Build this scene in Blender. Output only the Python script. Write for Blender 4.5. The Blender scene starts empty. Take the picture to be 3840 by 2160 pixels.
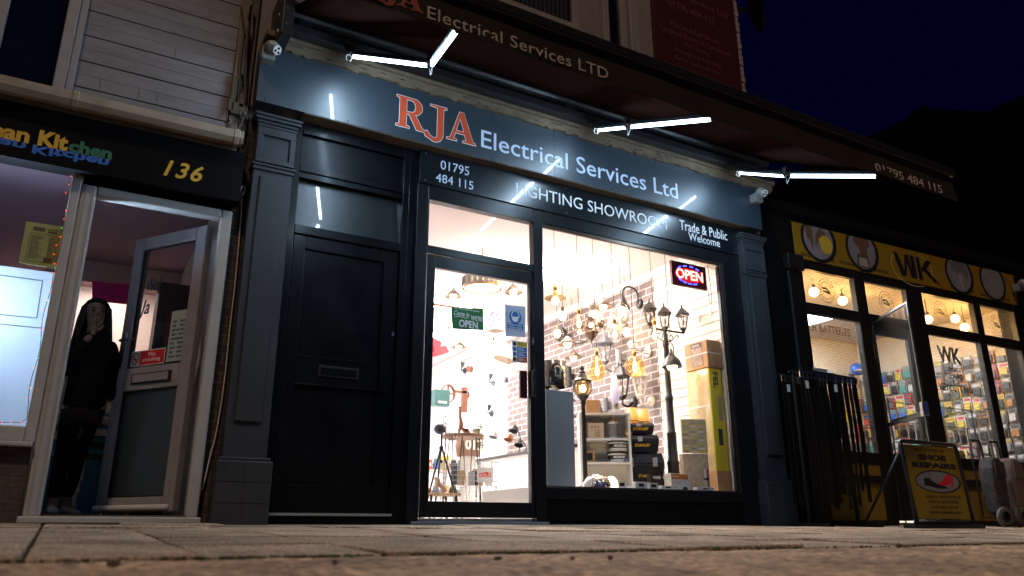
import bpy, bmesh, math, random
from mathutils import Vector, Matrix
random.seed(7)
R = math.radians
sc = bpy.context.scene

# ------------------------------------------------------------------ camera
CAM = Vector((0.0, -5.35, -0.05))
YAW, PITCH, ROLL, FPX = 0.519414, 0.307352, -0.002622, 2878.6
fw = Vector((math.sin(YAW)*math.cos(PITCH), math.cos(YAW)*math.cos(PITCH), math.sin(PITCH)))
r0 = Vector((math.cos(YAW), -math.sin(YAW), 0)); u0 = r0.cross(fw)
rt = r0*math.cos(ROLL)+u0*math.sin(ROLL); up = -r0*math.sin(ROLL)+u0*math.cos(ROLL)
cd = bpy.data.cameras.new('camera'); cam = bpy.data.objects.new('camera', cd); sc.collection.objects.link(cam)
M = Matrix.Identity(4)
for i in range(3):
    M[i][0], M[i][1], M[i][2], M[i][3] = rt[i], up[i], -fw[i], CAM[i]
cam.matrix_world = M
cd.sensor_width = 36; cd.lens = FPX*36/3840; cd.clip_start = 0.02; cd.clip_end = 500
cd.dof.use_dof = True; cd.dof.focus_distance = 6.2; cd.dof.aperture_fstop = 2.4
sc.camera = cam

# ------------------------------------------------------------------ night sky, one warm low light from the street side
w = bpy.data.worlds.new('World'); sc.world = w; w.use_nodes = True
nt = w.node_tree; nt.nodes.clear()
sky = nt.nodes.new('ShaderNodeTexSky'); sky.sky_type = 'NISHITA'; sky.sun_disc = False
sky.sun_elevation = R(-4); sky.sun_rotation = R(200); sky.air_density = 1.0; sky.ozone_density = 6.0
bg = nt.nodes.new('ShaderNodeBackground'); bg.inputs['Strength'].default_value = 0.70
tint = nt.nodes.new('ShaderNodeMix'); tint.data_type = 'RGBA'; tint.blend_type = 'MULTIPLY'; tint.inputs[0].default_value = 1
tint.inputs[7].default_value = (0.28, 0.85, 1.0, 1)
wo = nt.nodes.new('ShaderNodeOutputWorld')
nt.links.new(sky.outputs[0], tint.inputs[6]); nt.links.new(tint.outputs[2], bg.inputs[0]); nt.links.new(bg.outputs[0], wo.inputs[0])
sd = bpy.data.lights.new('street_light_glow', 'SUN'); sun = bpy.data.objects.new('street_light_glow', sd); sc.collection.objects.link(sun)
SUND = Vector((0.36, 0.52, -0.95)).normalized()
sun.rotation_euler = SUND.to_track_quat('-Z', 'Y').to_euler()
sd.energy = 1.08; sd.angle = R(4); sd.color = (1.0, 0.70, 0.46)
vs = sc.view_settings; vs.view_transform = 'Standard'; vs.look = 'None'; vs.exposure = 0; vs.gamma = 1
cy = sc.cycles
cy.use_denoising = True; cy.max_bounces = 8; cy.diffuse_bounces = 4; cy.glossy_bounces = 4; cy.transmission_bounces = 6
cy.transparent_max_bounces = 16; cy.caustics_reflective = False; cy.caustics_refractive = False
cy.sample_clamp_indirect = 6; cy.sample_clamp_direct = 14; cy.use_light_tree = True

# ------------------------------------------------------------------ helpers
def U(px, py, y):
    """measured image point -> point at real depth y"""
    d = fw*FPX + rt*(px-1920) - up*(py-1080); t = (y-CAM.y)/d.y
    return CAM+d*t
def UX(px, py, x):
    d = fw*FPX + rt*(px-1920) - up*(py-1080); t = (x-CAM.x)/d.x
    return CAM+d*t
def WKY(x): return -0.035*(x-6.5)
def UW(px, py, off=0.0):
    d = fw*FPX + rt*(px-1920) - up*(py-1080); n = Vector((0.035, 1, 0)); t = (0.035*6.5-off-n.dot(CAM))/n.dot(d)
    return CAM+d*t

MATS = {}
def mat(name, col, rough=0.6, metal=0.0, emit=None, es=0.0, noise=0.0, nscale=8.0, bump=0.0, bscale=60.0, coat=0.0, coatr=0.03, spec=0.5, stretch=None, trans=0.0):
    if name in MATS: return MATS[name]
    m = bpy.data.materials.new(name); m.use_nodes = True; n = m.node_tree; p = n.nodes['Principled BSDF']
    p.inputs['Base Color'].default_value = (*col, 1); p.inputs['Roughness'].default_value = rough; p.inputs['Metallic'].default_value = metal
    p.inputs['Specular IOR Level'].default_value = spec
    p.inputs['Coat Weight'].default_value = coat; p.inputs['Coat Roughness'].default_value = coatr
    if trans: p.inputs['Transmission Weight'].default_value = trans
    if emit: p.inputs['Emission Color'].default_value = (*emit, 1); p.inputs['Emission Strength'].default_value = es
    if noise or bump:
        tc = n.nodes.new('ShaderNodeTexCoord'); mp = n.nodes.new('ShaderNodeMapping'); n.links.new(tc.outputs['Object'], mp.inputs[0])
        if stretch: mp.inputs['Scale'].default_value = stretch
        if noise:
            t = n.nodes.new('ShaderNodeTexNoise'); t.inputs['Scale'].default_value = nscale; t.inputs['Detail'].default_value = 6; t.inputs['Roughness'].default_value = 0.65
            n.links.new(mp.outputs[0], t.inputs['Vector'])
            cr = n.nodes.new('ShaderNodeValToRGB'); cr.color_ramp.elements[0].position = 0.28; cr.color_ramp.elements[1].position = 0.75
            cr.color_ramp.elements[0].color = (*[max(0, c*(1-noise)) for c in col], 1); cr.color_ramp.elements[1].color = (*[min(1, c*(1+noise)) for c in col], 1)
            n.links.new(t.outputs['Fac'], cr.inputs[0]); n.links.new(cr.outputs[0], p.inputs['Base Color'])
            rr = n.nodes.new('ShaderNodeMapRange'); rr.inputs[3].default_value = max(0.02, rough-0.12*min(1, noise*2)); rr.inputs[4].default_value = min(1, rough+0.12*min(1, noise*2))
            n.links.new(t.outputs['Fac'], rr.inputs[0]); n.links.new(rr.outputs[0], p.inputs['Roughness'])
        if bump:
            t2 = n.nodes.new('ShaderNodeTexNoise'); t2.inputs['Scale'].default_value = bscale; t2.inputs['Detail'].default_value = 5
            n.links.new(mp.outputs[0], t2.inputs['Vector'])
            b = n.nodes.new('ShaderNodeBump'); b.inputs['Strength'].default_value = bump; b.inputs['Distance'].default_value = 0.01
            n.links.new(t2.outputs['Fac'], b.inputs['Height']); n.links.new(b.outputs[0], p.inputs['Normal'])
    MATS[name] = m; return m
def glassmat(name, tint=(1, 1, 1), ior=1.5, rough=0.0):
    if name in MATS: return MATS[name]
    m = bpy.data.materials.new(name); m.use_nodes = True; n = m.node_tree; n.nodes.clear()
    o = n.nodes.new('ShaderNodeOutputMaterial'); mx = n.nodes.new('ShaderNodeMixShader'); t = n.nodes.new('ShaderNodeBsdfTransparent'); g = n.nodes.new('ShaderNodeBsdfGlossy')
    f = n.nodes.new('ShaderNodeFresnel'); ge = n.nodes.new('ShaderNodeNewGeometry'); io = n.nodes.new('ShaderNodeMix'); io.inputs[2].default_value = ior; io.inputs[3].default_value = 1/ior
    n.links.new(ge.outputs['Backfacing'], io.inputs[0]); n.links.new(io.outputs[0], f.inputs[0]); t.inputs[0].default_value = (*tint, 1); g.inputs['Roughness'].default_value = rough
    n.links.new(f.outputs[0], mx.inputs[0]); n.links.new(t.outputs[0], mx.inputs[1]); n.links.new(g.outputs[0], mx.inputs[2]); n.links.new(mx.outputs[0], o.inputs[0])
    MATS[name] = m; return m
def brickmat(name, axis, c1, c2, mortar, bw=0.215, bh=0.065, ms=0.012, bump=0.6, rough=0.85):
    if name in MATS: return MATS[name]
    m = bpy.data.materials.new(name); m.use_nodes = True; n = m.node_tree; p = n.nodes['Principled BSDF']; p.inputs['Roughness'].default_value = rough
    tc = n.nodes.new('ShaderNodeTexCoord'); s = n.nodes.new('ShaderNodeSeparateXYZ'); c = n.nodes.new('ShaderNodeCombineXYZ')
    n.links.new(tc.outputs['Object'], s.inputs[0]); n.links.new(s.outputs[axis], c.inputs[0]); n.links.new(s.outputs[2], c.inputs[1])
    nz = n.nodes.new('ShaderNodeTexNoise'); nz.inputs['Scale'].default_value = 25; n.links.new(c.outputs[0], nz.inputs['Vector'])
    va = n.nodes.new('ShaderNodeVectorMath'); va.operation = 'MULTIPLY_ADD'; va.inputs[1].default_value = (0.01, 0.01, 0); n.links.new(nz.outputs['Color'], va.inputs[0]); n.links.new(c.outputs[0], va.inputs[2])
    b = n.nodes.new('ShaderNodeTexBrick'); n.links.new(va.outputs[0], b.inputs['Vector'])
    b.inputs['Scale'].default_value = 1; b.inputs['Brick Width'].default_value = bw; b.inputs['Row Height'].default_value = bh; b.inputs['Mortar Size'].default_value = ms*0.5; b.inputs['Mortar Smooth'].default_value = 0.3; b.inputs['Bias'].default_value = 0.0
    b.inputs['Color1'].default_value = (*c1, 1); b.inputs['Color2'].default_value = (*c2, 1); b.inputs['Mortar'].default_value = (*mortar, 1)
    n2 = n.nodes.new('ShaderNodeTexNoise'); n2.inputs['Scale'].default_value = 40; n2.inputs['Detail'].default_value = 5; n.links.new(c.outputs[0], n2.inputs['Vector'])
    mx = n.nodes.new('ShaderNodeMix'); mx.data_type = 'RGBA'; mx.blend_type = 'OVERLAY'; mx.inputs[0].default_value = 0.6
    n.links.new(b.outputs['Color'], mx.inputs[6]); n.links.new(n2.outputs['Fac'], mx.inputs[7]); n.links.new(mx.outputs[2], p.inputs['Base Color'])
    if bump:
        bp = n.nodes.new('ShaderNodeBump'); bp.inputs['Strength'].default_value = bump; bp.inputs['Distance'].default_value = 0.006; bp.invert = True
        n.links.new(b.outputs['Fac'], bp.inputs['Height']); n.links.new(bp.outputs[0], p.inputs['Normal'])
    MATS[name] = m; return m

def pavemat(name, col, seed, chips=0.5, grain=170):
    m = mat(name, col, .88, noise=.34, nscale=7, bump=.6, bscale=120); n = m.node_tree; p = n.nodes['Principled BSDF']
    src = p.inputs['Base Color'].links[0].from_socket; mp = n.nodes['Mapping']; mp.inputs['Location'].default_value = (seed, seed*2, 0)
    def mul(a, fac_socket, lo, hi, c0, c1, blend='MULTIPLY'):
        cr = n.nodes.new('ShaderNodeValToRGB'); cr.color_ramp.elements[0].position = lo; cr.color_ramp.elements[1].position = hi
        cr.color_ramp.elements[0].color = (*c0, 1); cr.color_ramp.elements[1].color = (*c1, 1); n.links.new(fac_socket, cr.inputs[0])
        x = n.nodes.new('ShaderNodeMix'); x.data_type = 'RGBA'; x.blend_type = blend; x.inputs[0].default_value = 1; n.links.new(a, x.inputs[6]); n.links.new(cr.outputs[0], x.inputs[7]); return x.outputs[2]
    def noise(sc_, det=3):
        t = n.nodes.new('ShaderNodeTexNoise'); t.inputs['Scale'].default_value = sc_; t.inputs['Detail'].default_value = det; n.links.new(mp.outputs[0], t.inputs['Vector']); return t.outputs['Fac']
    s_ = mul(src, noise(grain*.6, 5), .38, .60, (.34, .32, .30), (1.5, 1.47, 1.42))
    s_ = mul(s_, noise(2.3, 5), .35, .6, (.62, .60, .58), (1.08, 1.06, 1.04))
    v = n.nodes.new('ShaderNodeTexVoronoi'); v.inputs['Scale'].default_value = 95; n.links.new(mp.outputs[0], v.inputs['Vector'])
    s_ = mul(s_, v.outputs['Distance'], .05, .11, (chips, chips*.95, chips*.9), (0, 0, 0), 'ADD') if chips else s_
    g = n.nodes.new('ShaderNodeTexVoronoi'); g.inputs['Scale'].default_value = 7; n.links.new(mp.outputs[0], g.inputs['Vector'])
    s_ = mul(s_, g.outputs['Distance'], .10, .13, (.5, .48, .46), (1, 1, 1))
    n.links.new(s_, p.inputs['Base Color']); return m
WL = {}   # world location of every empty / parented object
def tag(o, label=None, cat=None, group=None, kind=None):
    if label: o['label'] = label
    if cat: o['category'] = cat
    if group: o['group'] = group
    if kind: o['kind'] = kind
    return o
def thing(name, loc, label, cat, group=None):
    o = bpy.data.objects.new(name, None); sc.collection.objects.link(o); o.location = loc; o.empty_display_size = 0.1
    WL[o.name] = Vector(loc); return tag(o, label, cat, group)
class MB:
    def __init__(s): s.bm = bmesh.new()
    def box(s, x0, x1, y0, y1, z0, z1, rot=None, piv=None):
        x0, x1 = min(x0, x1), max(x0, x1); y0, y1 = min(y0, y1), max(y0, y1); z0, z1 = min(z0, z1), max(z0, z1)
        v = [s.bm.verts.new((x, y, z)) for x in (x0, x1) for y in (y0, y1) for z in (z0, z1)]
        for f in ((0, 1, 3, 2), (4, 6, 7, 5), (0, 4, 5, 1), (2, 3, 7, 6), (0, 2, 6, 4), (1, 5, 7, 3)): s.bm.faces.new([v[i] for i in f])
        if rot: bmesh.ops.rotate(s.bm, verts=v, cent=piv or ((x0+x1)/2, (y0+y1)/2, (z0+z1)/2), matrix=rot)
        return s
    def hexa(s, pts):   # 8 points: 4 of one face then 4 of the opposite face
        v = [s.bm.verts.new(p) for p in pts]
        for f in ((0, 1, 2, 3), (7, 6, 5, 4), (0, 4, 5, 1), (1, 5, 6, 2), (2, 6, 7, 3), (3, 7, 4, 0)): s.bm.faces.new([v[i] for i in f])
        return s
    def prism(s, pts, off):  # polygon pts extruded by vector off
        off = Vector(off); a = [s.bm.verts.new(p) for p in pts]; b = [s.bm.verts.new(Vector(p)+off) for p in pts]; n = len(pts)
        s.bm.faces.new(a); s.bm.faces.new(b[::-1])
        for i in range(n): s.bm.faces.new((a[i], b[i], b[(i+1) % n], a[(i+1) % n]))
        return s
    def cyl(s, p0, p1, r, r1=None, seg=12, cap=True):
        p0, p1 = Vector(p0), Vector(p1); r1 = r if r1 is None else r1; d = p1-p0
        q = d.to_track_quat('Z', 'Y') if d.length > 1e-6 else Matrix.Identity(3).to_quaternion()
        A, B = [], []
        for i in range(seg):
            a = 2*math.pi*i/seg; e = q @ Vector((math.cos(a), math.sin(a), 0)); A.append(s.bm.verts.new(p0+e*r)); B.append(s.bm.verts.new(p1+e*r1))
        for i in range(seg): s.bm.faces.new((A[i], A[(i+1) % seg], B[(i+1) % seg], B[i]))
        if cap: s.bm.faces.new(A[::-1]); s.bm.faces.new(B)
        return s
    def tube(s, pts, r, seg=8, radii=None):
        pts = [Vector(p) for p in pts]; rings = []; ref = None
        for i, p in enumerate(pts):
            t = (pts[min(i+1, len(pts)-1)]-pts[max(i-1, 0)]).normalized()
            if ref is None: ref = t.orthogonal().normalized()
            else: ref = (ref-t*ref.dot(t)).normalized()
            b = t.cross(ref); rr = radii[i] if radii else r
            rings.append([s.bm.verts.new(p+(ref*math.cos(2*math.pi*k/seg)+b*math.sin(2*math.pi*k/seg))*rr) for k in range(seg)])
        for A, B in zip(rings, rings[1:]):
            for k in range(seg): s.bm.faces.new((A[k], A[(k+1) % seg], B[(k+1) % seg], B[k]))
        s.bm.faces.new(rings[0][::-1]); s.bm.faces.new(rings[-1]); return s
    def lathe(s, prof, c, seg=20, axis=None, close=True):
        c = Vector(c); q = Vector(axis).to_track_quat('Z', 'Y') if axis else None; rings = []
        for r, z in prof:
            ring = []
            for k in range(seg):
                a = 2*math.pi*k/seg; v = Vector((r*math.cos(a), r*math.sin(a), z)); ring.append(s.bm.verts.new(c+(q @ v if q else v)))
            rings.append(ring)
        for A, B in zip(rings, rings[1:]):
            for k in range(seg): s.bm.faces.new((A[k], A[(k+1) % seg], B[(k+1) % seg], B[k]))
        if close:
            if prof[0][0] > 1e-4: s.bm.faces.new(rings[0][::-1])
            if prof[-1][0] > 1e-4: s.bm.faces.new(rings[-1])
        return s
    def ball(s, c, r, sx=1, sy=1, sz=1, seg=12, ring=8):
        res = bmesh.ops.create_uvsphere(s.bm, u_segments=seg, v_segments=ring, radius=r)
        for v in res['verts']: v.co = Vector((v.co.x*sx+c[0], v.co.y*sy+c[1], v.co.z*sz+c[2]))
        return s
    def rot(s, m, piv):
        bmesh.ops.rotate(s.bm, verts=s.bm.verts[:], cent=piv, matrix=m); return s
    def build(s, name, m, parent=None, bevel=0, smooth=False, seg=2, origin=None):
        bmesh.ops.remove_doubles(s.bm, verts=s.bm.verts[:], dist=1e-6) if smooth else None
        bmesh.ops.recalc_face_normals(s.bm, faces=s.bm.faces[:])
        me = bpy.data.meshes.new(name); s.bm.to_mesh(me); s.bm.free()
        return link(name, me, m, parent, bevel, smooth, seg, origin)
def link(name, me, m, parent=None, bevel=0, smooth=False, seg=2, origin=None):
    o = bpy.data.objects.new(name, me); sc.collection.objects.link(o)
    if isinstance(m, (list, tuple)):
        for q in m: me.materials.append(q)
    else: me.materials.append(m)
    if parent:
        off = WL[parent.name]; o.parent = parent; WL[o.name] = off.copy()
    else:
        if origin is None:
            xs = [v.co for v in me.vertices]
            origin = Vector(((min(v.x for v in xs)+max(v.x for v in xs))/2, (min(v.y for v in xs)+max(v.y for v in xs))/2, min(v.z for v in xs)))
        off = Vector(origin); o.location = off; WL[o.name] = off.copy()
    me.transform(Matrix.Translation(-off))
    if smooth:
        for p in me.polygons: p.use_smooth = True
        if smooth == 'auto':
            pass
    if bevel:
        b = o.modifiers.new('bevel', 'BEVEL'); b.width = bevel; b.segments = seg; b.limit_method = 'ANGLE'; b.angle_limit = R(40)
    return o
def dup(root, loc, rz=None, label=None, scale=None):
    r = root.copy(); sc.collection.objects.link(r); r.location = loc; WL[r.name] = Vector(loc)
    if rz is not None: r.rotation_euler.z = rz
    if label: r['label'] = label
    if scale: r.scale = (scale,)*3 if not isinstance(scale, tuple) else scale
    for ch in list(root.children):
        c = ch.copy(); sc.collection.objects.link(c); c.parent = r
        for g in ch.children:
            d = g.copy(); sc.collection.objects.link(d); d.parent = c
    return r

def spin(before, piv, ang):
    """turn every top-level thing made since 'before' about a vertical axis"""
    m = Matrix.Rotation(ang, 3, 'Z'); piv = Vector((piv[0], piv[1], 0))
    for o in [o for o in sc.collection.objects if o.name not in before and o.parent is None]:
        o.location = piv+m @ (o.location-piv); o.rotation_euler.z += ang
def names(): return {o.name for o in sc.collection.objects}
FLAT = lambda y: (lambda u, v, d: (u, y-d, v))
WKF = lambda off: (lambda u, v, d: (u, WKY(u)-off-d, v))
def curve_mesh(cu):
    o = bpy.data.objects.new('tmp', cu); sc.collection.objects.link(o); me = o.to_mesh().copy(); o.to_mesh_clear()
    bpy.data.objects.remove(o); return me
def place_mesh(me, box, tf, name, m, parent, z=0.0, lockw=None):
    """fit a flat mesh (xy outline, z thickness) into box (u0,u1,v0,v1)"""
    xs = [v.co.x for v in me.vertices]; ys = [v.co.y for v in me.vertices]; x0, x1, y0, y1 = min(xs), max(xs), min(ys), max(ys)
    b0, b1, c0, c1 = box
    if lockw: x0, x1, y0, y1 = lockw
    for v in me.vertices:
        v.co = Vector(tf(b0+(v.co.x-x0)/(x1-x0)*(b1-b0), c0+(v.co.y-y0)/(y1-y0)*(c1-c0), z+v.co.z))
    return link(name, me, m, parent)
def text(s, box, tf, m, parent, name='lettering', bold=0.0, ext=0.0015, shear=0.0, align='CENTER', space=1.0, res=3, z=0.0):
    cu = bpy.data.curves.new('txt', 'FONT'); cu.body = s; cu.size = 1; cu.offset = bold; cu.extrude = ext; cu.shear = shear; cu.resolution_u = res
    cu.align_x = align; cu.space_character = space; cu.space_line = 1.0
    me = curve_mesh(cu); bpy.data.curves.remove(cu)
    return place_mesh(me, box, tf, name, m, parent, z)
def arc(cx, cy, rx, ry, a0, a1, n):
    return [(cx+rx*math.cos(R(a0+(a1-a0)*i/n)), cy+ry*math.sin(R(a0+(a1-a0)*i/n))) for i in range(n+1)]
def outline(polys, ext=0.0015, offset=0.0):
    cu = bpy.data.curves.new('pl', 'CURVE'); cu.dimensions = '2D'; cu.fill_mode = 'BOTH'; cu.extrude = ext; cu.offset = offset
    for pts in polys:
        sp = cu.splines.new('POLY'); sp.points.add(len(pts)-1)
        for q, (x, y) in zip(sp.points, pts): q.co = (x, y, 0, 1)
        sp.use_cyclic_u = True
    me = curve_mesh(cu); bpy.data.curves.remove(cu); return me
def stroke_text(strokes, r):   # poly strokes swept by a flat round pen -> flat polygons
    return strokes
def flat(pts, tf, d0, d1, name, m, parent):
    """polygon in (u,v) with thickness d0..d1"""
    b = MB(); a = [b.bm.verts.new(tf(u, v, d0)) for u, v in pts]; c = [b.bm.verts.new(tf(u, v, d1)) for u, v in pts]; n = len(pts)
    b.bm.faces.new(a); b.bm.faces.new(c[::-1])
    for i in range(n): b.bm.faces.new((a[i], c[i], c[(i+1) % n], a[(i+1) % n]))
    return b.build(name, m, parent)
def ell(cx, cy, rx, ry, n=28): return arc(cx, cy, rx, ry, 0, 360*(n-1)/n, n-1)
def rect(u0, u1, v0, v1): return [(u0, v0), (u1, v0), (u1, v1), (u0, v1)]
def strokes(lines, tf, d, wd, name, m, parent, ext=0.0015):
    """pen strokes: every polyline becomes a ribbon of width wd"""
    b = MB()
    for pts in lines:
        L = [Vector((*p, 0)) for p in pts]; n = len(L); lo, hi = [], []
        for i, p in enumerate(L):
            t = (L[min(i+1, n-1)]-L[max(i-1, 0)]).normalized(); nn = Vector((-t.y, t.x, 0))*wd/2
            lo.append(p-nn); hi.append(p+nn)
        for i in range(n-1):
            q = [lo[i], lo[i+1], hi[i+1], hi[i]]
            b.hexa([tf(p.x, p.y, d) for p in q]+[tf(p.x, p.y, d+ext) for p in q])
    return b.build(name, m, parent)
# ------------------------------------------------------------------ materials
SLATE = mat('slate_paint', (0.034, 0.039, 0.045), 0.46, spec=.3, noise=0.18, nscale=3, bump=0.08, bscale=90)
FASCIA = mat('fascia_panel', (0.023, 0.035, 0.048), 0.44, spec=1.0, noise=0.06, nscale=2, coat=0.5, coatr=0.02)
BLACKP = mat('black_door_paint', (0.0030, 0.0036, 0.0045), 0.36, spec=.14, noise=0.5, nscale=3.5, coat=0.08, coatr=0.15, bump=0.05, bscale=40)
BLACKG = mat('black_sign_gloss', (0.005, 0.008, 0.011), 0.28, spec=.7, coat=0.5, coatr=0.04, noise=0.1, nscale=3)
ALU = mat('dark_aluminium', (0.009, 0.010, 0.012), 0.32, spec=.4, metal=0.2, noise=0.15, nscale=6)
LETB = mat('pale_lettering', (0.62, 0.70, 0.85), 0.4)
LETW = mat('white_lettering', (0.85, 0.85, 0.85), 0.45)
RJAR = mat('red_lettering', (0.62, 0.085, 0.03), 0.4, noise=0.12, nscale=5)
WHITE = mat('white_plastic', (0.72, 0.72, 0.70), 0.4, noise=0.06)
STEEL = mat('steel', (0.55, 0.56, 0.58), 0.28, metal=1.0)
CHROME = mat('chrome', (0.8, 0.8, 0.8), 0.08, metal=1.0)
BLACKM = mat('black_metal', (0.012, 0.012, 0.013), 0.42, metal=0.2, noise=0.2, nscale=20)
CREAM = mat('dirty_cream_paint', (0.14, 0.10, 0.062), 0.75, noise=0.45, nscale=7, bump=0.3, bscale=35)
SOFFIT = mat('soffit_board', (0.12, 0.09, 0.06), 0.8, noise=0.3, nscale=6)
RENDER = mat('grey_render', (0.23, 0.20, 0.20), 0.9, noise=0.18, nscale=4, bump=0.5, bscale=150)
UPVC = mat('upvc_frame', (0.37, 0.37, 0.35), 0.42, noise=0.10, nscale=9)
UPVCW = mat('weathered_window_frame', (0.27, 0.255, 0.25), 0.5, noise=0.10, nscale=9)
DARKGLASS = mat('dark_window_glass', (0.004, 0.006, 0.012), 0.03, coat=0.3)
GLASS = glassmat('window_glass')
LED = mat('led_tube_light', (1, 1, 1), 0.5, emit=(0.54, 0.77, 1.0), es=155)
CANVAS = mat('awning_canvas', (0.014, 0.0058, 0.0045), 0.95, spec=0, noise=0.12, nscale=14, bump=0.12, bscale=300)
VALANCE = mat('awning_valance', (0.022, 0.019, 0.018), 0.9, spec=.1, noise=0.15, nscale=14)
BARK = mat('awning_bar', (0.018, 0.018, 0.019), 0.4, metal=0.3, noise=0.2)
PIERB = brickmat('dark_brick', 0, (0.05, 0.028, 0.022), (0.028, 0.017, 0.014), (0.075, 0.062, 0.052))
COND = mat('grey_cable', (0.05, 0.045, 0.042), 0.6)
WCAB = mat('white_cable', (0.55, 0.53, 0.5), 0.5)

def sharpen(o, a=38): o.data.set_sharp_from_angle(angle=R(a)); return o
def at(x, z, y): k = (5.35+y)/5.35; return x*k, (z+.05)*k-.05
def FB(b, x0, x1, z0, z1, y0, y1):   # box whose front face (y0) matches a measurement made on the shop front plane
    a0, c0 = at(x0, z0, y0); a1, c1 = at(x1, z1, y0); return b.box(a0, a1, y0, y1, c0, c1)

# ------------------------------------------------------------------ ground
SL = 0.032
def gz(y): return SL*y
PAVE = pavemat('paving_slab', (.37, .30, .235), 1, .10); PAVE2 = pavemat('paving_slab_grey', (.30, .245, .19), 2, .08); PAVE3 = pavemat('paving_slab_pale', (.42, .34, .265), 3, .12)
JOINT = mat('joint_dirt', (0.018, 0.015, 0.011), 1.0)
ROADM = pavemat('rough_road', (.44, .315, .21), 5, .35, 60)
def sheet(name, x0, x1, y0, y1, dz, m):
    b = MB(); v = [b.bm.verts.new(p) for p in ((x0, y0, gz(y0)+dz), (x1, y0, gz(y0)+dz), (x1, y1, gz(y1)+dz), (x0, y1, gz(y1)+dz))]; b.bm.faces.new(v)
    return tag(b.build(name, m), kind='structure')
b = MB()
v = [b.bm.verts.new(p) for p in ((-60, -60, -.36), (90, -60, -.36), (90, -9, -.34), (-60, -9, -.34), (90, 0.0, -.03), (-60, 0.0, -.03), (90, 120, -.03), (-60, 120, -.03))]
for q in ((0, 1, 2, 3), (3, 2, 4, 5), (5, 4, 6, 7)): b.bm.faces.new([v[i] for i in q])
tag(b.build('ground', JOINT), kind='structure')
rows = [-0.0, -0.46, -0.92, -1.53, -2.14, -2.72, -3.265]
xs = [-3.4]
while xs[-1] < 24: xs.append(xs[-1]+random.choice((.45, .6, .6, .75)))
lead = [-3.2, -2.6, -2.0, -1.4, -0.8, -0.05, 0.33, 0.80, 1.4, 1.86, 2.46, 3.06]
b = MB()
for j in range(len(rows)-1):
    y1, y0 = rows[j], rows[j+1]
    if j >= 3: X = lead+[q for q in xs if q > 3.4]
    else: X = [lead[0]-.1]+[q+(.0 if q < 0.5 else random.uniform(-.2, .2)) for q in lead[1:]]+[q+random.uniform(-.1, .1) for q in xs if q > 3.6]
    for a, c in zip(X, X[1:]):
        if c-a < .15: continue
        g = random.uniform(.004, .008); t = [random.uniform(-.003, .003) for _ in range(4)]; dz = random.choice((0, 0, .0015, -.002, .003))
        if random.random() < .10: dz += .005
        P = [(a+g, y0+g, t[0]), (c-g, y0+g, t[1]), (c-g, y1-g, t[2]), (a+g, y1-g, t[3])]
        n = len(b.bm.faces)
        b.hexa([(x, y, gz(y)-.05) for x, y, q in P]+[(x, y, gz(y)+q+dz) for x, y, q in P])
        b.bm.faces.ensure_lookup_table()
        mi = random.choice((0, 0, 0, 1, 2))
        for f in b.bm.faces[n:]: f.material_index = mi
pv = b.build('pavement', [PAVE, PAVE2, PAVE3], bevel=0.004, seg=1); tag(pv, kind='structure')
# rough kerb strip and road towards the camera, displaced so that it is really lumpy close to the lens
b = MB(); nx, ny = 150, 46
import mathutils.noise as mn
V = {}
for i in range(nx+1):
    for j in range(ny+1):
        x = -3+i*(9/nx)*1.0; y = -5.2+j*(1.895/ny)
        z = gz(y)-.004+0.005*mn.noise((x*9, y*9, 0))+0.003*mn.noise((x*26, y*26, 3))+(.008 if y > -3.75 else 0)*0
        if j == ny: z -= .012
        V[i, j] = b.bm.verts.new((x, y, z))
for i in range(nx):
    for j in range(ny): b.bm.faces.new((V[i, j], V[i+1, j], V[i+1, j+1], V[i, j+1]))
kb = b.build('kerb_strip', ROADM, smooth=True); tag(kb, kind='structure')
sheet('road', 6.0, 40, -9, -3.31, -.006, ROADM)
MOSSM = mat('moss', (0.035, 0.05, 0.012), 0.95, noise=0.5, nscale=60)
b = MB()
for i in range(260):
    x = random.choice((random.uniform(-.2, 3.6), random.gauss(.55, .12), random.gauss(1.25, .2))); y = -3.285+random.uniform(-.012, .01)
    b.ball((x, y, gz(y)-.004), random.uniform(.003, .008), 1.4, 1, .6, 5, 4)
tag(b.build('moss', MOSSM), 'dark green moss growing in the long gap between paving and kerb strip', 'moss', kind='stuff')
STONE = mat('pebble_stone', (0.12, 0.10, 0.085), 0.9, noise=0.4, nscale=80)
PALE = mat('pale_chip', (0.62, 0.60, 0.58), 0.6)
def ong(px, py):
    d = fw*FPX+rt*(px-1920)-up*(py-1080); n = Vector((0, -SL, 1)); t = -n.dot(CAM)/n.dot(d); return CAM+d*t
for px, py, r, m in ((425, 2122, .010, 0), (1256, 2114, .008, 0), (1092, 2208*.965, .005, 1), (1720, 2122, .006, 1), (1868, 2099, .008, 0), (2146, 2098, .007, 0), (2288, 2096, .008, 0), (1085, 2118, .005, 1), (2590, 1985, .010, 1), (3370, 2052, .012, 0), (250, 2108, .006, 0)):
    p = ong(px, py); b = MB(); b.ball((p.x, p.y, p.z+r*.5), r, random.uniform(.9, 1.5), 1, .7, 8, 6)
    for q in b.bm.verts: q.co += Vector((random.uniform(-1, 1), random.uniform(-1, 1), random.uniform(-1, 1)))*r*.12
    tag(b.build('pebble', PALE if m else STONE), 'tiny pale chip of litter lying on the pavement' if m else 'small dark pebble lying on the pavement near the kerb strip', 'pebble', 'chips and pebbles on the pavement')

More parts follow.
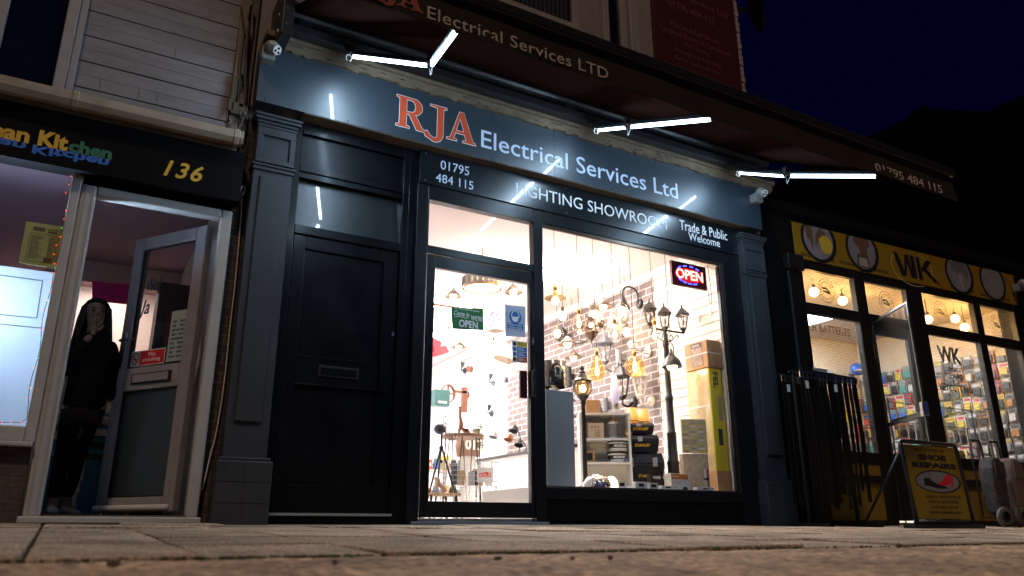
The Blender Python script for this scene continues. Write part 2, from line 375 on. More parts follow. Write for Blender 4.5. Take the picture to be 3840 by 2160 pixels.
# ------------------------------------------------------------------ electrical shop building
shop = thing('shop_building', (3.5, 0.3, 0), 'dark grey two storey electrical shop with lit glass front under a wide awning', 'shop')
b = MB()
b.box(.80, 6.17, .03, .33, 3.0, 8.0); b.build('upper_wall', RENDER, shop)
MB().box(.80, 1.0, .035, .3, -.02, 3.0).build('side_wall', PIERB, shop)
MB().box(6.0, 6.17, .035, .3, -.02, 3.0).build('side_wall', PIERB, shop)
# brick return of the upper wall at the right corner
b = MB()
for k in range(24): b.box(6.09, 6.172+.006*(k % 2), .012+.004*(k % 3), .028, 4.2+k*.075, 4.267+k*.075)
b.build('corner_bricks', mat('painted_brick', (.30, .27, .26), .9, noise=.2, nscale=20), shop, bevel=.004)
# upper windows
def upwin(x0, x1, z0, z1, nm=None):
    f = MB()
    t = .075
    f.box(x0-t, x0, -.035, .03, z0-t, z1); f.box(x1, x1+t, -.035, .03, z0-t, z1); f.box(x0, x1, -.035, .03, z0-t, z0)
    f.box(x0-t-.01, x1+t+.01, -.075, .028, z0-t-.03, z0-t)
    o = f.build('window', UPVCW, shop, bevel=.006)
    MB().box(x0, x1, .004, .028, z0, z1).build('pane', DARKGLASS, o)
    return o
p = U(2143, 94, 0); q = U(1895, 5, 0)
w1 = upwin(q.x, p.x, p.z, 6.4)
c = MB()
for i in range(14):
    x = q.x+.03+i*(p.x-q.x-.06)/14; c.box(x, x+.035, .0005, .0035, p.z+.01, 6.4)
c.build('net_curtain', mat('curtain_blue', (.012, .014, .028), .9), w1)
p2 = U(2336, 186, 0); q2 = U(2280, 10, 0)
upwin(q2.x-.02, p2.x-.03, p2.z, 6.4)
MB().box(p2.x+.07, p2.x+.19, -.06, .028, 3.9, 7.0).build('corner_post', UPVCW, shop, bevel=.01)
# cornice with peeling paint above the fascia
FLK = mat('bare_timber', (.035, .026, .018), .95)
b = MB(); b.box(.86, 6.2, -.17, .03, 3.44, 3.50); b.box(.84, 6.21, -.20, .03, 3.50, 3.545); nf = len(b.bm.faces)
for i in range(22):   # flakes of lost paint, part of the cornice surface
    x = random.uniform(.95, 6.1); L = random.choice((.02, .04, .09)); n = 7; z0 = random.uniform(3.445, 3.49)
    b.prism([(x+L*math.cos(6.28*k/n)*random.uniform(.5, 1), -.1715, z0+.009*math.sin(6.28*k/n)*random.uniform(.4, 1)) for k in range(n)], (0, .002, 0))
b.bm.faces.ensure_lookup_table()
for f in b.bm.faces[nf:]: f.material_index = 1
cor = b.build('cornice', [CREAM, FLK], shop)
b = MB()   # ragged lower lip
for i in range(110):
    x = .9+i*.048; b.box(x, x+.05, -.165+random.uniform(-.003, .003), -.13, 3.44-random.choice((.004, .008, .014, .022)), 3.4395)
b.build('ragged_edge', CREAM, cor)

# pilasters
def pilaster(x0, x1, mirror):
    b = MB(); y = -.095
    FB(b, x0, x1, .39, 2.95, y, .03)
    root = b.build('pilaster', SLATE, shop, bevel=.004)
    xa, za = at(x0, .40, y); xb, zb = at(x1, 2.945, y); w_ = xb-xa
    b = MB(); b.box(xa-.035, xb+.035, y-.05, .028, -.03, za-.004); b.build('plinth', mat('plinth_tile', (.034, .036, .042), .5, spec=.3, noise=.25, nscale=6, bump=.2, bscale=20), root, bevel=.008)
    b = MB()
    for k in (1, 2): b.box(xa-.036, xb+.036, y-.0525, y-.0495, za*k/3-.003, za*k/3-.001)
    b.box(xa+w_*.5, xa+w_*.5+.002, y-.0525, y-.0495, 0, za-.01)
    b.build('tile_joint', mat('tile_joint', (.03, .033, .038), .8), root)
    # capital: cove moulding
    b = MB()
    for k, (e, zz0, zz1) in enumerate(((.006, -.10, -.075), (.014, -.075, -.05), (.028, -.05, -.024), (.036, -.024, 0))): b.box(xa-e, xb+e, y-e, .026, zb+zz0, zb+zz1)
    b.build('capital', SLATE, root, bevel=.008)
    b = MB(); b.box(xa-.016, xb+.016, y-.02, .024, zb-.42, zb-.40); b.box(xa-.008, xb+.008, y-.012, .024, zb-.45, zb-.42); b.build('band', SLATE, root, bevel=.006)
    b = MB()
    def rim(u0, u1, z0, z1, t, d):
        b.box(u0, u1, y-d, y+.002, z0, z0+t); b.box(u0, u1, y-d, y+.002, z1-t, z1); b.box(u0, u0+t, y-d, y+.002, z0+t, z1-t); b.box(u1-t, u1, y-d, y+.002, z0+t, z1-t)
    rim(xa+.002, xb-.002, zb-.39, zb-.13, .04, .016)
    b.build('upper_panel_rim', SLATE, root, bevel=.003)
    b = MB(); b.box(xa+.05, xb-.06, y-.018, y+.002, .64, 2.40); b.build('raised_panel', SLATE, root, bevel=.006)
    b = MB(); b.box(xa-.02, xb+.02, y-.03, .02, za-.004, za+.02); b.build('plinth_cap', SLATE, root, bevel=.006)
pilaster(.885, 1.17, 0); pilaster(5.84, 6.15, 1)

# soffit of the projecting fascia
x0, z0 = at(1.16, 3.02, -.14)
MB().box(1.18, 5.80, -.135, .028, 2.958, 2.995).build('fascia_soffit', SOFFIT, shop, bevel=.004)

# left hand side door set
b = MB()
for a, c, e, f in ((1.165, 1.215, 0, 2.95), (2.045, 2.10, 0, 2.95), (1.215, 2.045, 2.86, 2.95), (1.215, 2.045, 2.545, 2.60), (1.215, 2.045, 2.045, 2.115)): b.box(a, c, -.012, .06, e, f)
fr = b.build('door_frame', BLACKP, shop, bevel=.004)
MB().box(1.215, 2.045, .015, .045, 2.60, 2.86).build('top_panel', BLACKP, fr)
MB().hexa([(1.215, .016, 2.115), (2.045, .016, 2.115), (2.045, .054, 2.545), (1.215, .054, 2.545), (1.215, .022, 2.115), (2.045, .022, 2.115), (2.045, .060, 2.545), (1.215, .060, 2.545)]).build('fanlight', mat('fanlight_glass', (.020, .026, .026), .30, coat=.9, coatr=.02, noise=.4, nscale=3), fr)
MB().box(1.215, 2.045, .001, .045, 2.5, 2.545).build('fanlight_bead', BLACKP, fr)
b = MB(); X0, X1, Z0, Z1 = 1.22, 2.04, .075, 2.04
for a, c, e, f in ((X0, X0+.09, Z0, Z1), (X1-.12, X1, Z0, Z1), (X0+.09, X1-.12, Z1-.10, Z1), (X0+.09, X1-.12, .94, 1.14), (X0+.09, X1-.12, Z0, Z0+.18)): b.box(a, c, .004, .05, e, f)
dr = b.build('door', BLACKP, shop, bevel=.004)
b = MB(); b.box(X0+.09, X1-.12, .022, .044, Z0+.18, .94); b.box(X0+.09, X1-.12, .022, .044, 1.14, Z1-.10); b.build('recessed_panel', BLACKP, dr)
b = MB(); b.box(1.30, 1.95, .001, .0045, 1.13, 1.143); b.box(1.30, 1.95, .001, .0045, .935, .945); b.build('bead', BLACKP, dr, bevel=.002)
b = MB(); b.box(1.47, 1.77, -.004, .0035, 1.005, 1.085); lp = b.build('letter_plate', BLACKM, dr, bevel=.006)
MB().box(1.49, 1.75, -.008, -.0035, 1.02, 1.07).build('flap', BLACKP, lp, bevel=.004)
MB().box(1.925, 1.99, -.008, .0035, .93, 1.17).build('pull_plate', BLACKP, dr, bevel=.008)
b = MB(); b.cyl((2.015, -.006, 1.375), (2.015, .004, 1.375), .013); b.box(2.008, 2.022, -.010, -.004, 1.36, 1.392); b.build('lock', STEEL, dr)
MB().box(1.2, 2.06, -.03, .04, .055, .072).build('threshold_strip', mat('bright_sill', (.42, .45, .42), .4, metal=.6), shop)
MB().box(1.16, 2.12, -.02, .06, -.02, .053).build('door_step', BLACKP, shop)

# post between the door and the shop front
MB().box(2.10, 2.165, -.006, .05, 0, 2.955).build('post', BLACKP, shop, bevel=.003)
b = MB(); b.box(2.165, 2.262, -.03, .05, 0, 2.66); b.box(2.165, 2.262, .03, .05, 2.66, 2.955); b.build('post', ALU, shop, bevel=.004)
# glass door, transom and display window frames
b = MB()
for a, c, e, f in ((3.26, 3.355, .0, 2.66), (2.262, 3.26, 2.535, 2.66), (2.262, 3.26, 2.075, 2.125)): b.box(a, c, -.03, .05, e, f)
ff = b.build('shopfront_frame', ALU, shop, bevel=.004)
MB().box(2.262, 3.26, .008, .014, 2.125, 2.535).build('transom_pane', GLASS, ff)
b = MB(); b.box(2.262, 3.26, -.022, -.002, 2.125, 2.14); b.box(2.262, 2.275, -.022, -.002, 2.14, 2.535); b.build('bead', ALU, ff)
b = MB(); a0, a1, e0, e1 = 2.275, 3.255, .05, 2.068
for a, c, e, f in ((a0, 2.345, e0, e1), (3.222, a1, e0, e1), (2.345, 3.222, 1.965, e1), (2.345, 3.222, e0, .165)): b.box(a, c, -.018, .03, e, f)
gd = b.build('glass_door', ALU, shop, bevel=.004)
MB().box(2.345, 3.222, .004, .010, .165, 1.965).build('pane', GLASS, gd)
b = MB(); b.box(3.225, 3.256, -.060, -.0185, 1.0, 1.21); b.build('handle', BLACKM, gd, bevel=.006)
b = MB(); b.box(3.155, 3.222, .034, .06, .99, 1.22); b.build('handle', mat('maroon_plate', (.06, .008, .01), .4), gd, bevel=.004)
b = MB(); b.cyl((3.245, -.028, 1.46), (3.245, -.018, 1.46), .011); b.box(3.24, 3.25, -.032, -.026, 1.43, 1.49); b.build('lock', STEEL, gd)
MB().box(2.20, 3.36, -.055, .05, .0, .022).build('threshold', mat('alu_threshold', (.5, .52, .55), .35, metal=.8), shop, bevel=.003)
b = MB()
for a, c, e, f in ((5.50, 5.80, 0, 2.66), (3.355, 5.50, 2.545, 2.66), (3.355, 5.50, .20, .285)): b.box(a, c, -.03, .05, e, f)
wf = b.build('display_window', ALU, shop, bevel=.004)
MB().box(3.355, 5.50, .008, .014, .285, 2.545).build('pane', GLASS, wf)
BRZ = mat('bronze_bead', (.10, .075, .055), .28, metal=.7)
b = MB(); b.box(3.355, 5.50, -.022, .006, 2.51, 2.545); b.box(5.465, 5.50, -.022, .006, .285, 2.51); b.box(3.355, 5.465, -.022, .006, .285, .30); b.build('bead', BRZ, wf, bevel=.003)
MB().box(5.43, 5.452, -.030, .006, .30, 2.50).build('bead', ALU, wf, bevel=.002)
MB().box(3.36, 5.80, -.01, .05, -.02, .20).build('stall_riser', BLACKP, shop, bevel=.003)

# interior shell
WALLI = mat('white_wall', (.80, .775, .77), .7)
CEILI = mat('white_ceiling', (.80, .74, .75), .8)
MB().box(2.1, 5.75, .06, 8.0, .0, .045).build('interior_floor', mat('pale_floor', (.72, .70, .70), .4, noise=.1), shop)
MB().box(2.1, 5.75, .06, 8.1, 2.85, 2.95).build('interior_ceiling', CEILI, shop)
MB().box(2.1, 5.75, 8.0, 8.1, .045, 2.85).build('interior_wall', WALLI, shop)
MB().box(2.06, 2.16, .06, 8.0, .045, 2.85).build('interior_wall', WALLI, shop)
MB().box(5.62, 5.75, .06, 8.0, .045, 2.85).build('interior_wall', WALLI, shop)
MB().box(3.40, 5.62, .06, 1.15, .045, .305).build('display_platform', mat('platform_white', (.7, .68, .66), .5), shop)
b = MB(); z = .31
while z < 2.8:
    b.box(5.603, 5.62, .052, 1.155, z, z+.092); z += .1
b.build('slatwall', mat('slatwall_white', (.80, .77, .75), .5), shop)
WPB = brickmat('brick_wallpaper', 1, (.095, .070, .066), (.135, .10, .095), (.44, .41, .42), .25, .083, .017, .15, .7)
MB().box(5.600, 5.6195, 1.158, 4.6, .31, 2.75).build('brick_wallpaper', WPB, shop)
MB().box(5.57, 5.6195, 4.6, 8.0, 2.70, 2.78).build('coving', WALLI, shop)

# fascia sign
sx0, sz0 = at(.87, 2.995, -.14); sx1, sz1 = at(6.215, 3.52, -.14)
fs = thing('shop_sign', (3.5, -.14, 2.97), 'wide slate blue fascia board with red initials and pale lettering above the shop front', 'shop sign')
bx0, bz0 = U(957, 400, -.14).x, 2.965
bx1 = U(2861, 868, -.14).x
MB().box(bx0, bx1, -.14, .028, bz0, 3.445).build('board', FASCIA, fs, bevel=.002)
b = MB()
for k in range(9): b.cyl((bx0+.06+k*(bx1-bx0-.12)/8, -.1425, bz0+.022), (bx0+.06+k*(bx1-bx0-.12)/8, -.139, bz0+.022), .007, seg=10); b.cyl((bx0+.06+k*(bx1-bx0-.12)/8, -.1425, 3.425), (bx0+.06+k*(bx1-bx0-.12)/8, -.139, 3.425), .007, seg=10)
b.build('fixing_screws', BLACKM, fs)
j = U(2078, 600, -.14).x; MB().box(j, j+.0025, -.1412, -.1398, bz0+.002, 3.443).build('panel_joint', mat('joint_dark', (.012, .015, .02), .8), fs)
tf = FLAT(-.1405)
def bb(l, r, t, bt, y):   # text box from measured corners: left top, right, left bottom
    a = U(*l, y); c = U(*r, y); e = U(*t, y); g = U(*bt, y); return (a.x, c.x, g.z, e.z)
y = -.1405
RP = [[(0, 0), (.46, 0), (.46, .05), (.35, .075), (.35, .46), (.44, .46), (.72, .0), (1.02, 0), (1.02, .05), (.93, .08), (.66, .49)]+[(.62+.28*math.cos(R(a)), .735+.265*math.sin(R(a))) for a in range(-68, 91, 13)]+[(0, 1), (0, .95), (.11, .925), (.11, .075), (0, .05)],
      [(.35, .53), (.35, .93), (.52, .93)]+[(.52+.15*math.cos(R(a)), .73+.20*math.sin(R(a))) for a in range(85, -91, -15)]]
JP = [[(.18, 1), (.78, 1), (.78, .95), (.66, .925), (.66, .12)]+[(.36+.30*math.cos(R(a)), .08+.30*math.sin(R(a))) for a in range(0, -140, -14)]+[(.02, -.10), (-.03, .02), (.08, .09), (.2, -.04)]+[(.33+.11*math.cos(R(a)), .0+.10*math.sin(R(a))) for a in range(-100, 1, 20)]+[(.44, .1), (.44, .925), (.18, .95)]]
AP = [[(0, 0), (.36, 0), (.36, .05), (.25, .075), (.31, .27), (.66, .27), (.73, .075), (.60, .05), (.60, 0), (1.08, 0), (1.08, .05), (.98, .075), (.62, 1), (.46, 1), (.12, .075), (0, .05)],
      [(.335, .35), (.635, .35), (.485, .80)]]
def initials(tf, u, v, hgt, parent, m_in, m_out, wscale=1.0, ol=.02):
    pos = [(RP, 0.0), (JP, 1.02), (AP, 1.82)]
    for grp in pos:
        me = outline([[(x+grp[1], yy) for x, yy in q] for q in grp[0]], ext=.0012)
        mo = outline([[(x+grp[1], yy) for x, yy in q] for q in grp[0]], ext=.0006, offset=ol)
        for q, mm, dz in ((mo, m_out, 0.0), (me, m_in, .0016)):
            for vv in q.vertices: vv.co = Vector(tf(u+vv.co.x*hgt*wscale, v+vv.co.y*hgt, vv.co.z+dz))
            link('initial_letter' if mm is m_in else 'letter_outline', q, mm, parent)
a = U(1484, 468, y); e = U(1489, 354, y); g = U(1783, 544, y)
initials(tf, a.x, a.z, (e.z-a.z), fs, RJAR, LETW, (g.x-a.x)/(2.9*(e.z-a.z)), .018)
text('Electrical Services Ltd', (U(1804, 551, y).x, U(2543, 745, y).x, U(1804, 551, y).z, U(1804, 490, y).z+.012), tf, LETB, fs, bold=.002)
# lower black sign
s2 = thing('shop_sign', (4, -.012, 2.67), 'narrow black sign reading lighting showroom under the slate blue fascia', 'shop sign')
b = MB(); b.box(2.17, 5.79, -.045, .028, 2.662, 2.955); b.build('board', BLACKG, s2, bevel=.002)
b = MB()
for x in (2.22, 3.6, 5.74):
    for zz in (2.69, 2.93): b.cyl((x, -.048, zz), (x, -.0445, zz), .006, seg=10)
b.build('screw', STEEL, s2)
y = -.0455; tf = FLAT(y)
def tx(s, lb, lt, rb, parent, m, y, tf, **k):
    p, q, r_ = U(*lb, y), U(*lt, y), U(*rb, y); return text(s, (min(p.x, q.x), r_.x, p.z, q.z), tf, m, parent, **k)
tx('01795', (1653, 634), (1653, 600), (1759, 650), s2, LETB, y, tf)
tx('484 115', (1635, 680), (1635, 648), (1775, 702), s2, LETB, y, tf)
tx('LIGHTING SHOWROOM', (1936, 728), (1936, 684), (2501, 857), s2, LETW, y, tf)
tx('Trade & Public', (2550, 860), (2550, 824), (2727, 891), s2, LETW, y, tf, bold=.004)
tx('Welcome', (2583, 900), (2583, 871), (2700, 924), s2, LETW, y, tf, bold=.004)

# red board on the upper wall
rb = thing('sign_board', (5.45, 0, 4.0), 'dark red services board listing electrical work on the upper wall above the awning', 'sign')
xa = at(4.822, 4.6, -.0)[0]; xb = 6.085
MB().box(xa, xb, -.012, .028, 3.85, 6.4).build('board', mat('red_board', (.050, .006, .006), .5, noise=.1, nscale=3), rb, bevel=.003)
y = -.0125; tf = FLAT(y); DIMP = mat('dim_pink_lettering', (.14, .045, .045), .6)
c4 = lambda x, yy: (1860+x/2.0127, yy/2.0127)
for s_, l, r_, h in (('Services Ltd', (1455, 15), (1745, 132), .085), ('01795 484 115', (1300, 45), (1655, 185), .10), ('Electrical Certificates', (1325, 195), (1690, 330), .07), ('Landlord Electrical Certificates', (1245, 225), (1775, 420), .07),
                     ('PAT Testing', (1425, 360), (1615, 425), .07), ('Emergency Lighting', (1352, 395), (1697, 515), .07), ('Extra Sockets/Lights', (1355, 455), (1705, 570), .07), ('Consumer Unit Replacement', (1278, 495), (1785, 668), .07), ('Full or Part Rewire', (1378, 600), (1700, 690), .07)):
    p, q = U(*c4(*l), y), U(*c4(*r_), y); text(s_, (p.x, q.x, p.z, p.z+h), tf, DIMP, rb)
p = U(*c4(1455, 15), y); text('RJA Electrical', (5.0, p.x-.03, p.z, p.z+.1), tf, DIMP, rb)
# ------------------------------------------------------------------ awning with folding arms and LED tubes
aw = thing('awning', (3.5, -.2, 3.7), 'wide dark folding arm awning with glowing tubes on its arms over the lit shop front', 'awning')
b = MB(); n = 40; yA, zA, yB, zB = -.20, 3.76, -2.06, 2.85
cols = []
for i in range(n+1):
    x = .97+(6.10-.97)*i/n; row = []
    for jj in range(9):
        t = jj/8; s = .035*math.sin(math.pi*t)*(1+.25*math.sin(i*.9)); row.append((x, yA+(yB-yA)*t, zA+(zB-zA)*t-s))
    cols.append(row)
tv = [[b.bm.verts.new(p) for p in r] for r in cols]; bv = [[b.bm.verts.new((p[0], p[1], p[2]-.004)) for p in r] for r in cols]
for i in range(n):
    for jj in range(8):
        b.bm.faces.new((tv[i][jj], tv[i+1][jj], tv[i+1][jj+1], tv[i][jj+1])); b.bm.faces.new((bv[i][jj], bv[i][jj+1], bv[i+1][jj+1], bv[i+1][jj]))
for jj in range(8):
    b.bm.faces.new((tv[0][jj], tv[0][jj+1], bv[0][jj+1], bv[0][jj])); b.bm.faces.new((tv[n][jj], bv[n][jj], bv[n][jj+1], tv[n][jj+1]))
b.build('canopy', CANVAS, aw, smooth=True)
b = MB(); b.box(.94, 6.13, -2.125, -2.05, 2.772, 2.845); b.build('front_bar', BARK, aw, bevel=.014)
b = MB(); G = {}
for i in range(121):
    x = .95+5.15*i/120
    for jj in range(7):
        t = jj/6; ripple = .006*math.sin(x*5.1)*t+.004*math.sin(x*11+1)*t; fl = .05*t*max(0, (x-5.9)/.2)**2
        for s in (0, 1): G[i, jj, s] = b.bm.verts.new((x+fl, -2.088-ripple+.0018*s-.01*t, 2.775-(.218+.003*math.sin(x*4))*t))
for i in range(120):
    for jj in range(6):
        b.bm.faces.new((G[i, jj, 0], G[i+1, jj, 0], G[i+1, jj+1, 0], G[i, jj+1, 0])); b.bm.faces.new((G[i, jj, 1], G[i, jj+1, 1], G[i+1, jj+1, 1], G[i+1, jj, 1]))
b.build('valance', VALANCE, aw, smooth=True)
b = MB(); b.box(.97, 6.10, -.33, -.24, 3.50, 3.57); b.cyl((.96, -.20, 3.74), (6.11, -.20, 3.74), .055, seg=14)
for x in (1.1, 3.5, 5.95): b.box(x-.05, x+.05, -.30, .025, 3.56, 3.64)
b.build('torsion_bar', BARK, aw, bevel=.004)
b = MB(); b.box(.955, 6.12, -.24, .025, 3.80, 3.83); b.box(.955, 6.12, .005, .025, 3.62, 3.80); b.build('hood', BARK, aw, bevel=.004)
b = MB(); b.box(.90, .985, -.42, .02, 3.40, 3.86); b.build('end_bracket', BARK, aw, bevel=.01)
b = MB()
for zz in (3.48, 3.62, 3.75): b.cyl((.894, -.3, zz), (.90, -.3, zz), .012); b.cyl((.93, -.426, zz), (.93, -.42, zz), .010)
b.build('bolt', STEEL, aw)
VT = mat('valance_lettering', (.44, .39, .37), .7); VR = mat('valance_red', (.28, .045, .02), .7); VO = mat('valance_cream', (.34, .26, .19), .7)
y = -2.101; tf = FLAT(y)
a = U(1602, 78, y); c = U(2281, 296, y)
text('Electrical Services LTD', (a.x, c.x, 2.577, 2.655), tf, VT, aw, space=1.05)
initials(tf, .93, 2.595, .115, aw, VR, VO, (1.312-.93)/(2.9*.115), .02)
a = U(3285, 640, y); c = U(3537, 735, y); text('01795 484 115', (a.x, c.x, 2.578, 2.65), tf, VT, aw)
ARMS = [((1.44, -.42, 3.37), (1.76, -1.18, 2.95), (1.607, -1.9, 2.715)), ((3.694, -.45, 3.352), (3.388, -1.23, 2.913), (3.56, -1.925, 2.68)), ((5.422, -.45, 3.35), (4.973, -1.36, 2.823), (5.31, -1.94, 2.655))]
for s, e, f in ARMS:
    s, e, f = Vector(s), Vector(e), Vector(f); o3 = Vector((0, 0, .032))
    b = MB(); sh = Vector((s.x+(s.x-e.x)*.06, -.29, s.z+.16))
    b.tube([sh, s+o3*1.3], .028, 8); b.cyl(s+o3+Vector((0, 0, -.012)), s+o3+Vector((0, 0, .05)), .034)
    b.tube([s+o3, e+o3], .022, 8); b.cyl(e+o3+Vector((0, 0, -.016)), e+o3+Vector((0, 0, .045)), .032)
    g = Vector((f.x+(f.x-e.x)*.10, -2.05, 2.79)); b.tube([e+o3, f+o3*1.2, g], .019, 8)
    b.box(g.x-.04, g.x+.04, -2.056, -2.03, 2.765, 2.815)
    arm = b.build('folding_arm', BARK, aw)
    d1 = (e-s).normalized(); d2 = (f-e).normalized()
    for p, q in ((s+d1*.01, e-d1*.035), (e+d2*.035, f)):
        t = MB(); t.cyl(p, q, .0115, seg=16); t.build('led_tube', LED, arm)
        t = MB(); dd = (q-p).normalized(); t.cyl(p-dd*.014, p, .0135, seg=10); t.cyl(q, q+dd*.014, .0135, seg=10)
        sv = dd.cross(Vector((0, 0, 1))).normalized()*.019; uz = Vector((0, 0, .0118)); uh = Vector((0, 0, .007)); t.hexa([p-sv+uz, q-sv+uz, q+sv+uz, p+sv+uz, p-sv+uz+uh, q-sv+uz+uh, q+sv+uz+uh, p+sv+uz+uh]); t.build('tube_holder', BARK, arm)  # end caps, plus a plate added to block upward light to the canvas
    t = MB(); pts = []
    for k in range(11):
        an = R(-60+k*30); pts.append(s+Vector((-.03-.02*math.cos(an), .0, -.01+.03*math.sin(an)-.01)))
    t.tube(pts, .003, 5); t.tube([e-d1*.02+Vector((0, 0, .01)), e+Vector((-.005, 0, -.07)), e+Vector((.004, 0, -.055)), e+d2*.03], .003, 5)
    t.build('cable', WCAB, arm)

# ------------------------------------------------------------------ cctv cameras and dish
def cctv(loc, face, lab):
    c = thing('cctv_camera', loc, lab, 'camera', 'cctv cameras on the shop fronts'); x, y, z = loc; f = Vector(face).normalized()
    CCW = mat('camera_white', (.17, .17, .165), .45)
    MB().box(x-.05, x+.05, y-.05, y+.05, z, z+.10).build('mount_box', CCW, c, bevel=.01)
    h = Vector((x, y-.045, z+.10))+f*.03; MB().ball(h, .058, seg=20, ring=14).build('turret', CCW, c, smooth=True)
    MB().cyl(h+f*.052, h+f*.066, .036, seg=20).build('face_plate', mat('camera_grey', (.45, .44, .42), .4), c)
    s = f.cross(Vector((0, 0, 1))).normalized(); upv = s.cross(f)
    b = MB()
    for u_, v_ in ((0, .014), (-.016, -.012), (.016, -.012)): p = h+s*u_+upv*v_; b.cyl(p+f*.064, p+f*.069, .0095, seg=12)
    b.build('lens', mat('lens_black', (.004, .004, .005), .08), c)
    return c
p = U(1000, 232, -.17); cctv((p.x, -.17, p.z), (.45, -.6, -.45), 'white turret camera at the left end of the peeling cornice')
p = U(2838, 762, -.19); cctv((p.x, -.19, p.z), (-.1, -.75, -.35), 'white turret camera at the right end of the slate fascia')
p = UW(3817, 1092, .1); cctv((p.x+.02, p.y, p.z), (-.25, -.8, -.3), 'dim white turret camera beside the end of the yellow shop sign')
dsh = thing('satellite_dish', (6.3, .25, 5.3), 'black satellite dish on the right edge of the upper wall against the sky', 'satellite dish')
p = U(2806, 40, .2); b = MB(); b.lathe([(.0, .0), (.12, .008), (.22, .03), (.30, .06), (.305, .064), (.22, .036), (.12, .014), (0, .006)], (p.x+.02, .18, p.z), 28, (.75, -.6, .25)); b.build('reflector', BLACKM, dsh, smooth=True)
q = U(2800, 112, .2); b = MB(); b.tube([(6.1, .2, q.z), (6.28, .15, q.z)], .015); b.cyl((6.26, .15, q.z-.04), (6.26, .15, q.z+.05), .03); b.tube([(p.x, .2, p.z), (6.2, .2, p.z-.1), (6.15, .2, p.z-.2)], .02); b.build('bracket', BLACKM, dsh)

# ------------------------------------------------------------------ cafe building on the left
kb_ = thing('cafe_building', (-1.0, .2, 0), 'pale clad cafe building with white frames and an open door on the left', 'cafe')
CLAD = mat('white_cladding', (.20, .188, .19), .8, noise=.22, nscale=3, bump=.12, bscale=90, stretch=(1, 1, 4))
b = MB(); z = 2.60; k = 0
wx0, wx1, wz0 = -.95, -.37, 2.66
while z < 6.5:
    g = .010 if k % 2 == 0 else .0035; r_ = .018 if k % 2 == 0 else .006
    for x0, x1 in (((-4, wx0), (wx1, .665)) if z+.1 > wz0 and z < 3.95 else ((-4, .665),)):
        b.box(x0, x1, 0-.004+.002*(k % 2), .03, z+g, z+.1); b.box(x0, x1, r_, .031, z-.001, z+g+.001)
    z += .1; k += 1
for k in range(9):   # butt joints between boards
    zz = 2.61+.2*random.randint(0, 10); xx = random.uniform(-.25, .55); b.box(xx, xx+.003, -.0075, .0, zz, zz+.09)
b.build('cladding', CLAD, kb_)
MB().box(-4, .665, .034, .2, 2.35, 6.5).build('upper_wall', mat('dark_backing', (.03, .027, .025), .9), kb_)
p0, p1 = U(37, 15, -.02), U(250, 60, -.02); gb = U(190, 346, -.02)
f = MB(); t = .07
f.box(p1.x, p1.x+t, -.045, .03, gb.z-t, 3.95); f.box(p0.x-t, p0.x, -.045, .03, gb.z-t, 3.95); f.box(p0.x, p1.x, -.045, .03, gb.z-t, gb.z); f.box(p0.x, p1.x, -.045, .03, 3.9, 3.95)
o = f.build('window', UPVCW, kb_, bevel=.006)
f = MB(); f.box(p1.x+t, p1.x+t+.045, -.03, .03, gb.z-t-.03, 3.95); f.box(p0.x-t-.045, p0.x-t, -.03, .03, gb.z-t-.03, 3.95); f.box(p0.x-t-.045, p1.x+t+.045, -.055, .03, gb.z-t-.045, gb.z-t); f.build('trim', UPVCW, o, bevel=.004)
MB().box(p0.x, p1.x, -.005, .03, gb.z, 3.9).build('pane', DARKGLASS, o)
TRIM = mat('weathered_trim', (.19, .15, .11), .8, noise=.35, nscale=7, bump=.2)
MB().box(.668, .735, -.02, .05, 2.66, 6.5).build('corner_trim', TRIM, kb_, bevel=.006)
MB().box(.737, .798, .0, .2, 2.66, 6.5).build('party_wall', mat('stained_render', (.13, .10, .075), .95, noise=.5, nscale=6, bump=.6, bscale=40), kb_)
# gutter
GUT = mat('gutter_plastic', (.34, .28, .21), .5, noise=.25, nscale=6)
b = MB(); gy0, gy1 = -.20, -.09
prof = [(gy1, 2.66), (gy1, 2.60), (gy1-.02, 2.575), (gy0+.03, 2.568), (gy0, 2.60), (gy0-.004, 2.655), (gy0+.008, 2.655), (gy0+.01, 2.61), (gy1-.03, 2.59), (gy1-.008, 2.61), (gy1-.008, 2.66)]
b.prism([(-4, yy, zz) for yy, zz in prof], (4.74, 0, 0)); gt = b.build('gutter', GUT, kb_, bevel=.003)
b = MB()
for x in (-.30, .70):
    b.prism([(x, yy-(.005 if yy < -.15 else -.003), zz-.005*(zz < 2.6)) for yy, zz in prof[:6]]+[(x, gy0, 2.665), (x, gy1, 2.665)], (.035, 0, 0))
b.prism([(.742, yy, zz) for yy, zz in prof[:6]], (.02, 0, 0)); b.build('joint_bracket', GUT, gt, bevel=.003)
MB().box(-4, .74, -.085, .03, 2.55, 2.60).build('fascia_board', TRIM, kb_)
# door and window frames
def fbox(lst, y0=-.03, y1=.045):
    b = MB()
    for a, c, e, g in lst: b.box(a, c, y0, y1, e, g)
    return b
fbox([(-.225, -.165, .45, 2.18), (-4, -.225, .45, .545)]).build('window_frame', UPVC, kb_, bevel=.01)
MB().box(-4, -.175, -.07, .045, .425, .452).build('window_sill', UPVC, kb_, bevel=.006)
MB().box(-4, -.178, -.012, .12, -.02, .425).build('low_brick_wall', brickmat('brown_brick', 0, (.075, .048, .034), (.045, .03, .023), (.06, .05, .042)), kb_)
df = fbox([(-.163, -.075, .035, 2.11), (.70, .775, .035, 2.11), (-.075, .70, 2.045, 2.11)], -.035, .06).build('door_frame', UPVC, kb_, bevel=.014, seg=3)
fbox([(-.098, -.092, .04, 2.05), (-.14, -.135, .04, 2.10)], -.0385, -.034).build('bead', mat('frame_shadow_line', (.3, .3, .28), .6), df)  # thin grey lines along the left jamb
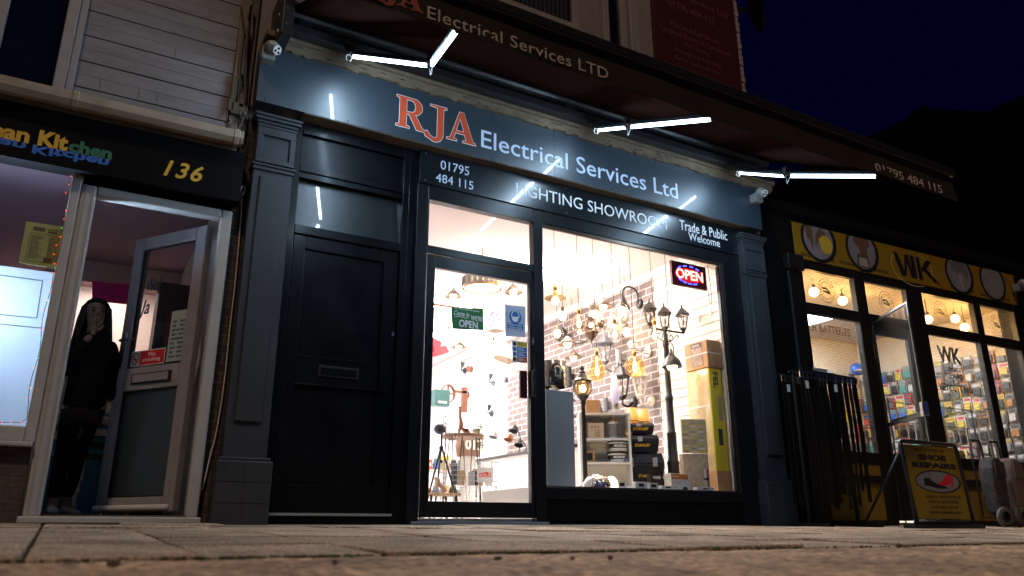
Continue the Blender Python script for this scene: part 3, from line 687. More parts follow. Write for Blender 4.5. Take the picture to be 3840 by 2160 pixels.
fbox([(-.163, .775, 2.11, 2.19)], .01, .02).build('fanlight', DARKGLASS, kb_)
st = fbox([(-.185, .79, .0, .04)], -.075, .10).build('threshold', UPVC, kb_, bevel=.008)
fbox([(-.10, .71, .041, .05)], -.03, .06).build('weather_bar', mat('bronze_strip', (.10, .075, .05), .5), st)
MB().box(.777, .872, .02, .2, -.02, 2.66).build('brick_pier', PIERB, kb_)
for x0, x1, z0, z1 in ((-4, -.225, .545, 1.505),):
    pass
FROST = bpy.data.materials.new('frosted_film'); FROST.use_nodes = True; nn = FROST.node_tree; nn.nodes.clear()
o_ = nn.nodes.new('ShaderNodeOutputMaterial'); a_ = nn.nodes.new('ShaderNodeBsdfTranslucent'); d_ = nn.nodes.new('ShaderNodeBsdfDiffuse'); m_ = nn.nodes.new('ShaderNodeMixShader'); m_.inputs[0].default_value = .3
a_.inputs[0].default_value = (.8, .85, .9, 1); d_.inputs[0].default_value = (.5, .55, .6, 1); nn.links.new(a_.outputs[0], m_.inputs[1]); nn.links.new(d_.outputs[0], m_.inputs[2])
gl_ = nn.nodes.new('ShaderNodeBsdfGlossy'); gl_.inputs[1].default_value = .05; m2_ = nn.nodes.new('ShaderNodeMixShader'); m2_.inputs[0].default_value = .04
nn.links.new(m_.outputs[0], m2_.inputs[1]); nn.links.new(gl_.outputs[0], m2_.inputs[2]); nn.links.new(m2_.outputs[0], o_.inputs[0])
wp = MB().box(-4, -.225, .010, .014, .545, 2.18).build('window_pane', GLASS, kb_)
MB().box(-4, -.225, .016, .019, .545, 1.50).build('frosted_film', FROST, wp)
tf = FLAT(.0155-.001); b = MB()
yb = .009
def strip(a, c, wd=.006):
    A, C = U(*a, yb), U(*c, yb); d = (C-A).normalized(); nrm = Vector((-d.z, 0, d.x))*wd/2
    b.hexa([A-nrm, C-nrm, C+nrm, A+nrm]+[q+Vector((0, .0008, 0)) for q in (A-nrm, C-nrm, C+nrm, A+nrm)])
for a, c in (((-300, 990), (160, 1053)), ((160, 1053), (138, 1193)), ((138, 1193), (-300, 1150)), ((-300, 1185), (160, 1231))): strip(a, c)
b.build('film_line', mat('film_line_grey', (.30, .31, .33), .6), wp)

# interior of the cafe
CW = mat('cafe_wall', (.62, .58, .56), .8); CP = mat('cafe_purple_wall', (.22, .15, .19), .8)
MB().box(-4, .77, .12, 3.3, 0, .05).build('interior_floor', mat('cafe_floor', (.09, .07, .06), .5, noise=.2), kb_)
MB().box(-4, .77, .06, 3.3, 2.32, 2.4).build('interior_ceiling', CP, kb_)
MB().box(-4, .77, 3.2, 3.3, .05, 2.32).build('interior_wall', CW, kb_)
MB().box(.72, .77, .12, 3.2, .05, 2.32).build('interior_wall', CW, kb_)
MB().box(-4.1, -4.0, .05, 3.3, .05, 2.32).build('interior_wall', CW, kb_)
MB().box(-.4, .72, 2.30, 2.36, 2.12, 2.32).build('bulkhead', mat('cafe_bulkhead', (.55, .40, .36), .8), kb_)
MB().box(-.4, .72, 2.60, 3.2, 1.36, 1.46).build('shelf_band', mat('pink_band', (.75, .48, .40), .7), kb_)
ct = thing('serving_counter', (.3, 2.4, .05), 'teal fronted serving counter at the back of the cafe', 'counter')
MB().box(-.6, .7, 2.3, 2.6, .05, .98).build('front', mat('teal_panel', (.01, .17, .24), .5), ct); MB().box(-.62, .71, 2.27, 2.62, .98, 1.02).build('top', mat('counter_top', (.5, .5, .52), .3), ct, bevel=.005)
MB().box(-.215, -.195, .07, 1.6, .05, 1.52).build('half_partition', CW, kb_)  # added panel, keeps the glow behind the film off the open door
fg = thing('drinks_fridge', (-.75, .55, .05), 'tall glowing drinks fridge behind the frosted cafe window', 'fridge')  # unseen glowing box, added to light the frosted film from behind
MB().box(-1.05, -.42, .27, .9, .05, 1.48).build('cabinet', CP, fg); MB().box(-1.0, -.46, .255, .268, 1.02, 1.46).build('lit_front', mat('fridge_light', (1, 1, 1), .5, emit=(.55, .75, 1.0), es=300), fg)
cl = thing('ceiling_light', (.1, 2.75, 2.25), 'small warm ceiling light over the cafe counter', 'light')
MB().box(-.15, .35, 2.7, 2.95, 2.29, 2.318).build('housing', WHITE, cl); MB().box(-.13, .33, 2.72, 2.93, 2.282, 2.2899).build('diffuser', mat('warm_panel', (1, 1, 1), .5, emit=(1, .83, .72), es=40), cl)

dk = thing('drinks_cabinet', (.55, 1.5, .05), 'tall dark brown cabinet with a red front panel behind the open cafe door', 'cabinet')
pa = U(598, 1100, 1.4); MB().box(pa.x, .715, 1.4, 1.75, .05, 1.95).build('carcass', mat('dark_brown_wood', (.022, .010, .006), .5, noise=.3), dk, bevel=.006)
pb_ = U(610, 1290, 1.4); MB().box(pb_.x, .71, 1.388, 1.3995, pb_.z, pb_.z+.28).build('red_panel', mat('dull_red_panel', (.25, .03, .012), .5), dk); MB().box(pa.x+.02, pa.x+.035, 1.37, 1.3995, .9, 1.15).build('handle', BRZ, dk)
# papers
def paper(name, lab, cat, pts, tf, d, m, lines=None, lm=None):
    t = thing(name, tf(sum(p[0] for p in pts)/len(pts), min(p[1] for p in pts), d), lab, cat)
    flat(pts, tf, d, d+.0012, 'sheet', m, t)
    return t
INK = mat('dark_ink', (.03, .03, .035), .7)
def pxpoly(l, y): return [(U(*q, y).x, U(*q, y).z) for q in l]
def fine_print(t, box, tf, d, rows_, m, cols_=((0, .62), (.78, 1))):
    b = MB(); u0, u1, v0, v1 = box; h = (v1-v0)/rows_
    for i in range(rows_):
        for a, c in cols_:
            e = a+(c-a)*random.uniform(.45, 1) if a == 0 else c; q0, q1 = u0+(u1-u0)*a, u0+(u1-u0)*e; zz = v1-h*(i+.8)
            x = q0
            while x < q1:
                ww = random.uniform(.006, .018); x2 = min(x+ww, q1)
                b.hexa([tf(px_, pz_, d) for px_, pz_ in ((x, zz), (x2, zz), (x2, zz+h*.5), (x, zz+h*.5))]+[tf(px_, pz_, d+.0006) for px_, pz_ in ((x, zz), (x2, zz), (x2, zz+h*.5), (x, zz+h*.5))]); x = x2+.004
    return b.build('print', m, t)
y = .009; tf = FLAT(y)
pl = pxpoly(((98, 830), (238, 850), (208, 1008), (70, 985)), y)
mp_ = paper('menu_poster', 'yellow printed menu sheet taped inside the cafe window', 'poster', pl, tf, 0, mat('yellow_paper', (.30, .33, .12), .7, noise=.08))
u0, u1, v0, v1 = pl[3][0]+.03, pl[1][0]-.025, pl[3][1]+.02, pl[0][1]-.07
fine_print(mp_, (u0+.01, u1-.01, v0+.02, v1-.01), tf, .0013, 18, INK)
b = MB()
for a, c, e, g in ((u0, u1, v0, v0+.003), (u0, u1, v1, v1+.003), (u0, u0+.003, v0, v1), (u1-.003, u1, v0, v1)): b.box(a, c, y-.0022, y-.0013, e, g)
b.box(u0+.01, u0+.075, y-.0022, y-.0013, v1+.02, v1+.045); b.box(u0+.09, u1, y-.0022, y-.0013, v1+.035, v1+.042); b.box(u0+.09, u1, y-.0022, y-.0013, v1+.015, v1+.028); b.box(u1-.05, u1-.005, y-.0023, y-.0013, v0+.002, v0+.035)
b.build('border', mat('brown_ink', (.10, .06, .03), .7), mp_)
y = 2.295; pl = pxpoly(((346, 1053), (487, 1068), (480, 1142), (345, 1128)), y)
mg = paper('notice', 'bright magenta notice hanging inside the cafe above the doorway', 'notice', pl, FLAT(y), 0, mat('magenta_paper', (.62, .015, .22), .7))
fine_print(mg, (pl[0][0]+.05, pl[1][0]-.04, pl[3][1]+.06, pl[0][1]-.03), FLAT(y), .0013, 5, INK, ((0, 1),))

# cafe sign
ks = thing('shop_sign', (-1, -.1, 2.16), 'black cafe sign with gold and green lettering and a blue reflection', 'shop sign')
MB().box(-4, .80, -.10, .03, 2.165, 2.545).build('board', mat('black_sign_board', (.0025, .0025, .003), .6, spec=.08), ks, bevel=.002)
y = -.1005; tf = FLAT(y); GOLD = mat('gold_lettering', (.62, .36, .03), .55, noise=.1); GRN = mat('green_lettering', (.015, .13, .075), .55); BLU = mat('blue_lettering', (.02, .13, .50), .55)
k0 = U(138, 548, y); k1 = U(252, 561, y); k2 = U(418, 592, y); kt = U(140, 490, y); n1 = U(106, 540, y)
zb, zt = k0.z+.005, kt.z
text('Caribbean', (n1.x-.62, n1.x, zb, zt+.005), tf, GOLD, ks, bold=.035, space=.95)
text('Kit', (k0.x, k1.x, zb, zt+.01), tf, GOLD, ks, bold=.045)
text('chen', (k1.x+.005, k2.x, zb, zt-.01), tf, GRN, ks, bold=.045)
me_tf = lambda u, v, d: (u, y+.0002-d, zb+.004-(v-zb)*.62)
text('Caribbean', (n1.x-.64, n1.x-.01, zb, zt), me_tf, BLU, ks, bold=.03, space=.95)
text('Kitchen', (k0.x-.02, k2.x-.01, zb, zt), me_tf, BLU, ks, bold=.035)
a, c = U(611, 665, y), U(758, 680, y); z6 = U(640, 663, y).z; z7 = U(640, 600, y).z
text('136', (a.x, c.x, z6, z7), tf, GOLD, ks, name='house_number', bold=.018, shear=.28, space=1.15)

# cables and boxes on the party wall
pc = thing('cable_run', (.7, -.02, 2.6), 'tangle of grey cables and junction boxes between the cladding and the awning', 'cables')
b = MB()
b.tube([U(905, 30, -.05), U(915, 120, -.03), U(900, 240, -.03), U(893, 380, -.03), U(900, 430, -.05), U(905, 470, -.03)], .008)
b.tube([U(945, 0, -.05), U(940, 30, -.08), U(932, 90, -.08), U(925, 200, -.05), U(918, 330, -.05), U(912, 430, -.04)], .006)
b.tube([U(950, 10, -.05), U(936, 25, -.1), U(930, 60, -.1), U(938, 100, -.05)], .006)
b.tube([U(920, 420, -.06), U(905, 470, -.10), U(870, 495, -.08), U(800, 505, -.06), U(730, 507, -.03)], .004)
b.tube([U(918, 440, -.06), U(890, 487, -.12), U(840, 510, -.1), U(780, 517, -.05)], .004)
b.tube([U(850, 410, -.03), U(852, 440, -.05), U(861, 455, -.03)], .006)
b.build('cable', COND, pc)
b = MB()
for px_, py_, sw, sh_ in ((878, 330, .02, .10), (865, 395, .022, .05), (888, 410, .045, .05), (905, 380, .02, .06), (915, 215, .012, .16), (925, 165, .012, .14)):
    p = U(px_, py_, -.03); b.box(p.x-sw, p.x+sw, -.05, 0, p.z-sh_, p.z+sh_)
b.build('junction_box', mat('old_box', (.075, .06, .035), .7, noise=.4, nscale=15), pc, bevel=.006)
wc = MB(); pts = [U(912, 712, 0), U(906, 735, 0), U(905, 800, 0), U(895, 920, 0), U(880, 1080, 0), U(862, 1230, 0), U(846, 1390, 0), U(832, 1500, 0), U(815, 1600, 0), U(806, 1645, 0), U(790, 1700, 0), U(770, 1790, 0), U(758, 1840, 0)]
wc.tube(pts, .0045, 6); p = U(909, 725, -.01)
for k in range(3): wc.tube([Vector((p.x+.015*math.cos(R(q)), -.012-.004*k, p.z+.02+.035*math.sin(R(q)))) for q in range(0, 361, 40)], .004, 5)
tag(wc.build('hanging_cable', WCAB, smooth=True), 'thin white cable hanging down the dark brick pier beside the cafe door', 'cable')

# open cafe door, hinged on the right, swung inwards
hx, hy = .655, .095; ex, ey = .245, .67
dv = Vector((ex-hx, ey-hy, 0)); Lw = dv.length; dv.normalize(); nv = Vector((-dv.y, dv.x, 0))
if nv.y > 0: nv = -nv
def D(u, v, d): p = Vector((hx, hy, 0))+dv*u+nv*d; return (p.x, p.y, v)     # u from hinge, d towards the street
def dbox(b, u0, u1, v0, v1, d0, d1): return b.hexa([D(u0, v0, d0), D(u1, v0, d0), D(u1, v1, d0), D(u0, v1, d0), D(u0, v0, d1), D(u1, v0, d1), D(u1, v1, d1), D(u0, v1, d1)])
DFR = mat('door_leaf_upvc', (.25, .23, .235), .45, noise=.10)
b = MB(); z0, z1 = .075, 2.02; t = .095
for u0, u1, v0, v1 in ((0, t, z0, z1), (Lw-t, Lw, z0, z1), (t, Lw-t, z1-t, z1), (t, Lw-t, z0, z0+t), (t, Lw-t, .88, 1.04)): dbox(b, u0, u1, v0, v1, -.03, .03)
cd_ = b.build('open_door', DFR, kb_, bevel=.008)
b = MB(); dbox(b, t, Lw-t, 1.04, z1-t, -.004, .004); b.build('pane', GLASS, cd_)
FROST2 = FROST.copy(); FROST2.node_tree.nodes['Mix Shader.001'].inputs[0].default_value = .12; FROST2.node_tree.nodes['Glossy BSDF'].inputs[1].default_value = .12; FROST2.name = 'frosted_panel'; FROST2.node_tree.nodes['Translucent BSDF'].inputs[0].default_value = (.34, .46, .55, 1); FROST2.node_tree.nodes['Diffuse BSDF'].inputs[0].default_value = (.08, .10, .11, 1)
b = MB(); dbox(b, t, Lw-t, z0+t, .88, -.004, .004); b.build('frosted_panel', FROST2, cd_)
b = MB()
for a0, a1, v0, v1 in ((t, Lw-t, 1.04, z1-t), (t, Lw-t, z0+t, .88)):
    dbox(b, a0, a0+.008, v0, v1, .005, .02); dbox(b, a1-.008, a1, v0, v1, .005, .02); dbox(b, a0, a1, v0, v0+.008, .005, .02); dbox(b, a0, a1, v1-.008, v1, .005, .02)
b.build('gasket', BLACKM, cd_)
b = MB(); dbox(b, t+.06, Lw-t-.08, .92, .995, .031, .04); lpp = b.build('letter_plate', BLACKM, cd_, bevel=.004)
b = MB(); dbox(b, t+.08, Lw-t-.10, .93, .985, .041, .046); b.build('flap', DFR, lpp, bevel=.003)
b = MB(); dbox(b, Lw-.07, Lw-.04, 1.06, 1.30, .031, .04); hd = b.build('handle', STEEL, cd_, bevel=.004)
b = MB(); b.tube([D(Lw-.055, 1.24, .04), D(Lw-.055, 1.24, .075), D(Lw-.09, 1.24, .08), D(Lw-.18, 1.235, .08)], .011); b.build('lever', STEEL, hd)
b = MB(); dbox(b, .02, Lw-.02, .085, .12, .031, .07); b.build('weather_board', mat('grey_weatherboard', (.5, .5, .52), .35), cd_, bevel=.012)
RED = mat('red_sign_print', (.45, .01, .015), .5); PAP = mat('white_paper', (.62, .62, .6), .7)
ns = thing('no_smoking_sign', D(Lw*.6, 1.05, .006), 'red and white no smoking sticker on the open cafe door', 'sign')
u0, u1, v0, v1 = Lw-.135-.30, Lw-t-.01, 1.055, 1.165
dt = lambda u, v, d: D(u1-(u-u0), v, .0065+d)     # reads left to right from the street
flat(rect(u0, u1, v0, v1), dt, 0, .001, 'sheet', PAP, ns); flat(rect(u0+.09, u1-.005, v0+.006, v1-.006), dt, .0011, .0018, 'red_field', RED, ns)
text('No\nsmoking', (u0+.12, u1-.04, v0+.02, v1-.02), dt, PAP, ns, z=.0022)
ring = MB(); cx, cz = u0+.045, (v0+v1)/2
strokes([arc(cx, cz, .033, .038, 0, 360, 20), [(cx-.022, cz+.025), (cx+.022, cz-.025)]], dt, .0012, .007, 'prohibition_ring', RED, ns); strokes([[(cx-.02, cz-.004), (cx+.02, cz-.004)]], dt, .0011, .008, 'cigarette', INK, ns)
pp = thing('opening_hours_sheet', D(.2, 1.08, .006), 'grey printed sheet on the lower right of the open door glass', 'notice')
u0, u1, v0, v1 = Lw-.10-.17-.06-.09, 0, 0, 0
flat(rect(t+.01, t+.16, 1.06, 1.42), lambda u, v, d: D(u, v, .0065+d), 0, .001, 'sheet', mat('dim_green_paper', (.30, .36, .32), .7), pp)
fine_print(pp, (t+.03, t+.145, 1.08, 1.36), lambda u, v, d: D(t*2+.17-u, v, .0065+d), .0012, 9, INK, ((0, .6), (.6, 1)))
SCR = mat('script_sticker', (.05, .06, .065), .5)
dl = thing('door_lettering', D(.3, 1.5, .006), 'dark curly script stuck on the open cafe door glass', 'lettering')
text('Ja', (Lw-t-.12-.0, Lw-t-.02, 1.40, 1.54), lambda u, v, d: D(Lw-t+(Lw-t-.14)-u, v, .0055+d), SCR, dl, shear=.3, bold=.01)
text('Wel', (Lw-t-.20, Lw-t-.06, 1.60, 1.70), lambda u, v, d: D(Lw-t-.06+(Lw-t-.20)-u, v, .0055+d), SCR, dl, shear=.3, bold=.01)

# fairy lights round the cafe window
fl = thing('string_lights', (-.24, .0, .56), 'string of tiny red and green fairy lights down the edge of the cafe window', 'fairy lights')
pts = []; k = 0
zz = 2.15
while zz > .57: pts.append(Vector((-.236-.008*math.sin(k*.9), -.012, zz))); zz -= .06; k += 1
xx = -.25
while xx > -.75: pts.append(Vector((xx, -.012, .562+.004*math.sin(k)))); xx -= .05; k += 1
b = MB(); b.tube(pts, .0022, 5); b.build('cable', mat('green_wire', (.01, .02, .012), .6), fl)
ems = [mat('bulb_red', (1, .1, .05), .4, emit=(1, .06, .02), es=2.6), mat('bulb_orange', (1, .4, .1), .4, emit=(1, .30, .05), es=2.6), mat('bulb_green', (.1, 1, .2), .4, emit=(.1, 1, .25), es=1.0)]
for i, p in enumerate(pts):
    if random.random() < .86:
        q = MB(); q.ball((p.x+.005*math.sin(i*2), p.y-.004, p.z), .0042, seg=6, ring=4); q.build('bulb', random.choice((ems[0], ems[0], ems[1], ems[2])), fl)

# stacked cafe chairs
def chair(loc, rz, lab):
    t = thing('stacking_chair', (0, 0, 0), lab, 'chair', 'stacked metal chairs inside the cafe')
    for s in (-1, 1):
        b = MB(); b.tube([(s*.19, -.2, 0), (s*.185, -.19, .43), (s*.18, .16, .44), (s*.19, .24, 0)], .012, 7); b.build('leg_frame', CHROME, t)
    b = MB(); b.tube([(-.17, .15, .45), (-.175, .22, .80), (-.1, .235, .86), (.1, .235, .86), (.175, .22, .80), (.17, .15, .45)], .011, 7); b.build('back_frame', CHROME, t)
    MB().box(-.18, .18, -.2, .17, .44, .458).build('seat', mat('chair_slate', (.05, .05, .055), .4), t, bevel=.008)
    b = MB()
    for k in range(3): b.box(-.165, .165, .205+.012*k, .215+.012*k, .58+k*.09, .63+k*.09)
    b.build('backrest', CHROME, t, bevel=.003)
    t.location = loc; t.rotation_euler.z = rz; return t
c0 = chair((.20, 1.35, .05), R(200), 'chrome chair at the bottom of the stack inside the cafe')
for k, lb in enumerate(('chrome chair second up in the stack inside the cafe', 'chrome chair third up in the stack inside the cafe', 'chrome chair on top of the stack inside the cafe')): dup(c0, (.20+.008*(k+1), 1.35, .05+.085*(k+1)), R(200), lb)
dup(c0, (-.12, 1.7, .05), R(160), 'single chrome chair further back in the cafe behind the person')
# ------------------------------------------------------------------ person in the cafe doorway
def skin(name, chains, m, parent, sub=2, links=None):
    """chains: lists of (point, rx, ry); points given twice share a vertex"""
    bm = bmesh.new(); lay = bm.verts.layers.skin.verify(); vm = {}
    first = None
    for ch in chains:
        prev = None
        for p, rx in ch:
            key = tuple(round(c, 4) for c in p)
            if key not in vm:
                v = bm.verts.new(p); v[lay].radius = rx if isinstance(rx, tuple) else (rx, rx); vm[key] = v
                if first is None: first = v; v[lay].use_root = True
            v = vm[key]
            if prev is not None and prev != v and not bm.edges.get((prev, v)): bm.edges.new((prev, v))
            prev = v
    me = bpy.data.meshes.new(name); bm.to_mesh(me); bm.free()
    o = link(name, me, m, parent, smooth=True)
    sk = o.modifiers.new('skin', 'SKIN'); sk.use_smooth_shade = True; sk.branch_smoothing = .4
    sb = o.modifiers.new('sub', 'SUBSURF'); sb.levels = sub; sb.render_levels = sub
    return o
SKINM = mat('skin', (.15, .08, .058), .6, noise=.08, nscale=30)
HAIR = mat('dark_hair', (.008, .005, .004), .5, spec=.15, noise=.3, nscale=60, stretch=(1, 1, .15))
COAT = mat('black_coat', (.004, .004, .0045), .95, spec=.05, noise=.3, nscale=25, bump=.4, bscale=45)
HEM = mat('brown_lining', (.022, .014, .010), .95, spec=.05, noise=.3, nscale=30)
TROU = mat('black_trousers', (.003, .003, .0035), .95, spec=.05, noise=.2, nscale=20)
SHOE = mat('silver_shoe', (.17, .16, .15), .5, noise=.35, nscale=40, bump=.5, bscale=60)
PY = .62
pe = thing('person', (0, PY, .05), 'person in black coat standing in the cafe doorway with one hand raised to the mouth', 'person')
def V3(x, y, z): return (x, PY+y, z)
hip, chest, neck = V3(.055, 0, .80), V3(.045, .01, 1.12), V3(.038, .0, 1.275)
hc = Vector(V3(.040, -.005, 1.415))       # head centre
lh, rh = V3(-.005, 0, .77), V3(.105, .02, .77)
lk, rk = V3(-.015, -.015, .44), V3(.075, .05, .45); la, ra = V3(-.025, .02, .13), V3(.045, .10, .14)
ls, rs = V3(-.085, .02, 1.20), V3(.175, .0, 1.20)
le, re_ = V3(-.105, -.06, .965), V3(.20, .06, .97); lw = V3(.035, -.135, 1.235); rw = V3(.185, .015, .80)
# body: one continuous skin-toned figure under the clothes
body = skin('body', [[(hip, (.10, .075)), (V3(.05, 0, .95), (.085, .065)), (chest, (.10, .075)), (V3(.04, 0, 1.215), (.065, .055)), (neck, .042), (V3(.04, -.005, 1.335), .045), (V3(.04, -.01, 1.385), (.062, .070)), (V3(.04, -.002, 1.44), (.073, .083)), (V3(.04, .005, 1.50), (.052, .060))],
                     [(hip, .1), (lh, .075), (lk, .045), (V3(-.022, .01, .30), .046), (la, .03), (V3(-.028, .01, .085), .032), (V3(-.02, -.075, .07), .028)],
                     [(hip, .1), (rh, .075), (rk, .045), (V3(.06, .08, .30), .046), (ra, .03), (V3(.045, .10, .085), .032), (V3(.06, .02, .07), .028)],
                     [(chest, .1), (ls, .05), (le, .036), (V3(-.05, -.11, 1.11), .031), (lw, .023)],
                     [(chest, .1), (rs, .05), (re_, .036), (V3(.195, .035, .88), .031), (rw, .023)]], SKINM, pe)
# face details: nose, brows/eyes, lips, ears shaped in the same tone
b = MB(); hx_, hy_, hz_ = hc
b.hexa([(hx_+.012, hy_-.078, hz_+.012), (hx_+.020, hy_-.078, hz_+.012), (hx_+.028, hy_-.076, hz_-.022), (hx_+.006, hy_-.076, hz_-.022), (hx_+.014, hy_-.086, hz_+.010), (hx_+.019, hy_-.086, hz_+.010), (hx_+.022, hy_-.100, hz_-.020), (hx_+.013, hy_-.100, hz_-.020)])
nose = b.build('nose', SKINM, pe, bevel=.004)
b = MB()
for dx in (-.018, .048): b.ball((hx_+dx, hy_-.072+.006*abs(dx), hz_+.008), .0095, 1.3, .6, .8, 10, 8)
b.build('eye', mat('eye_dark', (.03, .02, .018), .2), pe, smooth=True)
b = MB()
for dx in (-.018, .048): b.ball((hx_+dx, hy_-.076+.006*abs(dx), hz_+.026), .014, 1.5, .4, .25, 10, 6)
b.build('eyebrow', HAIR, pe, smooth=True)
b = MB(); b.ball((hx_+.016, hy_-.076, hz_-.042), .018, 1.2, .5, .4, 10, 6); b.build('mouth', mat('lips', (.30, .10, .09), .5), pe, smooth=True)
# raised hand: palm and five separate bent fingers resting on the mouth and chin
hm = Vector(lw)
hand = [[(tuple(hm), .022), (tuple(hm+Vector((.008, -.004, .035))), (.030, .016)), (tuple(hm+Vector((.012, .0, .07))), (.034, .014))]]
top = hm+Vector((.012, .0, .07))
h1 = skin('hand', hand, SKINM, pe, 2)
for i, (ox, ln, tilt) in enumerate(((-.026, .052, -.012), (-.008, .062, -.004), (.010, .058, .004), (.026, .045, .012))):
    a = top+Vector((ox, -.002, -.008)); skin('finger', [[(tuple(a), .0095), (tuple(a+Vector((tilt*.4, -.012, ln*.45))), .009), (tuple(a+Vector((tilt*.8, -.008, ln*.8))), .0085), (tuple(a+Vector((tilt, .006, ln*1.05))), .0075)]], SKINM, pe, 1)
a = hm+Vector((.026, -.004, .03)); skin('thumb', [[(tuple(a), .012), (tuple(a+Vector((.024, -.006, .022))), .0105), (tuple(a+Vector((.036, .002, .050))), .009)]], SKINM, pe, 1)
# lowered hand, half curled at the coat pocket
hb = Vector(rw); skin('hand', [[(tuple(hb), .022), (tuple(hb+Vector((-.004, -.01, -.035))), (.016, .030)), (tuple(hb+Vector((-.008, -.015, -.07))), (.014, .034))]], SKINM, pe, 2)
for i, (oy, ln) in enumerate(((-.026, .05), (-.009, .058), (.009, .055), (.025, .042))):
    a = hb+Vector((-.008, -.015+oy, -.066)); skin('finger', [[(tuple(a), .0095), (tuple(a+Vector((-.006, 0, -ln*.5))), .009), (tuple(a+Vector((-.026, 0, -ln*.85))), .008)]], SKINM, pe, 1)
a = hb+Vector((-.004, -.038, -.02)); skin('thumb', [[(tuple(a), .012), (tuple(a+Vector((-.008, -.014, -.026))), .0105), (tuple(a+Vector((-.016, -.012, -.05))), .009)]], SKINM, pe, 1)
# clothes
coat = skin('coat', [[(V3(.062, 0, .735), (.145, .115)), (V3(.062, 0, .80), (.142, .112)), (V3(.055, 0, .95), (.135, .11)), (chest, (.145, .105)), (V3(.042, 0, 1.22), (.090, .075)), (V3(.04, 0, 1.285), (.066, .062))],
                     [(chest, .1), (ls, .070), (V3(-.10, -.02, 1.08), .062), (le, .056), (V3(-.05, -.11, 1.11), .046), (V3(.015, -.13, 1.20), .036)],
                     [(chest, .1), (rs, .070), (V3(.195, .035, 1.08), .064), (re_, .058), (V3(.205, .035, .88), .055), (V3(.195, .015, .815), .048)]], COAT, pe)
b = MB(); b.lathe([(.122, .655), (.128, .70), (.135, .745), (.12, .745), (.112, .66)], (.060, PY, 0), 24); 
for v in b.bm.verts: v.co.y = PY+(v.co.y-PY)*.72; v.co.z += .008*math.sin(v.co.x*40)
b.build('coat_hem', HEM, pe, smooth=True)
skin('trousers', [[(V3(.052, 0, .84), (.12, .09)), (V3(.052, 0, .78), (.118, .09)), (lh, .080), (V3(-.01, -.01, .60), .064), (lk, .052), (V3(-.022, .008, .30), .049), (V3(-.025, .018, .15), .040)],
                  [(V3(.052, 0, .78), .1), (rh, .078), (V3(.10, .035, .60), .062), (rk, .051), (V3(.066, .078, .30), .048), (V3(.045, .098, .16), .040)]], TROU, pe)
for (ax, ay), yaw in (((-.027, .02), -.02), ((.045, .10), .15)):
    skin('shoe', [[(V3(ax, ay+.025, .085), (.040, .036)), (V3(ax+.002, ay-.03, .085), (.041, .034)), (V3(ax+.012+yaw*.2, ay-.10, .076), (.043, .026)), (V3(ax+.02+yaw*.4, ay-.16, .070), (.036, .019))]], SHOE, pe)
    skin('sock', [[(V3(ax, ay+.005, .105), .036), (V3(ax, ay, .16), .036)]], SKINM, pe, 1)
# long hair: cap plus hanging locks
b = MB()
hb_ = hc+Vector((0, .018, .02))
b.ball((hb_.x, hb_.y+.008, hb_.z), .100, .93, .98, 1.06, 20, 14)
for v in list(b.bm.verts):
    if v.co.y < hc.y-.015 and v.co.z < hc.z+.07: b.bm.verts.remove(v)
cap = b.build('hair', HAIR, pe, smooth=True); sl_ = cap.modifiers.new('thick', 'SOLIDIFY'); sl_.thickness = .012
b = MB()
for i in range(46):
    an = R(-38+256*i/45) ; rx_, ry_ = .083, .082
    p0 = Vector((hb_.x+rx_*math.cos(an), hb_.y+.01+ry_*math.sin(an), hb_.z+.03)); ln = .36+random.uniform(-.06, .06)
    side = 1 if math.cos(an) > 0 else -1
    q = [p0, p0+Vector((.012*side, .0, -.10)), p0+Vector((.022*side+random.uniform(-.012, .012), -.008, -.22)), p0+Vector((.018*side+random.uniform(-.02, .02)+(.02 if side > 0 else 0), -.02, -ln))]
    b.tube(q, .015, 6, [.013, .018, .016, .004])
b.build('hair_locks', HAIR, pe, smooth=True)
# ------------------------------------------------------------------ shoe repair shop on the right
wk = thing('repair_shop_building', (8.6, .4, 0), 'dark framed shoe repair shop with yellow sign and warm lit meshed windows', 'shop')
WKB = mat('brown_black_frame', (.008, .006, .005), .5, spec=.25, noise=.25, nscale=9)
WKD = mat('dark_roof_wall', (.004, .0036, .0034), .95, spec=.05, noise=.3, nscale=6)
YEL = mat('yellow_sign', (.20, .115, .004), .45, noise=.08, nscale=3)
YPAN = mat('yellow_panel', (.16, .095, .006), .5, noise=.15, nscale=5)
def wbox(b, u0, u1, d0, d1, v0, v1):
    f = lambda u, d, v: (u, WKY(u)-d, v)
    return b.hexa([f(u0, d0, v0), f(u1, d0, v0), f(u1, d0, v1), f(u0, d0, v1), f(u0, d1, v0), f(u1, d1, v0), f(u1, d1, v1), f(u0, d1, v1)])
for a, c in ((6.18, 6.62), (10.62, 11.3)): b = MB(); wbox(b, a, c, -.2, .03, -.05, 3.38); b.build('pier', WKD, wk, bevel=.01)
b = MB(); wbox(b, 6.18, 11.3, -.25, -.02, 2.80, 3.40); wbox(b, 6.18, 11.3, -.25, .06, 3.30, 3.42); wbox(b, 6.30, 11.2, -.25, -.05, 3.42, 3.50); b.build('parapet', WKD, wk, bevel=.01)
b = MB(); b.prism([(6.18, 2.5, 3.40), (11.3, 2.3, 3.40), (11.3, 6.5, 3.4), (6.18, 6.5, 3.4)], (0, 0, .1)); wbox(b, 6.18, 11.3, -6, -5.8, 0, 3.4); b.build('flat_roof', WKD, wk)
b = MB(); wbox(b, 6.43, 6.60, .0301, .075, .0, 2.75); wbox(b, 6.40, 6.63, .0301, .12, 2.62, 2.80); b.build('pilaster', WKB, wk, bevel=.012)
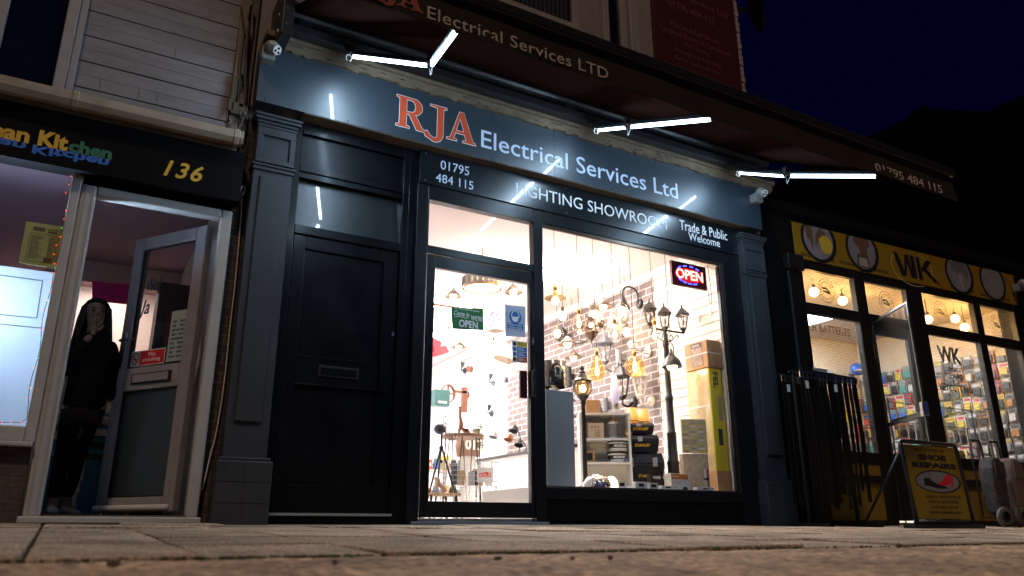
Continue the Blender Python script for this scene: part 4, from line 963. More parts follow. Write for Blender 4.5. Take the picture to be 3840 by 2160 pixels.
# frames
XL = [(6.62, 6.70), (7.53, 7.70), (8.43, 8.72), (9.73, 9.87), (10.60, 10.70)]
b = MB()
for a, c in XL: wbox(b, a, c, -.05, .02, .0, 2.80)
for (a0, a1), (c0, c1) in zip(XL, XL[1:]):
    wbox(b, a1, c0, -.05, .018, 2.70, 2.80); wbox(b, a1, c0, -.05, .018, 2.19, 2.31)
    if a1 != 7.70: wbox(b, a1, c0, -.05, .018, .62, .74)
b.build('frame', WKB, wk, bevel=.006)
for a, c in ((6.70, 7.53), (8.72, 9.73), (9.87, 10.60)):
    b = MB(); wbox(b, a, c, -.05, .005, .05, .62); b.build('stall_riser', YPAN, wk, bevel=.004)
    b = MB(); wbox(b, a, c, .0055, .03, .42, .50); b.build('dado_rail', WKB, wk); b = MB(); wbox(b, a, c, -.05, .02, -.02, .05); b.build('kick_rail', WKB, wk)
WINS = [(6.70, 7.53, 2.31, 2.70, 'trans'), (7.70, 8.43, 2.31, 2.70, 'trans'), (8.72, 9.73, 2.31, 2.70, 'trans'), (9.87, 10.60, 2.31, 2.70, 'trans'), (6.70, 7.53, .74, 2.19, 'w'), (8.72, 9.73, .74, 2.19, 'w'), (9.87, 10.60, .74, 2.19, 'w')]
MESH = mat('mesh_wire', (.02, .017, .014), .5, metal=.5)
for a, c, e, g, t in WINS:
    b = MB(); wbox(b, a, c, -.03, -.026, e, g); o = b.build('pane', GLASS, wk)
def grille(name, lab, f, u0, u1, v0, v1, pitch=.0175, r=.0013, mir=None, par=None):
    b = MB(); n = int((u1-u0)/pitch)
    for i in range(n+1):
        u = u0+(u1-u0)*i/n; b.hexa([f(u-r, -r, v0), f(u+r, -r, v0), f(u+r, -r, v1), f(u-r, -r, v1), f(u-r, r, v0), f(u+r, r, v0), f(u+r, r, v1), f(u-r, r, v1)])
    n = int((v1-v0)/pitch)
    for i in range(n+1):
        v = v0+(v1-v0)*i/n; b.hexa([f(u0, -r, v-r), f(u1, -r, v-r), f(u1, -r, v+r), f(u0, -r, v+r), f(u0, r, v-r), f(u1, r, v-r), f(u1, r, v+r), f(u0, r, v+r)])
    return b.build(name, MESH, par)
wf_ = lambda u, d, v: (u, WKY(u)-.004-d, v)
for a, c, e, g, t in WINS:
    grille('mesh_grille', None, wf_, a, c, e, g, par=wk)
# interior
WCR = mat('cream_wall', (.60, .53, .42), .8, noise=.08)
b = MB(); wbox(b, 6.5, 11.2, -2.6, -2.5, 0, 2.9); b.build('interior_wall', WCR, wk)
b = MB(); wbox(b, 10.75, 10.85, -2.5, -.1, 0, 2.9); b.build('interior_wall', WCR, wk)
b = MB(); wbox(b, 6.45, 6.55, -2.5, -.1, 0, 2.9); b.build('interior_wall', WCR, wk)
b = MB(); wbox(b, 6.55, 10.75, -2.5, -.06, 2.80, 2.9); b.build('interior_ceiling', mat('cream_ceiling', (.60, .50, .38), .8), wk)
b = MB(); wbox(b, 6.55, 10.75, -2.5, -.06, 0, .03); b.build('interior_floor', mat('dark_floor', (.05, .04, .035), .6), wk)
WARM = mat('warm_lamp', (1, 1, 1), .5, emit=(1, .55, .16), es=340); COOL = mat('cool_panel', (1, 1, 1), .5, emit=(.74, .87, 1), es=140)
for px_, py_, d_, m_ in ((3052, 1095, .42, 0), (3160, 1128, .55, 0), (3480, 1198, .35, 0), (3582, 1195, .45, 0), (3560, 1118, .45, 0), (3618, 1228, .35, 0), (3222, 1118, .6, 0)):
    p = UW(px_, py_, -d_); lz = 2.80
    t = thing('pendant_lamp', (p.x, p.y, p.z), 'warm glowing bare bulb hanging behind the upper panes of the repair shop', 'pendant lamp', 'bulbs behind the repair shop upper panes')
    MB().ball(tuple(p), .055, seg=12, ring=8).build('bulb', WARM, t, smooth=True); b = MB(); b.cyl((p.x, p.y, p.z+.04), (p.x, p.y, p.z+.09), .022); b.cyl((p.x, p.y, p.z+.08), (p.x, p.y, lz), .004, seg=6); b.build('cord', BLACKM, t)
for x, d in ((7.1, 1.0), (7.95, 1.45), (8.75, 1.7)):
    t = thing('ceiling_light', (x, d, 2.78), 'square white light panel in the repair shop ceiling', 'light', 'light panels in the repair shop ceiling')
    MB().box(x-.32, x+.32, d-.32, d+.32, 2.785, 2.798).build('housing', WHITE, t); MB().box(x-.30, x+.30, d-.30, d+.30, 2.778, 2.7849).build('diffuser', COOL, t)
# goods hanging in rows on the back and side walls
cols = [(.45, .03, .02), (.03, .10, .45), (.55, .45, .06), (.02, .02, .022), (.02, .02, .022), (.55, .55, .55), (.05, .25, .22), (.40, .18, .05), (.10, .10, .12), (.25, .25, .27), (.04, .04, .05)]
cn = ['red', 'blue', 'yellow', 'black', 'black', 'white', 'teal', 'brown', 'grey', 'grey', 'black']
CM = [mat('pack_%s_%d' % (n_, i), c_, .35, noise=.3, nscale=30) for i, (n_, c_) in enumerate(zip(cn, cols))]
CARD = mat('pack_card', (.17, .165, .16), .35)
def pack(k, x, y, z, wv, hv, rz=0):
    t = thing('hanging_pack', (x, y, z), '%s packet of goods hanging in rows on the repair shop wall' % cn[k], 'packet', 'packets hanging in the repair shop'); 
    MB().box(x-wv/2, x+wv/2, y-.012, y+.004, z, z+hv).build('card', CARD if k % 2 else CM[(k+3) % 11], t)
    b = MB(); b.box(x-wv*.38, x+wv*.38, y-.035, y-.0125, z+.01, z+hv*.62); b.build('goods', CM[k], t, bevel=.008)
    b = MB(); b.box(x-wv*.35, x+wv*.35, y-.0135, y-.0122, z+hv*.72, z+hv*.92); b.build('label', CM[(k*5+1) % 11], t)
    t.rotation_euler.z = rz
rr = random.Random(3)
def pick(x): return rr.choice((3, 4, 8, 9, 5, 3, 0, 1, 2, 7, 6, 10)) if x < 9.6 else rr.choice((3, 4, 8, 9, 3, 10, 5, 2, 3, 7))
for row, z in enumerate((.50, .70, .90, 1.10, 1.30, 1.50, 1.70, 1.90, 2.10)):
    x = 8.85
    while x < 10.6:          # back wall
        wv = rr.choice((.10, .12, .14)); k = pick(x)
        if row in (2, 3) and x < 9.7: k = rr.choice((1, 1, 0, 6, 1))
        if not (row > 4 and rr.random() < .5): pack(k, x, 2.42-.035*(x-6.5), z+rr.uniform(-.02, .02), wv, rr.uniform(.16, .195))
        x += wv+rr.uniform(.004, .018)
    y = .15
    while y < 2.3:           # right hand side wall, packets face the shop
        wv = rr.choice((.11, .12, .14)); pack(rr.choice((1, 1, 0, 6, 5, 3, 8, 2)) if y > 1.1 else pick(10), 10.70, y, z+rr.uniform(-.02, .02), wv, rr.uniform(.16, .195), R(-90)); y += wv+rr.uniform(.01, .03)
for row, z in enumerate((.55, .80, 1.05)):     # nearer display stand behind the right hand windows
    x = 8.95
    while x < 10.4:
        wv = rr.choice((.09, .11))
        if rr.random() < .8: pack(pick(10), x, .75-.035*(x-6.5), z+rr.uniform(-.02, .02), wv, rr.uniform(.13, .19))
        x += wv+rr.uniform(.02, .05)
b = MB()
for z in (.75, 1.0, 1.25, 1.5): b.cyl((8.9, .76-.035*2.4, z), (10.6, .76-.035*4, z), .006, seg=6)
for x in (8.9, 9.75, 10.6): b.cyl((x, .77-.035*(x-6.5), .03), (x, .77-.035*(x-6.5), 1.55), .010, seg=6)
tag(b.build('display_stand', BLACKM), 'black wire display stand behind the right hand repair shop windows', 'display stand')
b = MB()
for z in (.69, .89, 1.09, 1.29, 1.49, 1.69, 1.89): wbox(b, 6.6, 10.7, -2.499, -2.47, z, z+.02)
b.build('display_rail', mat('rail_brown', (.16, .10, .05), .6), wk)
# round bags and caps on the wall
for i, (px_, py_, c_) in enumerate(((3215, 1385, 1), (3305, 1368, 1), (3355, 1345, 1), (3398, 1343, 5), (3110, 1415, 8), (3070, 1425, 0))):
    p = UW(px_, py_, -2.2); x, z = p.x, p.z
    t = thing('cap', (x, p.y, z), ('blue peaked cap nearest the left window edge on the repair shop wall', 'blue and red round cap seen at the left edge of the repair shop door', 'blue cap beside the white one in the repair shop doorway', 'white peaked cap hanging high in the repair shop doorway', 'grey rounded bag hanging behind the left repair shop window', 'red looped bag hanging behind the left repair shop window')[i], 'cap' if i < 4 else 'bag', 'caps and bags on the repair shop wall')
    b = MB(); b.ball((x, p.y, z), .13, 1, .7, .75, 14, 8); b.build('crown', CM[c_], t, smooth=True); b = MB(); b.ball((x-.02, p.y-.09, z-.04), .13, .95, .8, .15, 14, 8); b.build('peak', CM[5 if c_ == 1 else 1], t, smooth=True)
# open glass door and outward mesh gate
def hinge(hx, hy, a):
    dx, dy = math.cos(a), -math.sin(a)
    return lambda u, d, v: (hx+dx*u+d*math.sin(a), hy+dy*u+d*math.cos(a), v)
def gbox(b, f, u0, u1, d0, d1, v0, v1): return b.hexa([f(u0, d0, v0), f(u1, d0, v0), f(u1, d0, v1), f(u0, d0, v1), f(u0, d1, v0), f(u1, d1, v0), f(u1, d1, v1), f(u0, d1, v1)])
gh = (7.71, WKY(7.71)-.03)
ge = None
d_ = fw*FPX+rt*(3403-1920)-up*(1127-1080); tt_ = (2.20-CAM.z)/d_.z; gp = CAM+d_*tt_
ga = math.atan2(gh[1]-gp.y, gp.x-gh[0]); gL = math.hypot(gp.x-gh[0], gp.y-gh[1])
f = hinge(gh[0], gh[1], ga)
b = MB()
for u0, u1, v0, v1 in ((0, .028, .05, 2.20), (gL-.028, gL, .05, 2.20), (.028, gL-.028, 2.172, 2.20), (.028, gL-.028, .05, .08), (.028, gL-.028, 1.02, 1.06)): gbox(b, f, u0, u1, -.012, .012, v0, v1)
gate = b.build('gate', mat('gate_steel', (.045, .04, .038), .35, metal=.7), wk, bevel=.003)
grille('mesh_grille', None, f, .028, gL-.028, .08, 2.172, par=gate)
b = MB(); gbox(b, f, gL-.05, gL+.01, -.03, .03, 1.02, 1.16); gbox(b, f, .05, gL-.03, .013, .022, 1.045, 1.085); b.build('lock_bar', STEEL, gate, bevel=.004)
b = MB()
g = lambda u, d, v: (u, WKY(u)+.03-d, v)
for u0, u1, v0, v1 in ((7.70, 7.78, .05, 2.19), (8.36, 8.43, .05, 2.19), (7.78, 8.36, 2.08, 2.19), (7.78, 8.36, .05, .75)): gbox(b, g, u0, u1, -.02, .02, v0, v1)
dw = b.build('door', WKB, wk, bevel=.004)
b = MB(); gbox(b, g, 7.78, 8.36, -.003, .003, .75, 2.08); b.build('pane', GLASS, dw)
# window lettering and round stickers
BLK = mat('black_vinyl', (.006, .006, .006), .5); GVI = mat('gold_vinyl', (.30, .17, .02), .5)
wl = thing('window_lettering', (9.2, -.02, 1.6), 'black letters stuck on the third repair shop window', 'lettering')
tw = WKF(-.024)
def wtext(s, l, r_, h, par, m, off=-.024, **k):
    p, q = UW(*l, off), UW(*r_, off); text(s, (p.x, q.x, p.z, p.z+h), WKF(off), m, par, **k)
wtext('WK', (3522, 1358), (3610, 1374), .21, wl, BLK, bold=.03); wtext('SHOE', (3555, 1392), (3590, 1400), .05, wl, BLK, bold=.02); wtext('REPAIRS', (3545, 1415), (3612, 1425), .06, wl, BLK, bold=.02); wtext('KEYCUTTING', (3526, 1462), (3648, 1480), .085, wl, BLK, bold=.02)
fl_ = thing('window_stickers', (8, -.02, 2.4), 'faint round gold stickers on the upper panes of the repair shop', 'stickers')
for px_, py_ in ((3098, 1090), (3323, 1135), (3528, 1170), (3738, 1220)):
    p = UW(px_, py_, -.024); strokes([arc(p.x, p.z, .12, .14, 0, 360, 28), arc(p.x, p.z, .085, .10, 0, 360, 24)], tw, 0, .006, 'ring', GVI, fl_)
    strokes([[(p.x-.06, p.z+.02), (p.x+.0, p.z+.03), (p.x+.06, p.z-.02)], [(p.x-.05, p.z-.005), (p.x+.06, p.z-.03)]], tw, 0, .022, 'emblem', GVI, fl_)
wtext('WATCH', (2998, 1235), (3060, 1240), .09, fl_, GVI); wtext('BATTERIES', (3075, 1245), (3190, 1275), .09, fl_, GVI)

# sign
wsn = thing('shop_sign', (8.7, -.1, 2.8), 'yellow repair shop sign with black initials and round picture icons', 'shop sign')
b = MB(); wbox(b, 6.61, 10.73, .0, .035, 2.80, 3.225); b.build('board', YEL, wsn, bevel=.002)
y0 = .0355; tf = WKF(y0)
c5 = lambda x, yy: (2880+x/2.6833, 700+yy/2.6833)
def WP(x, yy): p = UW(*c5(x, yy), y0); return p.x, p.z
GRYP = mat('icon_grey', (.15, .145, .16), .6, noise=.15, nscale=8); BRN = mat('icon_brown', (.10, .05, .025), .6); 
def icon(cx, cy, rpx, kind):
    u, v = WP(cx, cy); u2, _ = WP(cx+rpx, cy); r_ = (u2-u)
    top = 3.222
    clip = lambda pts: [(a, min(c, top)) for a, c in pts]
    flat(clip(ell(u, v, r_, r_*.98)), tf, 0, .001, 'icon_ring', BLK, wsn); flat(clip(ell(u-r_*.02, v, r_*.83, r_*.83)), tf, .0011, .0016, 'icon_disc', GRYP, wsn)
    P = lambda pts, m, dd=.0017: flat([(u+a*r_, min(v+c*r_, top)) for a, c in pts], tf, dd, dd+.0005, 'icon_shape', m, wsn)
    if kind == 0:
        P([(-.7, .75), (-.35, .8), (-.32, -.1), (-.42, -.55), (-.5, -.1), (-.68, .0)], BRN); P([(-.15, .2), (.1, .62), (.42, .35), (.35, .1), (.05, .12), (-.18, -.3), (-.26, -.28)], BRN)
        P([(.0, .05)]+arc(.35, -.15, .40, .40, 100, -130, 10), mat('icon_yellow', (.42, .30, .02), .6), .0023)
    if kind == 1:
        P([(-.45, .55), (-.3, .75), (.1, .6), (.45, .75), (.5, .3), (.3, .1), (.25, -.25), (-.15, -.25), (-.2, .1), (-.5, .3)], BRN); P([(-.45, -.75), (-.35, -.2), (.3, -.2), (.35, -.8)], mat('icon_dark', (.06, .045, .04), .6), .0023); P([(-.3, -.7), (-.28, -.35), (.22, -.35), (.25, -.72)], mat('icon_plate', (.26, .24, .18), .6), .0029)
    if kind == 2: P([(-.6, .5), (-.2, .75), (.35, .6), (.7, .2), (.55, -.3), (.35, -.1), (.1, .1), (-.2, .0), (-.55, .2)], mat('icon_key', (.09, .085, .09), .6)); P([(-.1, .0), (.1, .0), (.15, -.7), (-.05, -.7)], mat('icon_blade', (.22, .21, .22), .6), .0023)
    if kind == 3: P([(-.4, -.4), (.35, -.5), (.35, .2), (-.4, .25)], mat('icon_lock', (.15, .15, .16), .6)); strokes([[(u+a*r_, v+c*r_) for a, c in arc(-.02, .22, .27, .35, 180, 0, 10)]], tf, .0017, r_*.12, 'icon_shape', mat('icon_lock', (.15, .15, .16), .6), wsn)
icon(510, 535, 170, 0); icon(947, 640, 157, 1); icon(1925, 880, 132, 2); icon(2262, 960, 122, 3)
def wline(s, l, r_, h):
    p, q = WP(*l), WP(*r_); text(s, (p[0], q[0], p[1], p[1]+h), tf, BLK, wsn, bold=.018, space=1.1)
wline('SHOE REPAIRS', (336, 690), (668, 752), .042); wline('TROPHIES \u00b7 ENGRAVING', (715, 772), (1203, 872), .040); wline('KEY CUTTING', (1840, 1020), (2078, 1072), .036); wline('SECURITY LOCKS', (2145, 1095), (2430, 1150), .034)
# WK letters drawn as slabs
A = WP(1255, 650); Bm = WP(1320, 888); C_ = WP(1735, 975); hgt = A[1]-Bm[1]; u0, v0 = A[0], Bm[1]+.0; u1 = C_[0]; ww = u1-u0
PT = lambda pts: [(u0+a*ww, v0+c*hgt) for a, c in pts]
for pts in ([(0, 1), (.085, 1), (.20, .22), (.245, .98), (.335, 1.0), (.37, .25), (.37, 1.0), (.46, 1.0), (.47, .0), (.34, .0), (.285, .62), (.22, .0), (.12, .0)],
            [(.50, 1.0), (.58, 1.0), (.60, .0), (.51, .0)],
            [(.60, .50), (.74, .94), (.86, .94), (.72, .52), (1.0, -.06), (.86, .0), (.655, .42), (.60, .40)]): flat(PT(pts), tf, .0, .0022, 'initial_letter', BLK, wsn)
uc, vc = WP(1450, 820); strokes([arc(uc, vc, .40*ww*1.15, hgt*.78, 140, 300, 24), arc(uc, vc, .40*ww*1.15, hgt*.78, -30, 60, 14)], tf, 0, .008, 'swirl', mat('swirl_cream', (.55, .42, .15), .5), wsn)

# dark neighbours against the sky
far = thing('dark_house', (20, 7, 0), 'unlit black house with a steep hipped roof beyond the repair shop', 'house')
def roofpt(px, py, y): p = U(px, py, y); return p
yy = 7.0
a_, b_, c_, d4 = roofpt(3335, 592, yy), roofpt(3477, 404, yy), roofpt(3500, 407, yy), roofpt(3800, 425, yy)
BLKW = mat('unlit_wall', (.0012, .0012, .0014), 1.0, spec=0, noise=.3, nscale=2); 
e0 = roofpt(3060, 745, yy)
b = MB()
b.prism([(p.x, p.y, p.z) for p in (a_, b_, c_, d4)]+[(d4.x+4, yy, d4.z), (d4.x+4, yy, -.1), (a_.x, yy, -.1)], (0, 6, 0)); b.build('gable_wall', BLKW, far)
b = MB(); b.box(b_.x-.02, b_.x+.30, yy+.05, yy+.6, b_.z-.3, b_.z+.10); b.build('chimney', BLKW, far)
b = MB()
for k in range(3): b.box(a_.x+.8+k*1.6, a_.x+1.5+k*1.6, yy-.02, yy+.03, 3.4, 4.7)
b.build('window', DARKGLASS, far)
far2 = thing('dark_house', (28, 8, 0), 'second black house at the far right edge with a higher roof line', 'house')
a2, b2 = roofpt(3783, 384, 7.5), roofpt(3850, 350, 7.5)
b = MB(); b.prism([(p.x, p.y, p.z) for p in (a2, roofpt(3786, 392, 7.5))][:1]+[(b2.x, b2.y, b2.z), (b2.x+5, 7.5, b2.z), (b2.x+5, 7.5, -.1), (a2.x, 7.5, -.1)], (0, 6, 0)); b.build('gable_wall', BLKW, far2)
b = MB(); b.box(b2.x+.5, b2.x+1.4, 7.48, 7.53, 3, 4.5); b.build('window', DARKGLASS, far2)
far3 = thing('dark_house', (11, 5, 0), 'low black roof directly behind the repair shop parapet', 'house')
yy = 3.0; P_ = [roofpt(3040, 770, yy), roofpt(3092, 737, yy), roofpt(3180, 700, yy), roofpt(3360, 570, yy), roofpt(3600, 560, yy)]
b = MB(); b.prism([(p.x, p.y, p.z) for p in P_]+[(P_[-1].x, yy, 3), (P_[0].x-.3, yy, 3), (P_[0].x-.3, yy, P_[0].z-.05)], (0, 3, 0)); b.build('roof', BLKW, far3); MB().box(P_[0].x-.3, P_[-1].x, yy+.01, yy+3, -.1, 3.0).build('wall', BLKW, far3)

# A-board
ab = thing('a_board', (7.6, -1.0, gz(-1.0)), 'yellow a board advertising shoe repairs with black tubular frame on the pavement', 'a-board')
d_ = fw*FPX+rt*(3425-1920)-up*(1978-1080)
yA = -1.0; TL, TR, BL, BR = U(3372, 1655, yA+.08), U(3582, 1655, yA+.08), U(3424, 1958, yA), U(3632, 1958, yA)
u0, u1 = (TL.x+BL.x)/2, (TR.x+BR.x)/2; v0, v1 = BL.z, TL.z; lean = .05
AF = lambda u, v, d: (u, yA+lean*(v-v0)/(v1-v0)-d, v)
flat(rect(u0+.03, u1-.03, v0+.03, v1-.03), AF, 0, .006, 'panel', mat('yellow_poster', (.17, .115, .006), .45, noise=.06), ab)
b = MB(); rr_ = .05
fp = [(u0, v0)]+[(u0, v1-rr_)]+[(u0+rr_-rr_*math.cos(R(q)), v1-rr_+rr_*math.sin(R(q))) for q in (30, 60, 90)]+[(u1-rr_+rr_*math.sin(R(q)), v1-rr_+rr_*math.cos(R(q))) for q in (0, 30, 60, 90)]+[(u1, v0)]
b.tube([AF(u, v, .004) for u, v in fp], .020, 8); b.tube([AF(u0, v0, .004), AF(u1, v0, .004)], .018, 8); b.tube([AF(u0+.05, v1-.06, -.02), (u0+.05, yA+.55, v0)], .014); b.tube([AF(u1-.05, v1-.06, -.02), (u1-.05, yA+.55, v0)], .014); b.build('frame', BLACKM, ab, smooth=True)
b = MB(); b.box(u0-.10, u1+.10, yA-.05, yA+.06, v0-.06, v0-.018); 
for x in (u0-.04, u1+.02): b.box(x, x+.05, yA-.12, yA+.12, gz(yA)-.004, v0-.058)
b.build('base', BLACKM, ab, bevel=.006)
W_ = u1-u0; H_ = v1-v0
def al(s, a, c, e, g, m=BLK, **k): text(s, (u0+W_*a, u0+W_*c, v0+H_*e, v0+H_*g), AF, m, ab, z=.0065, **k)
al('ALL TYPES OF', .22, .76, .885, .925); al('SHOE', .27, .76, .775, .85, bold=.05); al('REPAIRS', .13, .92, .675, .745, bold=.05); al('HEELS : STILETTOS', .24, .86, .300, .330, bold=.01); al('STICK ON SOLES', .28, .80, .235, .265, bold=.01); al('LEATHER SOLES', .30, .78, .170, .200, bold=.01); al('ZIPPER REPAIRS ETC', .24, .84, .105, .135, bold=.01)
E_ = lambda a, c, rx, ry: [(u0+W_*(a+rx*math.cos(R(q))), v0+H_*(c+ry*math.sin(R(q)))) for q in range(0, 360, 12)]
flat(E_(.53, .505, .41, .145), AF, .0062, .0068, 'oval', BLK, ab); flat(E_(.52, .505, .38, .128), AF, .0069, .0074, 'oval', GRYP, ab)
Q = lambda pts: [(u0+W_*a, v0+H_*c) for a, c in pts]
flat(Q([(.28, .54), (.36, .55), (.46, .49), (.66, .44), (.68, .42), (.5, .415), (.36, .44), (.26, .45)]), AF, .0075, .008, 'shoe_picture', BLK, ab)
flat(Q([(.50, .47), (.60, .52), (.72, .62), (.80, .57), (.80, .50), (.765, .42), (.755, .42), (.745, .50), (.68, .47), (.60, .45)]), AF, .0081, .0085, 'heel_picture', RED, ab)

# belt rack
rx0, rx1 = U(2985, 1450, -.5).x+.06, U(3205, 1480, -.5).x+.02; rw = rx1-rx0
br = thing('belt_rack', ((rx0+rx1)/2, -.42, gz(-.42)), 'black rack of long hanging belts with a white card outside the repair shop', 'belt rack')
b = MB(); 
for x in (rx0+.06, rx1-.06): b.cyl((x, -.38, 0), (x, -.38, 1.42), .018); b.box(x-.03, x+.03, -.62, -.16, -.02, .02)
for dy in (-.52, -.38, -.24): b.cyl((rx0, dy, 1.40), (rx1, dy, 1.38), .012)
b.build('stand', mat('rack_black', (.006, .006, .006), .6, spec=.2), br)
bm_ = [mat('belt_black', (.004, .0035, .0035), .5, spec=.2), mat('belt_brown', (.012, .007, .005), .5, spec=.2)]
for i in range(32):
    x = rx0+.01+(rw-.02)*(i % 18)/17.2*(1 if i < 18 else 1)+rr.uniform(-.012, .012); y = -.52 if i < 18 else -.30; ln = rr.uniform(1.08, 1.26); b = MB(); sw = rr.uniform(-.015, .015)
    pts = [(x, y, 1.385), (x+sw, y-.012, 1.385-ln*.5), (x+sw*1.6, y, 1.385-ln)]
    for p, q in zip(pts, pts[1:]): b.hexa([(p[0]-.020, p[1]-.002, p[2]), (p[0]+.020, p[1]-.002, p[2]), (q[0]+.020, q[1]-.002, q[2]), (q[0]-.020, q[1]-.002, q[2]), (p[0]-.020, p[1]+.002, p[2]), (p[0]+.020, p[1]+.002, p[2]), (q[0]+.020, q[1]+.002, q[2]), (q[0]-.020, q[1]+.002, q[2])])
    be = b.build('belt', bm_[rr.random() < .15], br)
    b = MB(); zz = 1.39; b.box(x-.024, x+.024, y-.012, y-.006, zz-.07, zz-.06); b.box(x-.024, x+.024, y-.012, y-.006, zz-.02, zz-.01); b.box(x-.024, x-.015, y-.012, y-.006, zz-.06, zz-.02); b.box(x+.015, x+.024, y-.012, y-.006, zz-.06, zz-.02); b.build('buckle', STEEL, be)
    if i % 9 == 1: MB().box(x-.02, x+.02, y-.02, y-.016, 1.22, 1.29).build('price_tag', WHITE, be)
p = U(3078, 1408, -.44); MB().box(p.x-.10, p.x+.10, p.y-.003, p.y+.003, p.z-.07, p.z+.07).build('card', mat('grey_card', (.32, .30, .26), .7), br)
MB().cyl((p.x, p.y+.006, 1.38), (p.x, p.y+.006, p.z), .004, seg=6).build('card_stem', STEEL, br)
# shopping trolleys
def trolley(x, y, m, lab):
    g0 = gz(y); t = thing('shopping_trolley', (x, y, g0), lab, 'shopping trolley', 'shopping trolleys outside the repair shop')
    b = MB(); pr = [(-.085, .12), (.085, .12), (.115, .45), (.11, .60), (.075, .69), (.03, .72), (-.03, .72), (-.075, .69), (-.11, .60), (-.115, .45)]
    b.prism([(x+a, y-.09, g0+c) for a, c in pr], (0, .18, 0)); b.build('bag', m, t, bevel=.045, seg=3)
    b = MB(); b.box(x-.09, x+.09, y-.103, y-.085, g0+.50, g0+.66); b.build('flap', m, t, bevel=.012)
    b = MB(); b.tube([(x-.11, y+.11, g0+.08), (x-.10, y+.12, g0+.85), (x-.075, y+.12, g0+.91), (x+.075, y+.12, g0+.91), (x+.10, y+.12, g0+.85), (x+.11, y+.11, g0+.08)], .011, 7); b.tube([(x-.17, y+.09, g0+.10), (x+.17, y+.09, g0+.10)], .009); b.build('handle_frame', BLACKM, t, smooth=True)
    for s in (-1, 1):
        wv = MB(); wv.lathe([(.055, -.018), (.095, -.020), (.100, 0), (.095, .020), (.055, .018)], (x+s*.185*.65, y-.12, g0+.10), 22, (.25*s, -1, 0), close=False)
        wh = wv.build('wheel', mat('tyre_grey', (.05, .046, .041), .7), t, smooth=True); wv = MB(); wv.cyl((x+s*.185*.65, y-.108, g0+.10), (x+s*.185*.65, y-.118, g0+.10), .056, seg=18); wv.build('hub', BLACKM, wh)
    return t
FLO = bpy.data.materials.new('floral_cloth'); FLO.use_nodes = True; n_ = FLO.node_tree; pb = n_.nodes['Principled BSDF']; pb.inputs['Roughness'].default_value = .8
vo = n_.nodes.new('ShaderNodeTexVoronoi'); vo.inputs['Scale'].default_value = 22; tc_ = n_.nodes.new('ShaderNodeTexCoord'); n_.links.new(tc_.outputs['Object'], vo.inputs[0])
cr_ = n_.nodes.new('ShaderNodeValToRGB'); cr_.color_ramp.elements[0].color = (.10, .018, .008, 1); cr_.color_ramp.elements[1].color = (.07, .056, .045, 1); cr_.color_ramp.elements[0].position = .30; cr_.color_ramp.elements[1].position = .36
n_.links.new(vo.outputs['Distance'], cr_.inputs[0]); n_.links.new(cr_.outputs[0], pb.inputs['Base Color'])
FL2 = FLO.copy(); FL2.name = 'dark_floral_cloth'; c2 = FL2.node_tree.nodes['Color Ramp'].color_ramp; c2.elements[0].color = (.04, .02, .014, 1); c2.elements[1].color = (.006, .005, .005, 1)
p = ong(3757, 1985)
tp = UW(3757, 1975, .5); trolley(tp.x, WKY(tp.x)-.5, FL2, 'dark patterned shopping trolley nearest the yellow a board')
tp = UW(3822, 1975, .5); trolley(tp.x+.02, WKY(tp.x)-.5, FLO, 'cream floral shopping trolley at the right edge of the photo')
# ------------------------------------------------------------------ inside the lit showroom
PANEL = mat('ceiling_panel', (1, 1, 1), .5, emit=(1, .93, .89), es=105)
for x, y_, lb in ((4.5, 1.6, 'nearest the shop window'), (3.6, 3.2, 'second from the shop window'), (4.6, 4.8, 'third from the shop window'), (3.7, 6.4, 'furthest from the shop window')):
    t = thing('ceiling_light', (x, y_, 2.8), 'bright white light panel in the showroom ceiling, '+lb, 'light', 'light panels in the showroom ceiling')
    b = MB(); b.box(x-.5, x-.49, y_-.005, y_+.005, 2.722, 2.849); b.box(x+.49, x+.5, y_-.005, y_+.005, 2.722, 2.849); b.build('hanger', WHITE, t); MB().box(x-.60, x+.60, y_-.15, y_+.15, 2.69, 2.7215).build('diffuser', PANEL, t)
t = thing('batten_light', (4.45, .24, 2.8), 'slim white batten light on the ceiling just inside the top of the shop window', 'light')  # added fill light out of view, brightens the window display from the front
MB().box(3.5, 5.4, .21, .27, 2.81, 2.849).build('housing', WHITE, t); MB().box(3.52, 5.38, .215, .265, 2.785, 2.8095).build('diffuser', mat('batten_glow', (1, 1, 1), .5, emit=(1, .74, .50), es=95), t)
BULB = mat('bulb_glow', (1, 1, 1), .5, emit=(1, .72, .38), es=45)
AMBER = glassmat('amber_glass', (1.0, .80, .50), 1.45); CLEAR = glassmat('clear_glass', (1, .98, .95), 1.45)
BRASS = mat('brass', (.45, .28, .10), .3, metal=1.0); DBRZ = mat('dark_bronze', (.07, .045, .025), .35, metal=.8)
FROSTB = mat('frosted_bulb', (.9, .9, .9), .4, emit=(1, .88, .72), es=5)
FIL = mat('filament', (1, .7, .3), .4, emit=(1, .62, .22), es=90)
CZ = 2.85
